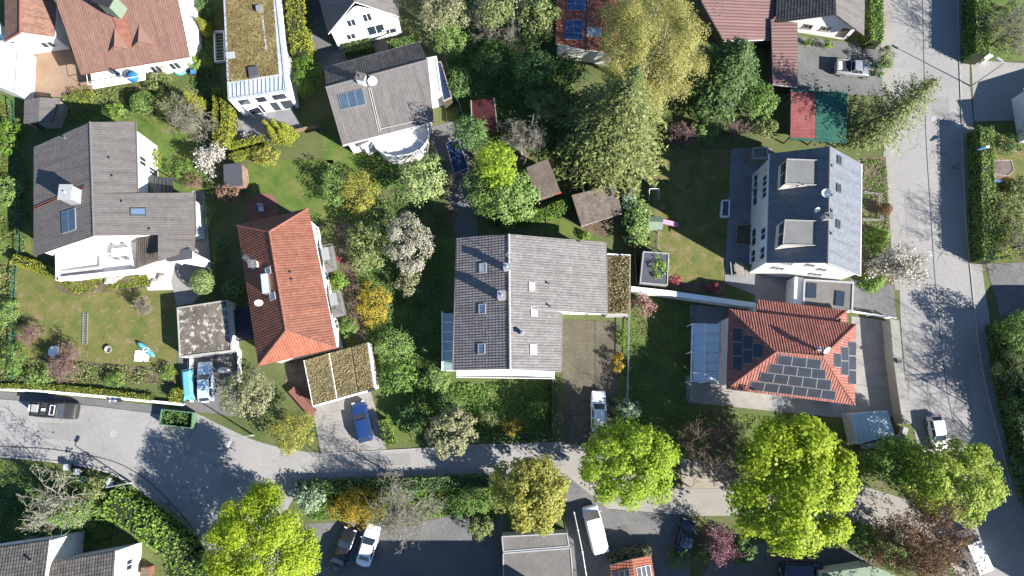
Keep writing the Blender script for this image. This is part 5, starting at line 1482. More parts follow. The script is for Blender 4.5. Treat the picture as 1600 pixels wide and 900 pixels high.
# ---- moss-roofed house
H4, pts, c = flat_building('moss_roof_house', 'modern white house with brown mossy flat roof and zinc edge', 'house', [(346, -90), (424, -90), (449, 142), (357, 156)], 4.6, 'zinc', 'white_wall', 'zinc', 0.10, 0.2)
mp = [P(349, -88, 4.63), P(421, -88, 4.63), P(436, 116, 4.63), P(356, 129, 4.63)]
MB().slab(mp, 0.05, 0.06).build('moss_bed', M['moss_roof'], H4)
n = 7000
C = np.array([(lambda a_, b_: (mp[0].lerp(mp[1], a_)).lerp(mp[3].lerp(mp[2], a_), b_))(R.random(), R.uniform(.35, 1))[:] for _ in range(n)]); C[:, 2] += 0.04 + R.random(n) * .08
o = quads('moss', C, R.normal(size=(n, 3)) * .6 + np.array([0, 0, 1.]), .10 * R.uniform(.5, 1.3, n), 'moss_leaf', H4); o['kind'] = 'stuff'
def on_flat(root, quad, z0, z1, mt, nm, bev=0.02):
    pts = [P(x, y, z1) for x, y in quad]
    if sum(pts[i].x * pts[(i + 1) % len(pts)].y - pts[(i + 1) % len(pts)].x * pts[i].y for i in range(len(pts))) < 0: pts.reverse()
    return MB().prism(pts, z0, z1).build(nm, M[mt], root, bevel=bev)
on_flat(H4, [(387, 105), (401, 102), (403, 117), (389, 121)], 4.5, 5.05, 'slate_felt', 'rooflight')
on_flat(H4, [(352, 81), (365, 80), (366, 89), (353, 90)], 4.5, 5.0, 'pane_grey', 'rooflight')
on_flat(H4, [(399, 8), (408, 7), (409, 15), (400, 16)], 4.5, 5.2, 'steel', 'roof_vent')
on_flat(H4, [(408, 24), (411, 24), (418, 80), (415, 81)], 4.5, 4.72, 'kerb', 'gravel_strip', 0)
for k in range(14):
    a_, b_ = (357 + 92 * k / 14, 131 - 14 * k / 14), (358 + 91 * k / 14, 155 - 14 * k / 14)
    strip([P(*a_, 4.7), P(*b_, 4.7)], 0.05, 4.58, 4.7).build('standing_seam', M['zinc'], H4)
wa, wb = P(357, 156, 4.6), P(449, 142, 4.6)
for t0, t1, z0, z1 in ((.16, .42, .2, 2.3), (.58, .70, .2, 2.3), (.76, .95, .2, 2.3), (.12, .30, 2.9, 4.1), (.42, .58, 2.9, 4.1), (.70, .92, 2.9, 4.1)):
    facade_part(H4, wa, wb, z0, z1, t0, t1, 'frame_dark', 'window'); facade_part(H4, wa, wb, z0 + .1, z1 - .1, t0 + .012, t1 - .012, 'pane', 'pane', 0.06)
aw = thing('glass_canopy', 'blue glass canopy over the terrace door of the mossy-roofed house', 'canopy', P(390, 166))
MB().slab([P(366, 153, 3.0), P(388, 150, 3.0), P(404, 166, 2.7), P(386, 172, 2.7)], 0.05).build('roof_pane', M['glass_blue'], aw)
for x, y in ((386, 171), (403, 166)):
    p = P(x, y, 2.6); MB().tube((p.x, p.y, 0), (p.x, p.y, 2.65), .05, None, 8).build('post', M['white'], aw)
for a_, b_ in (((366, 153, 3.0), (386, 172, 2.7)), ((388, 150, 3.0), (404, 166, 2.7)), ((386, 172, 2.7), (404, 166, 2.7))):
    MB().tube(P(*a_), P(*b_), .05, None, 6).build('rail', M['white'], aw)
lw = thing('light_well', 'white-framed basement light well grille left of the mossy-roofed house', 'grille', P(342, 72))
q = [P(334, 49, .5), P(349, 48, .5), P(351, 94, .5), P(336, 96, .5)]
for i in range(4): strip([q[i], q[(i + 1) % 4]], .14, 0, .5 + .002 * (i % 2)).build('frame', M['white'], lw)
for k in range(9):
    t = (k + .7) / 9.6; strip([q[0].lerp(q[3], t), q[1].lerp(q[2], t)], .05, .4, .46).build('bar', M['steel'], lw)

# ---- white gabled house, top
H5 = House('gabled_house', 'white house with grey roof whose windowed gable faces the garden at the top', [
    [(513, 53, 4.4), (554, 3, 8.2), (530, -130, 8.2), (480, -70)], [(554, 3, 8.2), (624, 26, 4.4), (600, -110), (530, -130, 8.2)]],
    wall=[(513, 53, 4.4), (624, 26, 4.4), (600, -110, 4.4), (480, -70, 4.4)], overhang=0.35, tile='tile_grey2', tiles=(.3, .36), amp=.03, ridges=[((554, 3, 8.2), (530, -130, 8.2))], ridgemat='gutter')
for x, y, z, w_, h_ in ((547, 28, 5.0, 1.1, 1.5), (573, 24, 5.3, 1.1, 1.7), (548, 55, 2.2, 1.2, 1.3), (586, 41, 2.4, 2.2, 2.0), (607, 42, 1.3, 1.8, 1.2)): H5.window(x, y, z, w_, h_, 'white', 'pane')
H5.window(520, -5, 3.0, 1, 1.2)
# ---- grey house with curved terrace
H6 = House('curved_terrace_house', 'grey-roofed house with solar collector, white chimney and curved white terrace', [
    [(508, 106, 4.6), (656, 66, 4.6), (668, 94, 6.8), (509, 137)],
    [(509, 137, 6.8), (668, 94, 6.8), (678, 190, 4.3), (535, 227)],
], wall=[(508, 106, 4.6), (656, 66, 4.6), (678, 190, 4.3), (535, 227, 4.3)], overhang=.5, tile='tile_grey2', tiles=(.30, .38), amp=.02, step=.022, tilemats={0: 'tile_dark'},  # darker tiles on the upper slope paint its shade away from the sun
    ridges=[((509, 137, 6.8), (668, 94, 6.8))], ridgemat='gutter', eaves=[((535, 228, 4.3), (678, 191, 4.3)), ((508, 105, 4.6), (656, 65, 4.6))], gmat='kerb')
H6.panel_quad([(528, 148), (567, 138), (573, 163), (534, 172)], 'steel', 'collector', .18, (3, 1), 'solar_collector')
H6.chimney(567, 128, .95, .8, 1.3, 'white_wall', -.25); H6.dish(584, 131, -1.2, .55, .8)
for x0, y0, x1, y1 in ((576, 138, 592, 207), (579, 137, 595, 206), (594, 202, 665, 186)):
    f0, n0 = H6.faces[1]
    MB().tube(onplane(x0, y0, f0[0], n0) + Vector((0, 0, .1)), onplane(x1, y1, f0[0], n0) + Vector((0, 0, .1)), .06, None, 6).build('snow_guard', M['kerb'], H6.roof)
arc = [(549, 219), (668, 194), (671, 212), (668, 226), (658, 238), (640, 245), (620, 248), (603, 245), (590, 236), (583, 224), (566, 232)]
H6.part_slab('balcony_floor', [(x, y, 2.6) for x, y in arc], .2, 'white_deck')
cc = sum((P(x, y, 2.4) for x, y in arc), Vector()) / len(arc)
MB().prism([cc + (P(x, y, 2.4) - cc) * .93 for x, y in arc], 0, 2.4).build('balcony_wall', M['white_wall'], H6.root)
H6.railing([(x, y, 2.6) for x, y in arc[1:]], .9, 'white', panel='white')
H6.window(640, 215, 3.6, 2.4, 1.6); H6.window(600, 226, 3.6, 2.0, 1.6)
flat_building('pale_flat_annexe', 'annexe with pale blue-white flat roof right of the curved-terrace house', 'annexe', [(648, 95), (682, 88), (690, 144), (664, 151)], 3.6, 'zinc', 'white_wall', 'white', .06, .12)
flat_building('dark_lean_to', 'narrow dark navy lean-to beside the pale flat annexe', 'lean-to', [(680, 98), (689, 96), (706, 152), (693, 158)], 2.6, 'navy_sheet', 'dark_wood', 'wood_grey', .05, .1)

# ---- orange roof, top centre
H7 = House('orange_house', 'house with bright orange tiles and four blue solar collectors at the top centre', [
    [(873, -90, 4.0), (920, -90, 4.5), (916, 78, 4.5), (868, 68)], [(920, -90, 4.5), (972, -90, 3.9), (965, 84), (916, 78, 4.5)]],
    wall=[(873, -90, 4.0), (972, -90, 3.9), (965, 84, 3.9), (868, 68, 4.0)], overhang=.4, tile='tile_orange', tiles=(.32, .38), amp=.05, ridges=[((920, -90, 4.5), (916, 78, 4.5))], ridgemat='frame_dark', eaves=[((873, -90, 4.0), (868, 68, 4.0))], gmat='gutter_red')
for q in ([(884, 33), (897, 32), (896, 63), (882, 63)], [(898, 32), (911, 32), (910, 64), (897, 63)], [(887, -12), (900, -12), (899, 17), (886, 17)], [(901, -12), (915, -12), (914, 18), (900, 17)]):
    H7.panel_quad(q, 'steel', 'panel_blue', .16, (1, 3), 'solar_collector')
H7.skylight(928, 51, 1.3, 1.9, 'frame_grey', 'pane_grey')
# ---- red sheet roofs, top right
H8 = House('red_sheet_hall', 'low hall with faded red ribbed sheet roof behind the dark fir', [
    [(1096, 1, 2.9), (1150, -90, 2.9), (1215, -90, 2.5), (1212, 62), (1131, 64)],
    [(1205, 30, 2.6), (1246, 36, 2.6), (1246, 137, 2.5), (1208, 132)]], wall=[(1096, 1, 2.9), (1150, -90, 2.9), (1215, -90, 2.5), (1212, 62, 2.5), (1131, 64, 2.5)], overhang=.3, tile='sheet_red', tiles=(.42, 3.0), amp=.08, step=.01, cat='hall', direction=Vector((1, 0, 0)), wallmat='dark_wood')
MB().prism([P(1209, 42, 2.5), P(1243, 44, 2.5), P(1243, 132, 2.5), P(1211, 128, 2.5)][::-1], 0, 2.35).build('annexe_wall', M['dark_wood'], H8.root)
H8.skylight(1122, 14, 1.4, 1.2, 'tar', 'tar', 'roof_patch', .05)
H9 = House('dark_gable_house', 'white house with dark left slope and pale right slope at the top right', [
    [(1212, 35, 2.7), (1219, -90, 2.7), (1302, -90, 5.6), (1306, 23)], [(1302, -90, 5.6), (1352, -90, 2.8), (1350, 56), (1306, 23, 5.6)]],
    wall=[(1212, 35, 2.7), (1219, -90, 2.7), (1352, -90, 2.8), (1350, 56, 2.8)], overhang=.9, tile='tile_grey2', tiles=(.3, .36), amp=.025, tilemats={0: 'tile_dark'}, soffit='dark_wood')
H9.window(1262, 46, 1.6, 1.1, .9, 'wood_grey'); H9.window(1290, 48, 1.7, 1.1, .9, 'wood_grey'); H9.window(1318, 52, 1.4, 1.0, 2.0, 'wood_grey', 'dark_wood', True, 0)
cp = thing('carport', 'carport with half red and half green ribbed roof', 'carport', P(1280, 182))
for nm, mt, q in (('red_roof', 'red_felt', [(1236, 142), (1275, 143), (1274, 216), (1235, 215)]), ('green_roof', 'green_felt', [(1275.6, 143), (1324, 147), (1322, 221), (1274.6, 216)])):
    MB().slab([P(x, y, 2.6) for x, y in q], .1).build(nm, M[mt], cp)
    x0, x1 = q[0][0] + 2, q[1][0] - 1
    for k in range(12):
        y = q[0][1] + 3 + 5.9 * k
        strip([P(x0, y, 2.6), P(x1, y + 1, 2.6)], .08, 2.601, 2.63).build('rib', M[mt], cp)
for a_, b_ in (((1235, 141), (1324, 146)), ((1234, 216), (1323, 222))): strip([P(*a_, 2.65), P(*b_, 2.65)], .22, 2.45, 2.68).build('edge_beam', M['green_felt'], cp)
for x, y in ((1238, 145), (1321, 150), (1237, 212), (1320, 218), (1276, 214)):
    p = P(x, y, 2.5); MB().box((p.x, p.y, 1.25), (.14, .14, 2.5)).build('post', M['dark_wood'], cp)

# ---- garages and sheds
g1, pts, c = flat_building('gravel_roof_garage', 'detached garage with lichen-spotted gravel roof left of the hipped house', 'garage', [(277, 481), (356, 469), (362, 548), (281, 558)], 2.3, 'gravel_roof', 'paving_pale', 'kerb', .1, .10)
facade_part(g1, P(281, 558, 2.3), P(362, 548, 2.3), .1, 1.95, .12, .55, 'frame_grey', 'garage_door')
g2 = thing('sedum_garage', 'double garage with straw-coloured sedum roof in three bays below the hipped house', 'garage', P(530, 585))
q = [P(475, 563, 2.6), P(575, 535, 2.6), P(585, 606, 2.6), P(489, 634, 2.6)][::-1]
MB().prism(q, 0, 2.4).build('wall', M['white_wall'], g2)
T_ = lambda t: (P(475, 563, 2.6).lerp(P(575, 535, 2.6), t), P(489, 634, 2.6).lerp(P(585, 606, 2.6), t))
for t0, t1, mt in ((.01, .385, 'sedum'), (.40, .735, 'sedum'), (.75, .985, 'moss_roof')):
    a_, b_ = T_(t0); c_, d_ = T_(t1)
    MB().slab([a_, c_, d_, b_], .19).build('sedum_bed', M[mt], g2)
for t, mt in ((.0, 'white'), (.392, 'white'), (.742, 'frame_dark'), (.995, 'zinc')):
    a_, b_ = T_(t); strip([a_, b_], .08, 2.38, 2.65 - .003 * t).build('roof_edge', M[mt], g2)
a_, b_ = P(489, 635, 2.65), P(574, 611, 2.65); strip([a_, b_], .18, 2.3, 2.70).build('fascia', M['white'], g2)
a_, b_ = P(575, 611, 2.65), P(585.5, 608, 2.65); strip([a_, b_], .26, 2.3, 2.7).build('fascia', M['frame_dark'], g2)
n = 5200; t_ = R.random(n); s_ = R.random(n)
A_, B_, C_, D_ = (np.array(v) for v in (P(477, 564, 2.62), P(574, 537, 2.62), P(583, 605, 2.62), P(490, 632, 2.62)))
C = (A_ * (1 - t_[:, None]) + B_ * t_[:, None]) * (1 - s_[:, None]) + (D_ * (1 - t_[:, None]) + C_ * t_[:, None]) * s_[:, None]; C[:, 2] += R.random(n) * .1
C = C[(np.abs(t_ - .392) > .02) & (np.abs(t_ - .742) > .015)]
o = quads('sedum', C, R.normal(size=(len(C), 3)) * .6 + np.array([0, 0, 1.]), .09 * R.uniform(.5, 1.4, len(C)), 'straw', g2); o['kind'] = 'stuff'
facade_part(g2, P(489, 634, 2.6), P(585, 606, 2.6), .05, 2.1, .05, .38, 'frame_grey', 'garage_door'); facade_part(g2, P(489, 634, 2.6), P(585, 606, 2.6), .05, 2.1, .44, .95, 'frame_grey', 'garage_door')
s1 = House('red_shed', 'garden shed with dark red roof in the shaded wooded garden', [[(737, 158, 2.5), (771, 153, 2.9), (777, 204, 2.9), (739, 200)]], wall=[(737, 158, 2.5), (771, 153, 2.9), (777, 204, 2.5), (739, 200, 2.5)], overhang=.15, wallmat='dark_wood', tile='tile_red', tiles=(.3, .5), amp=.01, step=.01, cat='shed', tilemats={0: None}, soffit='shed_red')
for a_, b_ in (((736, 157), (738, 201)), ((772, 153), (778, 205))): strip([P(*a_, 2.75), P(*b_, 2.75)], .12, 2.5, 2.85).build('verge', M['wood_grey'], s1.root)
s1.window(757, 206, 1.1, .9, 1.8, 'wood_grey', 'wood', True, 0)
s2 = House('dark_shed', 'low dark-roofed shed with red barge board end under the big spruce', [[(822, 262, 2.2), (856, 248, 2.6), (876, 300, 2.6), (840, 312)]], wall=[(822, 262, 2.2), (856, 248, 2.6), (876, 300, 2.2), (840, 312, 2.2)], overhang=.2, wallmat='dark_wood', cat='shed', tilemats={0: None}, soffit='felt_brown')
strip([P(840, 312, 2.3), P(870, 302, 2.3)], .1, 2.05, 2.3).build('fascia', M['wood'], s2.root); strip([P(870, 302, 2.3), P(877, 300, 2.3)], .14, 1.95, 2.34).build('fascia', M['red_paint'], s2.root)
s3 = House('shingle_shed', 'brown shingle-roofed summerhouse between the spruce and the play lawn', [[(893, 305, 2.5), (962, 288, 2.5), (972, 332, 2.0), (908, 352)]], wall=[(893, 305, 2.5), (962, 288, 2.5), (972, 332, 2.0), (908, 352, 2.0)], overhang=.25, wallmat='wood', tile='tile_greybrown', tiles=(.35, .3), amp=.008, step=.02, cat='shed', soffit='wood_grey', eaves=[((908, 353, 2.0), (973, 333, 2.0))], gmat='wood_grey')
s4 = House('tool_shed', 'small shed with dark roof and timber side next to the white blossom tree', [[(349, 257, 2.2), (377, 254, 2.3), (379, 289, 2.3), (350, 292)]], wall=[(349, 257, 2.2), (377, 254, 2.3), (379, 289, 2.3), (350, 292, 2.2)], overhang=.08, wallmat='wood', cat='shed', tilemats={0: None}, soffit='slate_felt')
s4.window(386, 275, 1.0, .9, 1.8, 'wood_grey', 'wood', True, 0)
flat_building('ivy_shed', 'grey felt-roofed shed half covered by an ivy bush at the corner of the play lawn', 'shed', [(1005, 393), (1045, 396), (1043, 446), (1000, 442)], 2.2, 'slate_felt', 'wood_grey', 'frame_grey', .06, .1)
flat_building('patio_shed', 'small pale shed at the back corner of the town house terrace', 'shed', [(1176, 231), (1199, 230), (1200, 246), (1177, 248)], 1.9, 'felt_grey', 'wood_grey', 'frame_grey', .04, .08)
flat_building('garden_hut', 'small brown hut behind the long hedge on the far side of the road', 'hut', [(1550, 251), (1580, 250), (1585, 267), (1574, 275), (1551, 272)], 2.0, 'felt_brown', 'wood', 'wood_grey', .04, .08)

# ---- bottom left terrace of houses
H13 = House('dark_tiled_house', 'dark-tiled house cut by the bottom left corner', [[(-120, 873, 6.2), (78, 844, 6.2), (60, 985, 8.2), (-120, 1010)]], wall=[(-120, 873, 6.2), (78, 844, 6.2), (60, 985, 6.2), (-120, 1010, 6.2)], overhang=.1, tile='tile_dark', tiles=(.3, .38), amp=.05, step=.03, eaves=[((-120, 872, 6.2), (78, 843, 6.2))], gmat='gutter')
H14 = House('stepped_terrace_house', 'dark-tiled terrace house with bright white right wall at the bottom left', [[(80, 879, 5.3), (181, 861, 5.3), (172, 985, 7.0), (66, 1000)]], wall=[(80, 879, 5.3), (181, 861, 5.3), (172, 985, 5.3), (66, 1000, 5.3)], overhang=.06, tile='tile_dark', tiles=(.3, .38), amp=.05, step=.03, eaves=[((80, 878, 5.3), (181, 860, 5.3))], gmat='gutter')
H13.vent(50, 876, .5)
H14.window(205, 882, 2.4, 1.2, 1.3, 'white');
p = P(231, 892, .4)
t = thing('planter', 'terracotta planter box against the white wall at the bottom left', 'planter', (p.x, p.y, 0)); MB().box((p.x, p.y, .45), (1.1, 1.0, .9), .1).build('box', M['terracotta'], t, bevel=.03); MB().box((p.x, p.y, .91), (.95, .85, .04), .1).build('soil', M['soil'], t)
# ---- bottom middle
flat_building('lower_flat_garage', 'grey flat-roofed garage block below the golden maple', 'garage', [(784, 838), (886, 833), (890, 854), (786, 862)], 2.7, 'felt_grey', 'grey_wall', 'frame_grey', .05, .1)
flat_building('felt_flat_garage', 'wider grey flat-roofed garage at the bottom edge beside the pipe railing', 'garage', [(786, 864), (892, 856), (900, 960), (786, 960)], 2.5, 'felt_grey', 'grey_wall', 'frame_grey', .05, .1)
HB = House('small_solar_house', 'bright orange roof with two solar panels at the bottom edge', [[(953, 884, 2.6), (987, 874, 3.4), (996, 960, 3.4), (962, 965)], [(987, 874, 3.4), (1017, 868, 2.8), (1030, 950), (996, 960, 3.4)]],
    wall=[(953, 884, 2.6), (1017, 868, 2.8), (1030, 950, 2.6), (962, 965, 2.6)], overhang=.3, tile='tile_orange', tiles=(.3, .36), amp=.05)
for q in ([(959, 893), (984, 888), (987, 915), (962, 918)], [(993, 887), (1015, 882), (1019, 908), (997, 912)]): HB.panel_quad(q, 'steel', 'panel_pv', .14, (3, 1))
HC = House('pale_green_house', 'pale green roof with white edge peeping in at the bottom right', [[(1285, 896, 3.0), (1367, 884, 3.4), (1400, 900, 3.2), (1400, 960), (1290, 960)]], wall=[(1285, 896, 3.0), (1367, 884, 3.4), (1400, 900, 3.2), (1400, 960, 3.0), (1290, 960, 3.0)], overhang=.15, tilemats={0: None}, soffit='green_canvas')
# ---- right edge
HR = House('blue_white_house', 'pale blue-white house cut by the right edge behind the shaded driveway', [[(1599, 138, 2.6), (1740, 95, 2.6), (1760, 165, 4.6), (1623, 176)], [(1623, 176, 4.6), (1760, 165, 4.6), (1780, 240, 2.6), (1612, 214)]], wall=[(1599, 138, 2.6), (1740, 95, 2.6), (1780, 240, 2.6), (1612, 214, 2.6)], overhang=.3, tile='tile_slate', tiles=(.5, 1.2), amp=.01, step=.01, tilemats={0: None}, soffit='zinc')
# beyond the frame: the neighbours whose shadows fall into view
def neighbour(label, x0, y0, x1, y1, h, hr, tile='tile_grey'):
    c = lambda x, y, z: (x, y, z)
    mx = (x0 + x1) / 2
    q = [P(x0, y0), P(x1, y0), P(x1, y1), P(x0, y1)]
    r = thing('neighbour_house', label, 'house', sum(q, Vector()) / 4)
    MB().prism(q[::-1], 0, h).build('wall', M['white_wall'], r)
    a_, b_, c_, d_ = [Vector((p.x, p.y, h)) for p in q]
    m0, m1 = a_.lerp(d_, .5) + Vector((0, 0, hr - h)), b_.lerp(c_, .5) + Vector((0, 0, hr - h))
    MB().slab([a_, b_, m1, m0], .2).slab([d_, m0, m1, c_], .2).add([a_, m0, d_], [(0, 1, 2)]).add([b_, c_, m1], [(0, 1, 2)]).build('roof', M[tile], r)
neighbour('grey-roofed house just below the frame beside the car park', 640, 945, 905, 1110, 8.3, 9.2)
neighbour('grey-roofed house just beyond the right edge beside the lower driveway', 1650, 500, 1780, 610, 5.2, 6.6)
neighbour('grey-roofed house just below the frame beyond the purple shrub', 1135, 925, 1340, 1100, 7.5, 9.5)
neighbour('house just beyond the right edge below the blue-white house', 1680, 700, 1800, 960, 6.5, 9.0)

# ================================================================== TREES AND SHRUBS
leafy('maple_tree', 'largest lime-green tree, bottom left, shading the bend of the street', 405, 858, 92, 92, 11, 'lime', leaf=.18, lobes=34, tight=.76, lump=.32, dens=3.4, sub=11)
leafy('golden_maple_tree', 'round golden-olive tree over the flat garages at the bottom middle', 830, 771, 62, 66, 8.5, 'maple_gold', leaf=.18, lobes=26, tight=.72, lump=.34, dens=3.0)
leafy('maple_tree', 'lime-green tree overhanging the white car on the central driveway', 984, 720, 82, 70, 9, 'lime2', leaf=.175, lobes=28, tight=.74, lump=.34, dens=3.3)
leafy('maple_tree', 'biggest lime-green tree below the solar house', 1236, 755, 108, 112, 11.5, 'lime', leaf=.19, lobes=36, tight=.76, lump=.32, dens=3.4, sub=11)
leafy('maple_tree', 'lime-green tree over the main road at the lower right', 1488, 750, 84, 68, 9.5, 'lime_olive', leaf=.175, lobes=28, tight=.74, lump=.34, dens=3.1)
leafy('hornbeam_tree', 'deeper green tree left of the roadside lime-green tree', 1392, 724, 54, 42, 7, 'lime_deep', leaf=.18, lobes=18, dens=1.5, skip=.1)
leafy('willow_tree', 'tall pale yellow-green willow beside the orange roof at the top', 1012, 84, 96, 118, 15, 'willow', bark='bark_pale', leaf=.17, lobes=44, tight=.76, lump=.27, rz=5.5, hm=8.5, dens=2.8, sub=14, asp=.3, skip=.12)
conifer('spruce_tree', 'tall olive-green spruce between the willow and the summerhouse', 948, 236, 17.5, 7.6, 'spruce', layers=48, per=17, leaf=.28, cols=30, jag=.35, pw=.56)
conifer('spruce_tree', 'slimmer dark spruce tip standing between the willow and the big spruce', 960, 205, 16.5, 3.2, 'fir_dark', layers=30, per=10, leaf=.24, cols=14)
conifer('fir_tree', 'dark green fir in front of the red sheet roof', 1112, 150, 12.5, 5.0, 'fir_dark', layers=46, per=17, leaf=.29, cols=26, droop=.15, z0=.12, pw=.55)
leafy('cherry_laurel_tree', 'bright-leaved round tree at the foot of the dark fir', 1185, 158, 34, 34, 6, 'green', leaf=.16, lobes=14)
conifer('larch_tree', 'narrow leaning-looking larch at the roadside above the town house', 1352, 210, 14.5, 4.0, 'olive', layers=44, per=10, leaf=.2, cols=18, droop=-.1, jag=.6, z0=.06, pw=.5)
leafy('blossom_tree', 'greyish-white blossoming cherry left of the central house', 638, 384, 40, 52, 6.5, 'cream_bloom', leaf=.14, lobes=20, tight=.72, lump=.34, dens=1.2, skip=.1, bark='bark_grey')
leafy('olive_tree', 'pale olive bushy tree below the white blossoming cherry', 570, 385, 33, 52, 4.5, 'olive', leaf=.14, lobes=16, shrub=True, dens=1.1)
leafy('olive_tree', 'pale olive round tree at the street below the central garden', 705, 676, 45, 42, 6, 'olive_pale', leaf=.14, lobes=18, tight=.72, lump=.34, dens=1.2, bark='bark_grey')
leafy('olive_tree', 'broad dusty olive tree beside the white car of the gravel-roof garage', 388, 617, 50, 40, 5.5, 'olive_pale', leaf=.14, lobes=18, tight=.72, lump=.34, dens=1.2)
leafy('yellow_green_shrub', 'yellow-green round tree left of the paved driveway with the blue car', 458, 674, 38, 38, 5, 'maple_gold', leaf=.14, lobes=16, cat='tree')
leafy('light_green_tree', 'light green tree below the curved white terrace', 662, 282, 40, 38, 6, 'topiary_light', leaf=.16, lobes=16, tight=.7)
leafy('lime_green_tree', 'small vivid lime tree beside the dark shed', 776, 258, 34, 36, 9.5, 'lime2', leaf=.15, lobes=15)
leafy('green_bush', 'dense green bush rising above the roof of the central house', 798, 308, 46, 38, 6.5, 'topiary', leaf=.15, lobes=20, shrub=True, tight=.72, dens=1.3, cat='bush')
leafy('green_bush', 'darker glossy bush along the shaded drive beside the lime tree', 754, 300, 26, 46, 6, 'green', leaf=.14, lobes=14, shrub=True, cat='bush')
bare('gnarled_tree', 'bare gnarled pale fruit tree in the lawn right of the grey house', 318, 204, 5.5, .95, 'bark_grey', levels=4, up=.2)
bare('gnarled_tree', 'budding gnarled fruit tree close above the bare gnarled one', 300, 185, 4.5, .95, 'bark_grey', levels=4, leafmt='olive', leafn=1500, up=.2)
bare('magnolia_tree', 'small white blossoming magnolia next to the tool shed', 341, 254, 3.6, .9, 'bark_grey', levels=4, leafmt='white_bloom', leafn=1500, leaf=.13)
leafy('copper_shrub', 'coppery pink bush next to the tool shed', 358, 300, 25, 22, 2.8, 'copper', leaf=.12, lobes=12, shrub=True, cat='shrub')
leafy('copper_shrub', 'small coppery bush at the lawn edge right of the pergola', 303, 283, 16, 15, 2, 'copper', leaf=.11, lobes=9, shrub=True, cat='shrub', skip=.15)
bare('magnolia_tree', 'white blossoming magnolia leaning over the main road pavement', 1385, 425, 5.0, .95, 'bark_grey', levels=5, leafmt='white_bloom', leafn=3600, leaf=.13)
bare('pink_cherry_tree', 'small pink blossoming tree at the corner of the white diagonal wall', 1005, 484, 2.8, .9, 'bark_brown', levels=4, leafmt='pink_bloom', leafn=1100, leaf=.11)
leafy('crimson_shrub', 'small crimson shrub next to the ivy-covered shed', 1055, 436, 9, 9, 1.5, 'crimson', leaf=.1, lobes=8, shrub=True, cat='shrub')
leafy('crimson_shrub', 'wider crimson shrub behind the white diagonal wall', 1114, 449, 14, 8, 1.3, 'crimson', leaf=.1, lobes=8, shrub=True, cat='shrub')
bare('bare_tree', 'leafless brown tree between the two lime-green trees below the solar house', 1094, 704, 8.5, .9, 'bark_brown', levels=5)
bare('bare_tree', 'leafless grey tree between the orange shrub and the green hedge by the car park', 655, 784, 7.5, .9, 'bark_grey', levels=5, leafmt='olive_pale', leafn=1500, leaf=.07)
leafy('forsythia_shrub', 'golden orange clipped forsythia above the parked cars', 560, 791, 44, 27, 2.6, 'orange_bloom', leaf=.13, lobes=18, shrub=True, tight=.72, dens=1.3, cat='shrub')
leafy('forsythia_shrub', 'yellow forsythia right of the hipped house', 582, 476, 29, 40, 3.2, 'yellow_bloom', leaf=.13, lobes=16, shrub=True, tight=.7, dens=1.2, cat='shrub')
leafy('forsythia_shrub', 'small mustard shrub beside the central driveway', 966, 566, 9, 22, 1.8, 'orange_bloom', leaf=.1, lobes=8, shrub=True, cat='shrub')
leafy('forsythia_shrub', 'sparse yellow shrub in the shaded front garden of the central house', 800, 668, 20, 16, 2, 'yellow_bloom', leaf=.1, lobes=8, shrub=True, cat='shrub', dens=.5, skip=.3)
bare('purple_shrub', 'purple-pink flowering shrub over the dark blue car', 1113, 848, 4.2, .95, 'bark_pink', levels=4, leafmt='mauve', leafn=2400, leaf=.10, cat='shrub')
leafy('green_bush', 'yellowish bush below the purple-pink shrub', 1108, 866, 24, 16, 2.2, 'olive', leaf=.13, lobes=10, shrub=True, cat='bush')
bare('russet_tree', 'russet brown budding tree beside the white delivery van at the bottom right', 1390, 848, 9.5, .9, 'bark_brown', levels=5, leafmt='russet', leafn=9000, leaf=.13)
bare('pale_dead_tree', 'pale leafless tree with white limbs in the lower left garden', 134, 774, 8, 1.0, 'bark_pale', levels=4, up=.15, leafmt='olive', leafn=900, leaf=.11)
conifer('pine_tree', 'bushy green pine beside the white-limbed tree in the lower left garden', 140, 796, 7, 2.7, 'green', layers=24, per=10, leaf=.2, cols=14)
leafy('olive_tree', 'loose olive tree next to the blue-lidded bins at the lower left', 152, 760, 20, 22, 4.2, 'olive', leaf=.13, lobes=10, skip=.2)
bare('pink_bare_tree', 'leafless pinkish shrub tree beside the long aluminium ladder', 120, 574, 3.8, .95, 'bark_pink', levels=5, leafmt='copper', leafn=1400, leaf=.06)
bare('pink_bare_tree', 'leafless pinkish bush at the left of the sunny lawn', 62, 523, 2.8, .95, 'bark_pink', levels=4, leafmt='copper', leafn=700, leaf=.06)
bare('bare_shrub', 'leafless grey-brown shrub by the path above the gravel-roof garage', 235, 482, 2.4, 1.0, 'bark_grey', levels=4, cat='shrub', leafmt='copper', leafn=500, leaf=.06)
topiary('clipped_bush', 'round clipped light green bush above the gravel-roof garage', 318, 440, 20, 2.6, 'topiary_light')
topiary('clipped_bush', 'cushion-shaped dark clipped bush below the balcony of the brown house', 223, 161, 19, 2.3, 'topiary')
topiary('clipped_bush', 'shaded clipped bush between the path and the hipped house', 364, 452, 16, 2.2, 'topiary')
conifer('thuja', 'tallest yellow-green thuja of the cluster on the terrace of the mossy-roofed house', 446, 212, 5.0, .8, 'thuja', layers=26, per=9, leaf=.12, cols=8, droop=-.35, jag=.1, bark='bark', group='thuja cluster')
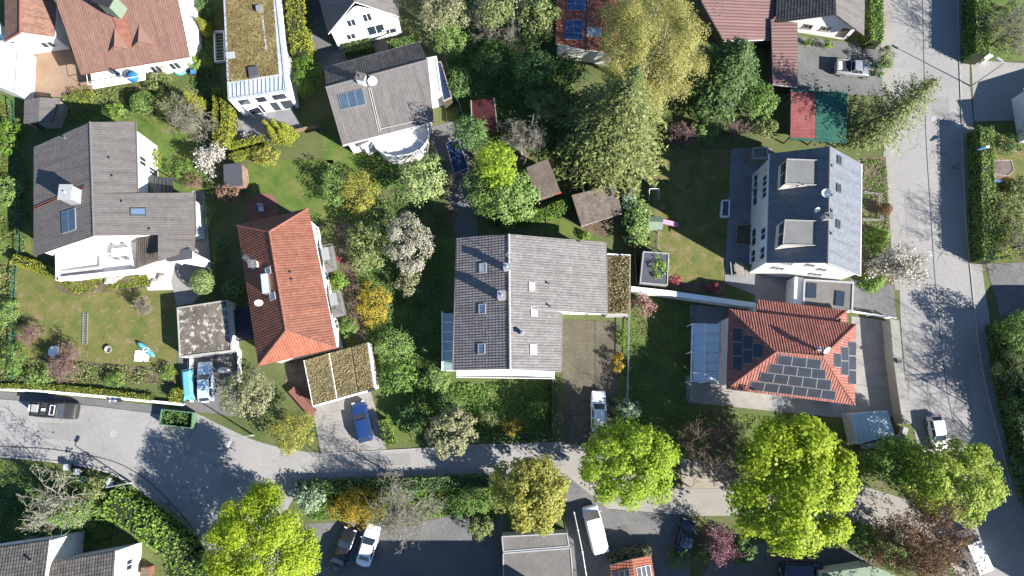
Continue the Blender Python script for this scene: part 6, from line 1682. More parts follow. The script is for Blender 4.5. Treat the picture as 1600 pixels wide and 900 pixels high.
for k, (x, y, h_, lab) in enumerate(((430, 210, 4.2, 'leftmost thuja of the cluster on the mossy-roofed house terrace'), (459, 214, 4.4, 'rightmost thuja of the cluster on the mossy-roofed house terrace'), (438, 220, 4.4, 'front left thuja of the cluster on the mossy-roofed house terrace'), (452, 222, 4.0, 'front right thuja of the cluster on the mossy-roofed house terrace'))):
    conifer('thuja', lab, x, y, h_, .78, 'thuja', layers=24, per=9, leaf=.12, cols=8, droop=-.35, jag=.1, group='thuja cluster')
conifer('thuja', 'single small yellow-green thuja between the brown house and the mossy-roofed house', 328, 52, 3.6, .8, 'thuja', layers=20, per=9, leaf=.12, cols=8, droop=-.3, jag=.1)
conifer('thuja', 'tall yellow-green thuja left of the narrow double hedge', 318, 172, 5.2, 1.1, 'thuja', layers=30, per=10, leaf=.12, cols=9, droop=-.3, jag=.1)
leafy('green_bush', 'yellow-green mounded bush at the end of the terrace hedges', 415, 243, 26, 20, 2.2, 'maple_gold', leaf=.11, lobes=12, shrub=True, cat='bush')
conifer('feather_cypress', 'feathery bright green cypress in the front garden of the town house', 1368, 374, 2.8, 1.5, 'thuja_green', layers=16, per=10, leaf=.2, cols=12, droop=.2, cat='shrub')
conifer('feather_cypress', 'feathery cypress below the white magnolia of the town house', 1360, 440, 2.6, 1.6, 'thuja_green', layers=16, per=10, leaf=.2, cols=12, droop=.2, cat='shrub')
topiary('copper_ball_shrub', 'round rusty orange ball shrub at the kerb of the town house', 1383, 327, 10, 1.7, 'russet')
leafy('blue_green_shrub', 'blue-green juniper between the lime tree and the golden shrub', 482, 778, 30, 24, 3, 'bluegreen', leaf=.14, lobes=12, shrub=True, cat='shrub')
leafy('blue_green_shrub', 'blue-green shrub peeping out above the lime tree by the white car', 985, 640, 24, 16, 3, 'bluegreen', leaf=.14, lobes=10, shrub=True, cat='shrub')
leafy('green_bush', 'green bush between the bare grey tree and the golden maple', 735, 785, 36, 26, 3.2, 'green', leaf=.14, lobes=14, shrub=True, cat='bush')
leafy('green_bush', 'olive bush under the left side of the golden maple', 752, 822, 26, 20, 3, 'olive', leaf=.13, lobes=10, shrub=True, cat='bush')
leafy('green_bush', 'fresh green bush in the bed right of the sedum garage', 615, 540, 38, 32, 3.2, 'topiary', leaf=.14, lobes=16, shrub=True, cat='bush')
leafy('green_bush', 'deep green bush below the fresh green one by the sedum garage', 622, 590, 36, 34, 3.0, 'green', leaf=.14, lobes=16, shrub=True, cat='bush')
leafy('green_bush', 'green bush at the lower corner of the conservatory', 682, 594, 26, 24, 2.8, 'topiary', leaf=.14, lobes=12, shrub=True, cat='bush')
leafy('green_bush', 'dark bush beside the driveway of the blue car', 640, 650, 30, 26, 2.6, 'green_dark', leaf=.14, lobes=12, shrub=True, cat='bush')
hedge('hedge', 'yellow-green loose hedge along the blue car driveway', [(598, 655), (612, 695)], 1.1, 1.5, 'thuja_green', leaf=.13, bumpy=.2)
leafy('green_bush', 'yellow-green bush left of the brown shrub by the garden path', 522, 290, 22, 40, 3.5, 'topiary', leaf=.14, lobes=14, shrub=True, cat='bush')
leafy('brown_shrub', 'loose brownish green shrub in the middle of the back garden', 563, 300, 36, 42, 4, 'maple_gold', leaf=.14, lobes=16, shrub=True, cat='shrub', skip=.2)
leafy('brown_shrub', 'leafless pale brown shrub at the right of the light green tree', 702, 290, 10, 22, 2.5, 'olive_pale', leaf=.11, lobes=8, shrub=True, cat='shrub')
leafy('green_bush', 'green bush at the balcony foot of the hipped house', 530, 440, 14, 18, 2.5, 'laurel', leaf=.13, lobes=10, shrub=True, cat='bush')
leafy('green_bush', 'green bush at the lower right corner of the hipped house', 543, 512, 14, 22, 2.2, 'green', leaf=.13, lobes=10, shrub=True, cat='bush')
leafy('ivy_bush', 'leafy ivy bush growing over the felt-roofed shed', 1029, 418, 17, 26, 3, 'laurel', leaf=.13, lobes=12, shrub=True, cat='bush', dens=1.2)
leafy('green_bush', 'tall green bush between the summerhouse and the play tower', 994, 348, 19, 44, 4, 'topiary', leaf=.15, lobes=18, shrub=True, cat='bush')
leafy('green_bush', 'blue-green bush just right of the shingle summerhouse', 982, 312, 14, 18, 3.4, 'bluegreen', leaf=.13, lobes=9, shrub=True, cat='bush')
for k, (x, y, rx, ry, h_, mt, lab) in enumerate((
    (690, 22, 46, 26, 9, 'olive_pale', 'pale budding tree at the top right of the white gabled house'),
    (770, 15, 38, 30, 10, 'olive', 'loose grey-olive tree at the top edge of the wooded garden'),
    (840, 30, 34, 40, 9, 'olive', 'grey-olive tree left of the orange roof'),
    (835, 110, 40, 36, 7, 'green_dark', 'dark round tree below the orange roof in the wooded garden'),
    (700, 60, 26, 34, 5, 'topiary', 'fresh green tree beside the pale flat annexe'),
    (895, 110, 28, 26, 4, 'green_dark', 'dark shrub between the orange roof and the big spruce'),
    (855, 165, 34, 28, 5, 'olive', 'sunlit olive tree right of the red shed'),
    (770, 95, 40, 34, 4.5, 'green_dark', 'low dark tree above the red shed'),
    (715, 130, 20, 30, 4, 'green_dark', 'dark tree between the navy lean-to and the red shed'),
    (736, 212, 26, 26, 11, 'green_dark', 'tall dark tree between the red shed and the small lime tree'),
    (890, 215, 20, 38, 3.5, 'green_dark', 'dark bush along the left foot of the big spruce'),
    (820, 60, 26, 22, 5, 'green_dark', 'dark tree in the middle of the wooded garden'))):
    leafy('garden_tree', lab, x, y, rx, ry, h_, mt, leaf=.15, lobes=14, shrub=h_ < 5, skip=.15, cat='tree')
bare('bare_tree', 'leafless grey tree behind the dark shed by the spruce', 815, 245, 6, .95, 'bark_grey', levels=5)
bare('bare_tree', 'leafless tree at the top edge above the wooded garden', 775, 45, 8, .9, 'bark_grey', levels=5)
bare('bare_tree', 'small leafless plum in the shade of the central house', 700, 345, 3, .95, 'bark_brown', levels=4)
bare('bare_tree', 'leafless reddish shrub between the willow skirts and the town house lawn', 1062, 222, 3.4, 1.0, 'bark_pink', levels=5)
bare('bare_tree', 'second leafless reddish shrub at the back of the town house lawn', 1150, 215, 3.2, 1.0, 'bark_pink', levels=4)
leafy('green_bush', 'green bush at the back of the play lawn', 1100, 205, 26, 20, 3, 'topiary', leaf=.14, lobes=10, shrub=True, cat='bush')
leafy('green_bush', 'olive bush under the lower edge of the dark fir', 1195, 200, 26, 16, 2.6, 'olive', leaf=.13, lobes=10, shrub=True, cat='bush')
leafy('olive_tree', 'loose olive roadside shrub at the foot of the larch', 1345, 215, 20, 26, 2.6, 'olive', leaf=.13, lobes=10, shrub=True, skip=.25, cat='shrub')
leafy('olive_tree', 'thin olive shrub at the kerb near the silver pickup', 1382, 92, 14, 26, 3, 'olive', leaf=.12, lobes=9, shrub=True, skip=.2, cat='shrub')
leafy('green_bush', 'bright green shrub in front of the white gable at the top right', 1292, 70, 10, 10, 1.6, 'laurel', leaf=.11, lobes=7, shrub=True, cat='bush')
leafy('green_bush', 'dark ivy-green bush beside the silver pickup', 1372, 108, 12, 16, 2.4, 'green_dark', leaf=.12, lobes=8, shrub=True, cat='bush')
for x, y, rx, ry, h_, mt, lab in (
    (1345, 838, 30, 24, 3.5, 'green', 'green bush beside the beige path at the lower right'),
    (1385, 846, 28, 24, 3, 'olive', 'olive bush between the beige path and the russet tree'),
    (1300, 838, 20, 20, 2.6, 'topiary', 'pale green bush at the lower edge of the biggest lime tree'),
    (1400, 688, 26, 10, 2, 'laurel', 'low bright bush above the roadside lime tree'),
    (1060, 872, 22, 18, 2.5, 'green_dark', 'dark bush right of the small orange solar roof'),
    (1160, 862, 22, 26, 3, 'green_dark', 'dark bush right of the purple-pink shrub'),
    (1040, 700, 18, 24, 2.4, 'green', 'shaded bush right of the lime tree above the beige path'),
    (700, 632, 30, 20, 2.2, 'green_dark', 'dark shrub in the shaded front garden beside the olive tree'),
    (840, 640, 18, 16, 1.8, 'green', 'small shrub in the shaded front garden near the driveway wall'),
    (760, 655, 24, 14, 1.6, 'olive', 'low olive shrub at the front hedge of the central house'),
    (1575, 55, 34, 44, 5, 'olive', 'loose olive tree on the lawn at the top right corner'),
    (1578, 345, 36, 40, 4, 'olive', 'olive bush behind the long hedge across the road'),
    (1560, 378, 22, 26, 3, 'hedge_low', 'yellow-green shrub at the end of the long hedge across the road'),
    (1590, 520, 36, 40, 7, 'green', 'sunlit green bush across the road from the boundary wall'),
    (1590, 575, 34, 30, 6, 'olive', 'yellow-flecked bush across the road from the boundary wall'),
    (1598, 640, 26, 34, 4.5, 'green_dark', 'dark bush at the right edge above the parked white car'),
    (1592, 730, 14, 30, 3.0, 'green_dark', 'dark bush at the right edge below the parked white car'),
    (1574, 225, 24, 22, 2.6, 'green_dark', 'dark shrub between the long hedge and the blue-white house'),
    (1592, 290, 22, 18, 2.2, 'olive', 'olive shrub below the small brown hut across the road'),
    (1590, 15, 26, 24, 4.0, 'green', 'green shrub in the top right corner behind the dark hedge'),
    (14, 300, 20, 30, 2.4, 'topiary', 'bright shrub at the left edge beside the grey house'),
    (10, 215, 22, 34, 2.6, 'lime_deep', 'leafy green shrub at the left edge near the garden shed'),
    (12, 490, 18, 26, 2.2, 'topiary', 'green shrub at the left edge of the sunny lawn'),
    (20, 560, 28, 26, 2.6, 'green', 'larger green shrub at the left edge above the low hedge'),
    (60, 590, 28, 14, 1.8, 'topiary', 'yellow-green shrub behind the low street hedge at the left'),
    (178, 594, 20, 14, 1.6, 'green', 'dark green shrub behind the low street hedge near the motorbike'),
    (262, 583, 16, 12, 1.5, 'laurel', 'bright shrub at the low hedge left of the covered trailer'),
    (245, 125, 26, 18, 1.8, 'olive', 'tangled olive shrub below the right corner of the brown house'),
    (305, 100, 14, 13, 1.8, 'laurel', 'vivid green bush at the right corner of the brown house'),
    (323, 8, 20, 18, 3, 'green_dark', 'dark bush at the top between the brown and mossy-roofed houses'),
    (180, 172, 18, 14, 1.6, 'laurel', 'green bush left of the cushion-shaped clipped bush'),
    (130, 148, 30, 9, 1.2, 'hedge_low', 'strip of yellowish plants below the tan patio'),
    (262, 165, 26, 30, 2.2, 'olive', 'tangled shrub right of the cushion-shaped clipped bush'),
    (243, 248, 8, 22, 1.6, 'hedge_low', 'yellow-green shrub against the white side wall of the grey house'),
    (280, 262, 22, 18, 1.0, 'green', 'low dark green patch of shrubs on the lawn right of the grey house'),
    (330, 330, 10, 40, 1.6, 'green_dark', 'dark shrubs along the path left of the hipped house'),
    (345, 395, 14, 36, 2.0, 'green_dark', 'dark shrub beside the left wall of the hipped house'),
    (965, 640, 10, 26, 1.5, 'green', 'low shrub along the fence right of the central driveway'),
    (972, 525, 8, 20, 1.2, 'laurel', 'bright low plant at the top of the central driveway'),
    (915, 368, 12, 8, 1.0, 'laurel', 'small plants in the gap behind the central house'),
    (640, 440, 24, 30, 3.2, 'olive_pale', 'grey-green shrub below the white blossoming cherry'),
    (1230, 70, 0.1, 0.1, .2, 'green', None)):
    if lab: leafy('shrub', lab, x, y, rx, ry, h_, mt, leaf=.13, lobes=11, shrub=True, skip=.12, cat='shrub')
# trees just outside or at the right edge that throw branch shadows across the main road
bare('bare_tree', 'leafless tree on the lawn at the top right whose shadow reaches the road', 1548, 72, 8.5, .95, 'bark_grey', levels=4)
bare('bare_tree', 'leafless dark tree beside the blue-white house at the right edge', 1592, 235, 5.5, 1.0, 'bark_pink', levels=4)
bare('bare_tree', 'leafless tree behind the long hedge throwing a branching shadow on the road', 1582, 388, 8, .95, 'bark_grey', levels=4)
bare('bare_tree', 'big leafless tree beyond the right edge shading the road by the boundary wall', 1648, 665, 15, .95, 'bark_grey', levels=4, r0=.34)
bare('bare_tree', 'second big leafless tree beyond the right edge', 1680, 800, 13, .95, 'bark_grey', levels=4, r0=.3)
bare('street_tree', 'slender leafless tree at the corner by the blue car casting a forked shadow', 606, 738, 5.5, .7, 'bark_grey', levels=3, twigs=(4, 3, 3))
conifer('cypress', 'dark cypress beyond the right edge opposite the boundary wall', 1604, 600, 7, 2.0, 'green_dark', layers=24, per=10, leaf=.22, cols=10, droop=0)
leafy('garden_tree', 'dense tree beyond the right edge below the cypress', 1650, 640, 40, 40, 8, 'green_dark', leaf=.2, lobes=12)
leafy('garden_tree', 'dense tree beyond the lower right edge', 1690, 880, 60, 60, 10, 'green_dark', leaf=.24, lobes=12)
# hedges
hedge('hedge', 'tall yellow-green hedge between the mossy-roofed house and the gabled house', [(459, -60), (463, 30), (471, 88)], 2.2, 3.4, 'thuja', leaf=.13, bumpy=.22)
leafy('hedge_tree', 'yellow-green loose tree at the lower end of the tall hedge', 479, 118, 20, 42, 4.5, 'lime_deep', leaf=.14, lobes=14, shrub=True, cat='tree')
hedge('hedge', 'narrow left hedge of the double row beside the mossy-roofed house', [(339, 142), (339, 232)], .75, 2.2, 'thuja', leaf=.09, bumpy=.04)
hedge('hedge', 'broad right hedge of the double row beside the mossy-roofed house', [(352, 140), (356, 185), (349, 230)], 1.2, 2.6, 'thuja', leaf=.10, bumpy=.05)
hedge('hedge', 'upper hedge of the pair below the terrace of the mossy-roofed house', [(356, 229), (384, 222), (414, 215)], .8, 1.5, 'thuja', leaf=.09, bumpy=.05)
hedge('hedge', 'lower hedge of the pair below the terrace of the mossy-roofed house', [(360, 245), (392, 237), (420, 228)], .8, 1.3, 'thuja', leaf=.09, bumpy=.05)
hedge('hedge', 'roadside hedge left of the main road at the top', [(1367, -60), (1367, 66)], 2.0, 2.4, 'laurel', leaf=.12, bumpy=.12)
hedge('hedge', 'tall dark clipped hedge at the top right of the main road', [(1529, -60), (1530, 88)], 2.0, 2.8, 'thuja_green', leaf=.11, bumpy=.07)
hedge('hedge', 'long clipped hedge with wavy top along the right of the main road', [(1536, 200), (1539, 260), (1540, 330), (1543, 408)], 2.0, 2.5, 'thuja_green', leaf=.11, bumpy=.12)
hedge('laurel_hedge', 'big glossy laurel hedge curving along the lower left street', [(172, 782), (215, 808), (258, 838), (292, 872), (318, 925)], 3.4, 2.4, 'laurel', leaf=.17, bumpy=.3, dens=1.3)
hedge('hedge', 'low yellow-green hedge along the pavement of the left street', [(-60, 601), (20, 604), (95, 606), (160, 612), (240, 622)], .7, .8, 'hedge_low', leaf=.09, bumpy=.08)
hedge('hedge', 'dark overgrown hedge along the right pavement of the main road', [(1571, 505), (1584, 590), (1598, 655), (1612, 720), (1640, 800)], 2.4, 2.8, 'green_dark', leaf=.14, bumpy=.3)
hedge('hedge', 'short yellow-green hedge at the left corner of the white terrace', [(22, 405), (52, 414), (88, 430)], 1.3, 1.6, 'thuja', leaf=.10, bumpy=.06)
hedge('hedge', 'rounded yellow-green hedge end beside the green skip', [(268, 616), (286, 620)], 1.6, 1.4, 'thuja', leaf=.10, bumpy=.12)
hedge('hedge', 'dark hedge in front of the white gabled house', [(537, 78), (583, 68)], 1.5, 1.4, 'green_dark', leaf=.10, bumpy=.06)
hedge('hedge', 'second dark hedge in front of the white gabled house beside the terrace', [(606, 72), (655, 60)], 1.2, 1.3, 'green', leaf=.10, bumpy=.08)
hedge('hedge', 'fresh green hedge along the bottom of the wooded garden behind the central house', [(760, 338), (800, 342), (850, 335), (890, 318)], 1.6, 1.5, 'lime_deep', leaf=.12, bumpy=.12)
hedge('hedge', 'shaded dark hedge along the street above the bare grey tree', [(465, 762), (600, 758), (765, 752)], 1.6, 1.2, 'green_dark', leaf=.12, bumpy=.12)
hedge('hedge', 'scrubby planting along the top edge of the small orange solar roof', [(952, 876), (985, 867), (1017, 860)], .9, 2.2, 'olive_pale', leaf=.11, bumpy=.15)
hedge('hedge', 'dark front hedge of the central garden along the street', [(770, 684), (862, 682)], 1.0, 1.1, 'green_dark', leaf=.11, bumpy=.1)
# low growth nobody could count
cover('wood_undergrowth', 'low dark undergrowth on the floor of the wooded garden', [(700, -30), (870, -30), (900, 100), (880, 240), (720, 230), (705, 90)], 12000, .5, 'green_dark', .16)
cover('garden_undergrowth', 'tangled low growth in the garden left of the central house', [(560, 250), (700, 250), (700, 330), (690, 560), (640, 620), (585, 600), (560, 400)], 9000, .35, 'green_dark', .13)
cover('front_undergrowth', 'low plants in the shaded front garden of the central house', [(640, 600), (862, 598), (862, 680), (640, 690)], 7000, .4, 'green', .12)
cover('street_undergrowth', 'low plants on the strip between the street and the car park', [(460, 768), (780, 756), (780, 812), (700, 806), (600, 815), (490, 812)], 6000, .45, 'green', .13)
cover('bed_plants', 'mixed low plants in the beds of the sunny left garden', [(-10, 562), (60, 562), (260, 578), (262, 600), (-10, 598)], 5000, .4, 'olive', .11)
cover('terrace_bed_plants', 'low flowering plants in the bed below the white terrace', [(90, 440), (230, 430), (236, 446), (120, 460)], 1800, .35, 'hedge_low', .10)
cover('left_edge_plants', 'rough green growth along the left edge', [(-20, 160), (30, 165), (48, 300), (40, 395), (-20, 395)], 5000, .3, 'grass_tuft', .13)
cover('left_row_plants', 'rough row of plants along the left fence of the sunny lawn', [(-10, 415), (26, 418), (26, 560), (-10, 560)], 3500, .45, 'olive', .12)
cover('shade_lawn_tufts', 'tufts of grass on the shaded lawn left of the solar house', [(985, 462), (1088, 478), (1076, 640), (1320, 660), (1320, 708), (1062, 712), (970, 640)], 7000, .12, 'grass_tuft', .10)
cover('verge_plants', 'rough plants between the beige path and the lower right car park', [(1300, 822), (1345, 822), (1440, 856), (1420, 905), (1345, 866)], 4500, .5, 'green', .13)
cover('corner_plants', 'low growth around the roots of the trees at the lower left', [(-10, 740), (150, 745), (200, 800), (170, 850), (-10, 850)], 5000, .35, 'green_dark', .14)
cover('town_bed_plants', 'low plants in the front bed of the town house', [(1348, 250), (1384, 250), (1394, 440), (1348, 430)], 2200, .35, 'green', .11)
cover('lawn_litter', 'scattered dry leaves on the sunny left lawn', [(30, 412), (90, 440), (250, 432), (272, 470), (272, 575), (30, 575)], 900, .02, 'copper', .06)
cover('play_lawn_litter', 'scattered dry leaves on the play lawn', [(1025, 245), (1138, 245), (1132, 435), (1050, 435)], 500, .02, 'copper', .06)
cover('right_edge_plants', 'rough low growth behind the hedge across the road', [(1552, 285), (1620, 285), (1620, 405), (1552, 405)], 4000, .4, 'olive', .13)
cover('upper_bed_plants', 'low plants between the grey house and the brown house', [(100, 148), (250, 128), (320, 150), (330, 200), (250, 185), (140, 188), (98, 190)], 6000, .3, 'olive', .11)
cover('roof_house_plants', 'dark plants in the gap between the brown house and the mossy-roofed house', [(298, 0), (332, 0), (345, 135), (330, 240), (310, 240), (300, 120)], 3500, .4, 'green_dark', .12)

# ================================================================== VEHICLES
car('van', 'white panel van parked between the pipe railing and the small orange roof', (921, 791), (939, 862), 'paint_white', name='parked_van', cat='van')
car('offroad', 'boxy black off-road car with white roof-rack frame on the left street', (128, 643), (50, 638), 'paint_matte', rack=True)
car('estate', 'metallic blue estate car in front of the sedum garage', (559, 628), (572, 690), 'paint_blue')
car('estate', 'white car half under the lime tree on the central driveway', (935, 614), (936, 672), 'paint_white')
car('saloon', 'black car on the car park beside the white car', (546, 831), (526, 883), 'paint_black')
car('saloon', 'white car on the car park below the orange shrub', (583, 826), (568, 878), 'paint_white')
car('hatch', 'dark blue car under the purple-pink shrub', (1077, 815), (1066, 866), 'paint_navy')
car('hatch', 'white car on the main road above the roadside lime tree', (1470, 702), (1460, 653), 'paint_white')
car('van', 'white delivery van at the bottom right beside the russet tree', (1508, 838), (1527, 882), 'paint_white', name='parked_van', cat='van', L=4.6)
car('offroad', 'large dark car in the shade at the bottom edge', (1290, 893), (1215, 891), 'paint_navy')
car('pickup', 'silver pickup with dark load bed on the yard by the carport', (1363, 110), (1306, 105), 'paint_silver', name='pickup_truck', cat='pickup')
car('estate', 'pale ice-blue car in front of the gravel-roof garage', (320, 566), (322, 628), 'paint_ice')
car('hatch', 'white car in the shade at the right edge of the main road', (1590, 672), (1602, 714), 'paint_white')
t = thing('covered_trailer', 'trailer under a teal tarpaulin left of the ice-blue car', 'trailer', P(292, 600))
a_, b_ = P(291, 577, 1), P(294, 625, 1); d_ = (b_ - a_); L_ = d_.length; u = Vector((d_.x, d_.y, 0)).normalized(); n_ = Vector((-u.y, u.x, 0)); a0 = Vector((a_.x, a_.y, 0))
MB().frame_box(a0, u, n_, Vector((0, 0, 1)), 0, L_, -.62, .62, .45, .8).build('body', M['frame_grey'], t)
MB().add([a0 + u * x + n_ * y + Vector((0, 0, z)) for x, y, z in ((-.05, -.68, .78), (L_ + .05, -.68, .78), (L_ + .05, .68, .78), (-.05, .68, .78), (.3, -.35, 1.25), (L_ - .5, -.4, 1.1), (L_ - .5, .4, 1.15), (.3, .35, 1.3))], [(4, 5, 6, 7), (0, 1, 5, 4), (1, 2, 6, 5), (2, 3, 7, 6), (3, 0, 4, 7)]).build('tarpaulin', M['teal'], t, bevel=.06)
for s_ in (-.7, .7): MB().tube(a0 + u * L_ * .5 + n_ * (s_ - .09) + Vector((0, 0, .32)), a0 + u * L_ * .5 + n_ * (s_ + .09) + Vector((0, 0, .32)), .32, None, 14).build('wheel', M['rubber'], t)
MB().tube(a0 + Vector((0, 0, .5)), a0 - u * 1.0 + Vector((0, 0, .5)), .05, None, 8).build('drawbar', M['steel'], t)
p = P(349, 578, .8)
t = thing('covered_motorcycle', 'silver-covered motorcycle beside the ice-blue car', 'motorcycle', (p.x, p.y, 0))
MB().lathe((p.x, p.y, 0), [(.5, .12), (.55, .4), (.5, .8), (.35, 1.05), (.08, 1.15)], 12, 1.5, .75).build('cover', M['paint_silver'], t, bevel=.03)
for s_ in (-.6, .6): MB().tube((p.x + s_, p.y - .06, .3), (p.x + s_, p.y + .06, .3), .3, None, 14).build('wheel', M['rubber'], t)
# skip
t = thing('skip', 'open green skip full of garden waste at the roadside', 'skip', P(277, 655))
q = [P(256, 640, .7), P(304, 645, .7), P(302, 669, .7), P(252, 663, .7)]
for i in range(4):
    a_, b_ = q[i], q[(i + 1) % 4]
    strip([a_, b_], .09, .18, 1.15 + .003 * i).build('side', M['skip_green'], t); strip([a_, b_], .12, 1.1, 1.2 + .004 * i).build('rim', M['hedge_low'] if False else M['skip_green'], t)
MB().prism([Vector((p.x, p.y)) for p in q][::-1], .16, .3).build('floor', M['dark_metal'], t)
cq = sum(q, Vector()) / 4
n = 700
C = np.array([(q[0].lerp(q[1], a)).lerp(q[3].lerp(q[2], a), b)[:] for a, b in R.uniform(.05, .95, (n, 2))]); C[:, 2] = .35 + R.random(n) * .45 + .35 * (C[:, 0] < cq.x - .4)
o = quads('garden_waste', C, R.normal(size=(n, 3)) + np.array([0, 0, .5]), .16 * R.uniform(.5, 1.4, n), 'green_dark', t); o['kind'] = 'stuff'
# motorbike
p = P(183, 626, .5); t = thing('motorbike', 'motorbike parked at the low wall of the left street', 'motorcycle', (p.x, p.y, 0))
for s_ in (-.65, .65):
    w = MB().tube((p.x + s_, p.y - .07, .31), (p.x + s_, p.y + .07, .31), .31, None, 16).build('wheel', M['rubber'], t); MB().tube((p.x + s_, p.y - .08, .31), (p.x + s_, p.y + .08, .31), .15, None, 10).build('rim', M['steel'], w)
MB().tube((p.x - .1, p.y, .55), (p.x + .65, p.y, .32), .07, None, 8).tube((p.x + .1, p.y, .7), (p.x - .62, p.y, .34), .06, None, 8).box((p.x, p.y, .5), (.5, .3, .35)).build('frame', M['dark_metal'], t)
MB().lathe((p.x - .12, p.y, .72), [(.1, 0), (.2, .08), (.2, .2), (.1, .28)], 12, 1.5, .8).build('fuel_tank', M['paint_silver'], t, smooth=True)
MB().box((p.x + .4, p.y, .82), (.7, .28, .12)).build('seat', M['rubber'], t, bevel=.04)
MB().tube((p.x - .42, p.y - .38, 1.05), (p.x - .42, p.y + .38, 1.05), .025, None, 8).tube((p.x - .42, p.y, 1.05), (p.x - .65, p.y, .32), .04, None, 8).build('handlebar', M['steel'], t)
MB().lathe((p.x - .58, p.y, .85), [(.05, 0), (.12, .06), (.12, .16), (.05, .2)], 10).build('headlight', M['light_clear'], t)

# ================================================================== WALLS, FENCES, LAMPS
wall_thing('long white diagonal wall between the play garden and the solar house', [(986, 451), (1040, 457), (1110, 467), (1180, 477)], .5, 2.0, 'white_wall', coping='white')
wall_thing('pale concrete boundary wall of the solar house along the main road', [(1398, 500), (1403, 560), (1410, 612), (1418, 662)], .95, 1.9, 'paving_light', coping='paving_light')
wall_thing('low grey wall curving round the glass greenhouse', [(1416, 668), (1412, 682), (1392, 690), (1350, 698)], .5, .9, 'grey_wall', coping='kerb')
wall_thing('low white-topped wall along the pavement of the left street', [(-60, 606), (60, 611), (150, 619), (286, 632)], .22, .6, 'grey_wall', coping='white_wall')
wall_thing('short white wall along the covered trailer', [(297, 560), (296, 628)], .14, .9, 'white_wall')
wall_thing('low white wall at the lower right of the gravel-roof garage', [(364, 536), (372, 548), (373, 598)], .25, .7, 'white_wall')
wall_thing('dark garden wall between the central front garden and the driveway', [(864, 590), (863, 690)], .2, 1.0, 'dark_wood')
wall_thing('brick-red retaining wall between the golden tree and the sedum garage', [(455, 608), (488, 646)], .9, .8, 'brickred')
wall_thing('thin boundary wall at the kerb above the laurel hedge', [(175, 752), (228, 788), (285, 838), (330, 905)], .16, .5, 'grey_wall', coping='terracotta')
gt = thing('sliding_gate', 'white sliding gate with horizontal bars at the top of the solar house drive', 'gate', P(1360, 492))
for k in range(4):
    strip([P(1326, 484 + 0.2 * k, 1.2), P(1400, 497, 1.2)], .05, .25 + .3 * k, .33 + .3 * k).build('bar', M['white'], gt)
for x, y in ((1326, 485), (1362, 491), (1399, 497)):
    p = P(x, y, 1.2); MB().box((p.x, p.y, .65), (.14, .14, 1.3)).build('post', M['white'], gt)
mbx = P(1404, 565, 2.0); t = thing('mailbox', 'small dark mailbox on top of the pale boundary wall', 'mailbox', (mbx.x, mbx.y, 1.9)); ORG[t.name] = Vector((mbx.x, mbx.y, 1.9))
MB().box((mbx.x, mbx.y, 2.05), (.45, .32, .3)).build('body', M['dark_metal'], t, bevel=.03); MB().box((mbx.x, mbx.y, 2.22), (.5, .38, .04)).build('lid', M['frame_dark'], t)
fence('wire fence with grey posts between the central driveway and the solar house lawn', [(982, 470), (980, 560), (978, 640)], 1.2, 'steel', 2.0, 'frame_grey')
fence('dark board fence in the gap between the annexe and the ivy shed', [(985, 300), (988, 390), (992, 445)], 1.6, 'dark_wood', 1.8, boards=True)
fence('green mesh fence along the left edge of the grey house garden', [(24, 160), (34, 300), (36, 400), (27, 430), (26, 590)], 1.1, 'green_felt', 2.4, 'green_felt')
fence('grey rail fence along the front of the town house beds', [(1347, 302), (1372, 306), (1374, 345), (1346, 345)], .8, 'frame_grey', 1.6, 'frame_grey')
fence('timber fence between the curved-terrace house and the wooded garden', [(696, 95), (712, 150), (728, 195), (738, 240)], 1.3, 'wood_grey', 2.0, 'wood_grey')
fence('garden fence below the terrace of the mossy-roofed house', [(460, 208), (500, 200), (505, 210)], 1.0, 'wood', 1.5, 'wood', boards=True)
pr = thing('pipe_railing', 'steel pipe railing beside the ramp left of the white panel van', 'railing', P(905, 850))
q = [P(897, 801, 1.1), P(903, 828, 1.1), P(910, 862, 1.1), P(917, 905, 1.1), P(924, 940, 1.1)]
for i in range(4): MB().tube(q[i], q[i + 1], .06, None, 8).build('rail', M['steel'], pr)
for p in q: MB().tube((p.x, p.y, 0), p, .05, None, 8).build('post', M['steel'], pr); MB().lathe((p.x, p.y, 1.08), [(.05, 0), (.1, .05), (.1, .1), (.02, .15)], 10).build('post_cap', M['white'], pr)
street_lamp('street lamp on the right side of the main road near the top', 1517, 135, 6, 2.6)
street_lamp('street lamp on the street beside the broad olive tree', 396, 680, 6, -2.0)
street_lamp('street lamp at the right edge beside the shaded white car', 1574, 667, 6, 2.6)
street_lamp('street lamp at the kerb beside the laurel hedge', 206, 754, 5, 1.2)

# ================================================================== GARDEN THINGS
# play tower, swing and slide
t = thing('play_tower', 'wooden play tower with green canvas roof and pink slide on the play lawn', 'play tower', P(1023, 352))
q = [P(1014, 338, 2.0), P(1036, 338, 2.0), P(1035, 359, 2.0), P(1012, 358, 2.0)]
cq = sum(q, Vector()) / 4
for p in q:
    w_ = cq + (p - cq) * .85; MB().box((w_.x, w_.y, 1.05), (.1, .1, 2.1)).build('post', M['wood_grey'], t)
rg0, rg1 = q[0].lerp(q[3], .5) + Vector((0, 0, .5)), q[1].lerp(q[2], .5) + Vector((0, 0, .5))
MB().slab([q[0], q[1], rg1, rg0], .05).slab([q[3], rg0, rg1, q[2]], .05).build('canvas_roof', M['green_canvas'], t)
MB().prism([cq + (p - cq) * .85 for p in q][::-1], 1.0, 1.1).build('platform', M['wood_grey'], t)
a_, b_ = P(1034, 346, 1.1), P(1060, 352, .15)
u = (b_ - a_).normalized(); n_ = Vector((-u.y, u.x, 0)).normalized()
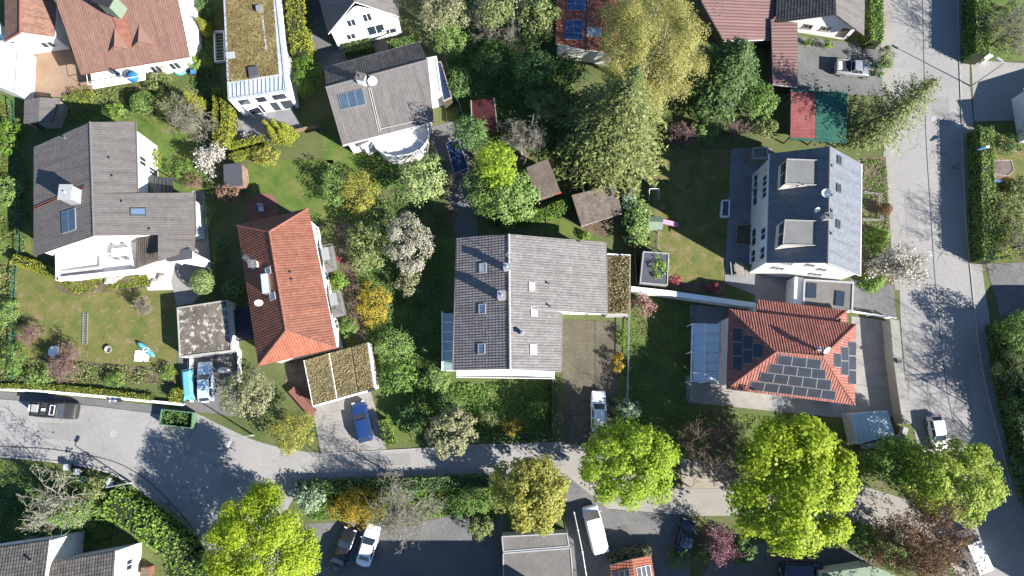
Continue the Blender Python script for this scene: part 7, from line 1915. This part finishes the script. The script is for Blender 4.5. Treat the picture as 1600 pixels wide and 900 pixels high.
MB().add([a_ + n_ * .28, a_ - n_ * .28, b_ - n_ * .28, b_ + n_ * .28], [(0, 1, 2, 3)]).add([a_ + n_ * .28, b_ + n_ * .28, b_ + n_ * .28 + Vector((0, 0, .18)), a_ + n_ * .28 + Vector((0, 0, .18))], [(0, 1, 2, 3)]).add([a_ - n_ * .28, b_ - n_ * .28, b_ - n_ * .28 + Vector((0, 0, .18)), a_ - n_ * .28 + Vector((0, 0, .18))], [(0, 1, 2, 3)]).build('slide', M['pink'], t)
top0, top1 = P(1028, 360, 2.1), P(1028, 384, 2.1)
MB().tube(top0, top1, .05, None, 8).build('swing_beam', M['wood_grey'], t)
for s_ in (-1, 1): MB().tube(top1, (top1.x + .9 * s_, top1.y - .3, 0), .045, None, 8).build('leg', M['wood_grey'], t)
mid = top0.lerp(top1, .5); sw = MB().box((mid.x, mid.y, .5), (.22, .5, .04)).build('swing_seat', M['rubber'], t)
for s_ in (-.22, .22): MB().tube((mid.x, mid.y + s_, .5), (mid.x, mid.y + s_, 2.1), .012, None, 5).build('rope', M['steel'], t)
t = thing('goal_frame', 'small white goal frame at the top left of the play lawn', 'goal', P(1020, 302))
a_, b_ = P(1012, 300, 0), P(1027, 300, 0)
for p in (a_, b_): MB().tube(p, p + Vector((0, 0, 1.3)), .04, None, 8).build('post', M['white'], t); MB().tube(p + Vector((0, 0, 1.3)), p + Vector((.1, -1.0, 0)), .025, None, 6).build('stay', M['white'], t)
MB().tube(a_ + Vector((0, 0, 1.3)), b_ + Vector((0, 0, 1.3)), .04, None, 8).build('crossbar', M['white'], t)
t = thing('cold_frame', 'white-framed glazed cold frame at the edge of the town house terrace', 'cold frame', P(1134, 326))
q = [P(1129, 313, .5), P(1140, 313, .5), P(1139, 338, .5), P(1127, 338, .5)]
for i in range(4): strip([q[i], q[(i + 1) % 4]], .16, 0, .5 + .003 * i).build('frame', M['white'], t)
cq = sum(q, Vector()) / 4; MB().slab([cq + (p - cq) * .86 for p in q], .03, -.04).build('pane', M['pane'], t)
t = thing('picnic_table', 'weathered picnic table and benches on the town house terrace', 'table', P(1156, 420))
p = P(1156, 420, .75); 
for k in range(5): MB().box((p.x - .4 + .2 * k, p.y, .74), (.18, 1.9, .04), .05).build('plank', M['wood_grey'], t)
for s_ in (-.85, .85): MB().box((p.x + s_, p.y, .45), (.28, 1.8, .05), .05).build('bench', M['wood_grey'], t)
for s_ in (-.7, .7): MB().box((p.x, p.y + s_, .37), (1.7, .08, .08), .05).box((p.x, p.y + s_, .55), (.8, .08, .36), .05).build('trestle', M['wood'], t)
for s1_ in (-.8, .8):
    for s2_ in (-.7, .7): MB().box((p.x + s1_, p.y + s2_, .2), (.08, .08, .42), .05).build('leg', M['wood'], t)
p = P(1171, 418, .4); t = thing('plant_pot', 'purple plant pot beside the picnic table', 'plant pot', (p.x, p.y, 0))
MB().lathe((p.x, p.y, 0), [(.2, 0), (.3, .4), (.33, .44), (.28, .44), (.25, .36)], 14).build('pot', M['purple'], t)
C = np.array([p[:]] * 120) + R.normal(size=(120, 3)) * np.array([.2, .2, .15]); C[:, 2] += .25; quads('leaves', C, R.normal(size=(120, 3)) + np.array([0, 0, .7]), .1 * np.ones(120), 'laurel', t)
# raised bed frame on terrace
t = thing('raised_bed', 'square timber-edged bed against the town house terrace wall', 'raised bed', P(1164, 370))
q = [P(1152, 352, .3), P(1180, 350, .3), P(1178, 382, .3), P(1150, 381, .3)]
for i in range(4): strip([q[i], q[(i + 1) % 4]], .1, 0, .3 + .003 * i).build('edge_board', M['wood_grey'], t)
cq = sum(q, Vector()) / 4; MB().prism([cq + (p - cq) * .95 for p in q][::-1], .0, .22).build('soil', M['soil'], t)
# ladder on the lawn
t = thing('ladder', 'long aluminium ladder lying on the sunny left lawn', 'ladder', P(133, 512))
for x in (129.5, 136.5): strip([P(x + .5, 488, .06), P(x - .5, 538, .06)], .07, .03, .12).build('rail', M['steel'], t)
for k in range(12):
    y = 491 + 4 * k; strip([P(130, y, .08), P(136.5, y, .08)], .05, .06, .1).build('rung', M['steel'], t)
p = P(84, 549, .7); t = thing('round_table', 'white round garden table on the left lawn', 'table', (p.x, p.y, 0))
MB().lathe((p.x, p.y, 0), [(.62, .68), (.66, .7), (.66, .73), (.6, .74)], 20).build('table_top', M['white'], t)
for k in range(3): MB().tube((p.x + .4 * math.cos(2.1 * k), p.y + .4 * math.sin(2.1 * k), 0), (p.x + .2 * math.cos(2.1 * k), p.y + .2 * math.sin(2.1 * k), .69), .03, None, 8).build('leg', M['white'], t)
p = P(169, 546, .3); t = thing('fire_bowl', 'round pale stone fire bowl on the left lawn', 'fire bowl', (p.x, p.y, 0))
MB().lathe((p.x, p.y, 0), [(.3, 0), (.42, .3), (.45, .36), (.34, .36), (.28, .2), (.02, .16)], 18).build('bowl', M['stone'], t); MB().lathe((p.x, p.y, .17), [(.25, 0), (.2, .04), (.02, .06)], 12).build('ash', M['soil'], t)
p = P(228, 546, .3); t = thing('kayak', 'teal and white kayak lying at the edge of the left lawn', 'kayak', (p.x, p.y, 0))
dk = (P(240, 556) - P(214, 534)).normalized(); nk = Vector((-dk.y, dk.x, 0)); vs, fs = [], []
for i, x in enumerate(np.linspace(-1.35, 1.35, 9)):
    w_ = .36 * math.sqrt(max(0.01, 1 - (x / 1.4) ** 2))
    for y, z in ((-w_, .25), (-w_ * .6, .05), (w_ * .6, .05), (w_, .25), (0, .34)): vs.append(Vector((p.x, p.y, 0)) + dk * x + nk * y + Vector((0, 0, z + .08 * (x / 1.35) ** 2)))
for i in range(8):
    for j in range(5): fs.append((i * 5 + j, i * 5 + (j + 1) % 5, (i + 1) * 5 + (j + 1) % 5, (i + 1) * 5 + j))
fs += [(0, 1, 2, 3, 4), tuple(range(40, 45))]
MB().add(vs, fs).build('hull', M['teal'], t, smooth=True); MB().lathe((p.x, p.y, .3), [(.3, .02), (.32, .06), (.24, .08), (.22, .02)], 14, 1.2, .75).build('cockpit_rim', M['white'], t)
p = P(222, 556, .1); t = thing('groundsheet', 'crumpled pale sheet lying beside the teal kayak', 'sheet', (p.x, p.y, 0))
vs = [(p.x + (i - 4) * .22, p.y + (j - 3) * .22, .04 + .12 * R.random()) for i in range(9) for j in range(7)]
MB().add(vs, [(i * 7 + j, i * 7 + j + 1, (i + 1) * 7 + j + 1, (i + 1) * 7 + j) for i in range(8) for j in range(6)]).build('cloth', M['canvas_white'], t)
t = thing('trampoline', 'dark rounded-corner trampoline between the gravel-roof garage and the hipped house', 'trampoline', P(378, 505))
q = [P(x, y, .8) for x, y in ((366, 486), (388, 481), (394, 486), (398, 520), (394, 527), (372, 532), (366, 527), (363, 492))]
cq = sum(q, Vector()) / 8
MB().slab([cq + (p - cq) * .9 for p in q], .04).build('mat', M['net_black'], t); strip(q + [q[0]], .22, .74, .84).build('edge_pad', M['navy_sheet'], t)
for p in q[::2]: MB().tube((p.x, p.y, 0), (p.x, p.y, .78), .03, None, 8).build('leg', M['steel'], t)
t = thing('solar_lean_frame', 'dark navy tarpaulin frame on the shaded drive right of the curved terrace', 'frame', P(716, 245))
q = [P(697, 224, 1.2), P(716, 218, 1.2), P(732, 262, .9), P(710, 272, .9)]
MB().slab(q, .06).build('sheet', M['navy_sheet'], t)
for i in range(4): MB().tube(q[i] + Vector((0, 0, .04)), q[(i + 1) % 4] + Vector((0, 0, .04)), .05, None, 6).build('rail', M['frame_grey'], t); MB().tube((q[i].x, q[i].y, 0), q[i], .04, None, 6).build('leg', M['frame_grey'], t)
# round patio with chair
p = P(410, 328, 0); tag(MB().lathe((p.x, p.y, 0), [(2.1, .015), (2.1, .05), (.02, .05)], 28).build('patio', M['brickred']), kind='structure')
p = P(408, 326, .4); t = thing('garden_lounger', 'blue-grey lounge chair on the round brick patio', 'chair', (p.x, p.y, 0))
MB().box((p.x, p.y, .42), (.6, .7, .1), .2).build('seat', M['zinc'], t, bevel=.03); MB().box((p.x - .05, p.y + .42, .75), (.6, .1, .7), .2).build('backrest', M['zinc'], t, bevel=.03)
for sx in (-.25, .25):
    for sy in (-.3, .3): MB().tube((p.x + sx, p.y + sy, 0), (p.x + sx, p.y + sy, .4), .025, None, 6).build('leg', M['steel'], t)
# bins and boxes
def bin_(x, y, mt, lab, grp='wheeled bins'):
    p = P(x, y, .9); t = thing('wheeled_bin', lab, 'bin', (p.x, p.y, 0), grp)
    MB().add([(p.x + sx * w, p.y + sy * w, z) for z, w in ((.08, .22), (.95, .29)) for sx, sy in ((-1, -1), (1, -1), (1, 1), (-1, 1))], [(3, 2, 1, 0), (4, 5, 6, 7), (0, 1, 5, 4), (1, 2, 6, 5), (2, 3, 7, 6), (3, 0, 4, 7)]).build('body', M['frame_dark'], t)
    MB().box((p.x, p.y, .99), (.64, .66, .07)).build('lid', M[mt], t, bevel=.02)
    for s_ in (-.2, .2): MB().tube((p.x + s_ - .04, p.y + .24, .1), (p.x + s_ + .04, p.y + .24, .1), .1, None, 10).build('wheel', M['rubber'], t)
bin_(104, 730, 'zinc', 'leftmost pale-lidded bin beside the lower left street'); bin_(121, 737, 'zinc', 'second pale-lidded bin beside the lower left street'); bin_(131, 749, 'skip_green', 'green-lidded bin beside the two pale-lidded bins'); bin_(173, 756, 'zinc', 'pale-lidded bin above the laurel hedge, upper of two'); bin_(191, 764, 'zinc', 'pale-lidded bin above the laurel hedge, lower of two')
bin_(302, 112, 'blue_plastic', 'blue-lidded bin at the right corner of the brown house')
def potted(x, y, mt, lab, h_=.7):
    p = P(x, y, .3); t = thing('potted_plant', lab, 'potted plant', (p.x, p.y, 0))
    MB().lathe((p.x, p.y, 0), [(.18, 0), (.27, .35), (.3, .4), (.25, .4), (.2, .3)], 12).build('pot', M['terracotta'], t)
    n = 220; C = np.array([[p.x, p.y, .4 + h_ * .4]]) + R.normal(size=(n, 3)) * np.array([.22, .22, h_ * .25]); quads('leaves', C, R.normal(size=(n, 3)) + np.array([0, 0, .7]), .09 * np.ones(n), mt, t)
potted(386, 214, 'white_bloom', 'white-flowering pot on the dark terrace of the mossy-roofed house'); potted(374, 197, 'cream_bloom', 'white flower pot against the hedge of the mossy-roofed house terrace')
potted(1262, 68, 'laurel', 'potted shrub in front of the white gable at the top right'); potted(526, 406, 'crimson', 'red-flowering pot on the side path of the hipped house')
# colourful things at the brown house corner
p = P(262, 103, .5); t = thing('garden_parasol', 'pink and white folded parasol at the right corner of the brown house', 'parasol', (p.x, p.y, 0))
MB().tube((p.x, p.y, 0), (p.x, p.y, 2.2), .03, None, 8).build('pole', M['steel'], t); MB().lathe((p.x, p.y, 1.9), [(1.1, 0), (1.08, .04), (.5, .28), (.03, .42)], 8).build('canopy', M['pink_bloom'], t); MB().lathe((p.x, p.y, 0), [(.3, 0), (.3, .08), (.05, .1)], 12).build('base', M['stone'], t)
p = P(280, 105, .5); t = thing('paddling_pool', 'turquoise paddling pool at the right corner of the brown house', 'paddling pool', (p.x, p.y, 0))
MB().lathe((p.x, p.y, 0), [(.85, 0), (.95, .1), (.95, .3), (.85, .38), (.76, .3), (.74, .12), (.02, .1)], 20).build('ring', M['teal'], t, smooth=True); MB().lathe((p.x, p.y, .2), [(.76, 0), (.74, .03), (.02, .03)], 18).build('water', M['glass_blue'], t)
# children's things across the road
p = P(1538, 231, 2.7); t = thing('windmill', 'blue and white garden windsock on a stick above the long hedge', 'windsock', (p.x, p.y, 0))
MB().tube((p.x, p.y, 0), (p.x, p.y, 3.0), .02, None, 6).build('stick', M['wood'], t); MB().tube((p.x, p.y, 2.95), (p.x - .9, p.y - .25, 2.75), .16, .07, 10).build('sock', M['blue_plastic'], t); MB().tube((p.x, p.y, 2.95), (p.x + .35, p.y + .1, 3.0), .17, .16, 10).build('collar', M['white'], t)
p = P(1557, 283, .5); t = thing('toy_slide', 'small blue and white toy slide behind the long hedge', 'slide', (p.x, p.y, 0))
MB().slab([Vector((p.x - .7, p.y - .25, 1.0)), Vector((p.x + .9, p.y - .1, .15)), Vector((p.x + .9, p.y + .3, .15)), Vector((p.x - .7, p.y + .2, 1.0))], .06).build('chute', M['blue_plastic'], t)
for s_ in (-.2, .2): MB().tube((p.x - .9, p.y + s_, 0), (p.x - .7, p.y + s_, 1.05), .035, None, 6).build('leg', M['white'], t)
p = P(1553, 325, .6); t = thing('orange_tent', 'small orange play tent behind the long hedge', 'tent', (p.x, p.y, 0))
MB().lathe((p.x, p.y, 0), [(.7, 0), (.62, .3), (.3, .8), (.03, 1.1)], 6).build('canopy', M['orange_paint'], t); MB().tube((p.x, p.y, 0), (p.x, p.y, 1.25), .02, None, 6).build('pole', M['wood'], t)
p = P(1539, 92, .4); t = thing('electric_cabinet', 'white low cabinet at the lower end of the top right hedge', 'cabinet', (p.x, p.y, 0))
MB().box((p.x, p.y, .5), (1.1, .5, 1.0), .5).build('body', M['white'], t, bevel=.03); MB().box((p.x, p.y, 1.03), (1.2, .6, .06), .5).build('lid', M['white_plastic'], t)
p = P(886, 716, .5); t = thing('litter_bin', 'small dark litter bin at the corner of the central driveway', 'bin', (p.x, p.y, 0))
MB().lathe((p.x, p.y, 0), [(.22, 0), (.26, .1), (.28, .8), (.2, .84)], 14).build('body', M['dark_metal'], t); MB().lathe((p.x, p.y, .84), [(.3, 0), (.3, .05), (.05, .12)], 14).build('lid', M['frame_grey'], t)
for k, (x, y, lab) in enumerate(((166, 425, 'largest pale boulder below the white terrace'), (180, 436, 'rounded boulder at the sunny bed below the white terrace'), (190, 428, 'flat boulder beside the terrace porch bed'), (240, 440, 'pale rock on the bright patio by the path'), (252, 433, 'second pale rock on the bright patio by the path'), (172, 437, 'small boulder next to the rounded one below the terrace'))):
    p = P(x, y, .1); s_ = .35 + .12 * (k % 3)
    d_ = unit(26); vs = []
    bm = bmesh.new(); bmesh.ops.create_icosphere(bm, subdivisions=2, radius=s_)
    for v in bm.verts: v.co = Vector((v.co.x * (1.2 + .3 * math.sin(7 * v.co.y + k)), v.co.y * (1 + .25 * math.sin(9 * v.co.x + k)), v.co.z * .6 + s_ * .3))
    me = bpy.data.meshes.new('boulder'); bm.to_mesh(me); bm.free()
    tag(link('boulder', me, M['stone'], None, (p.x, p.y, 0)), lab, 'boulder')
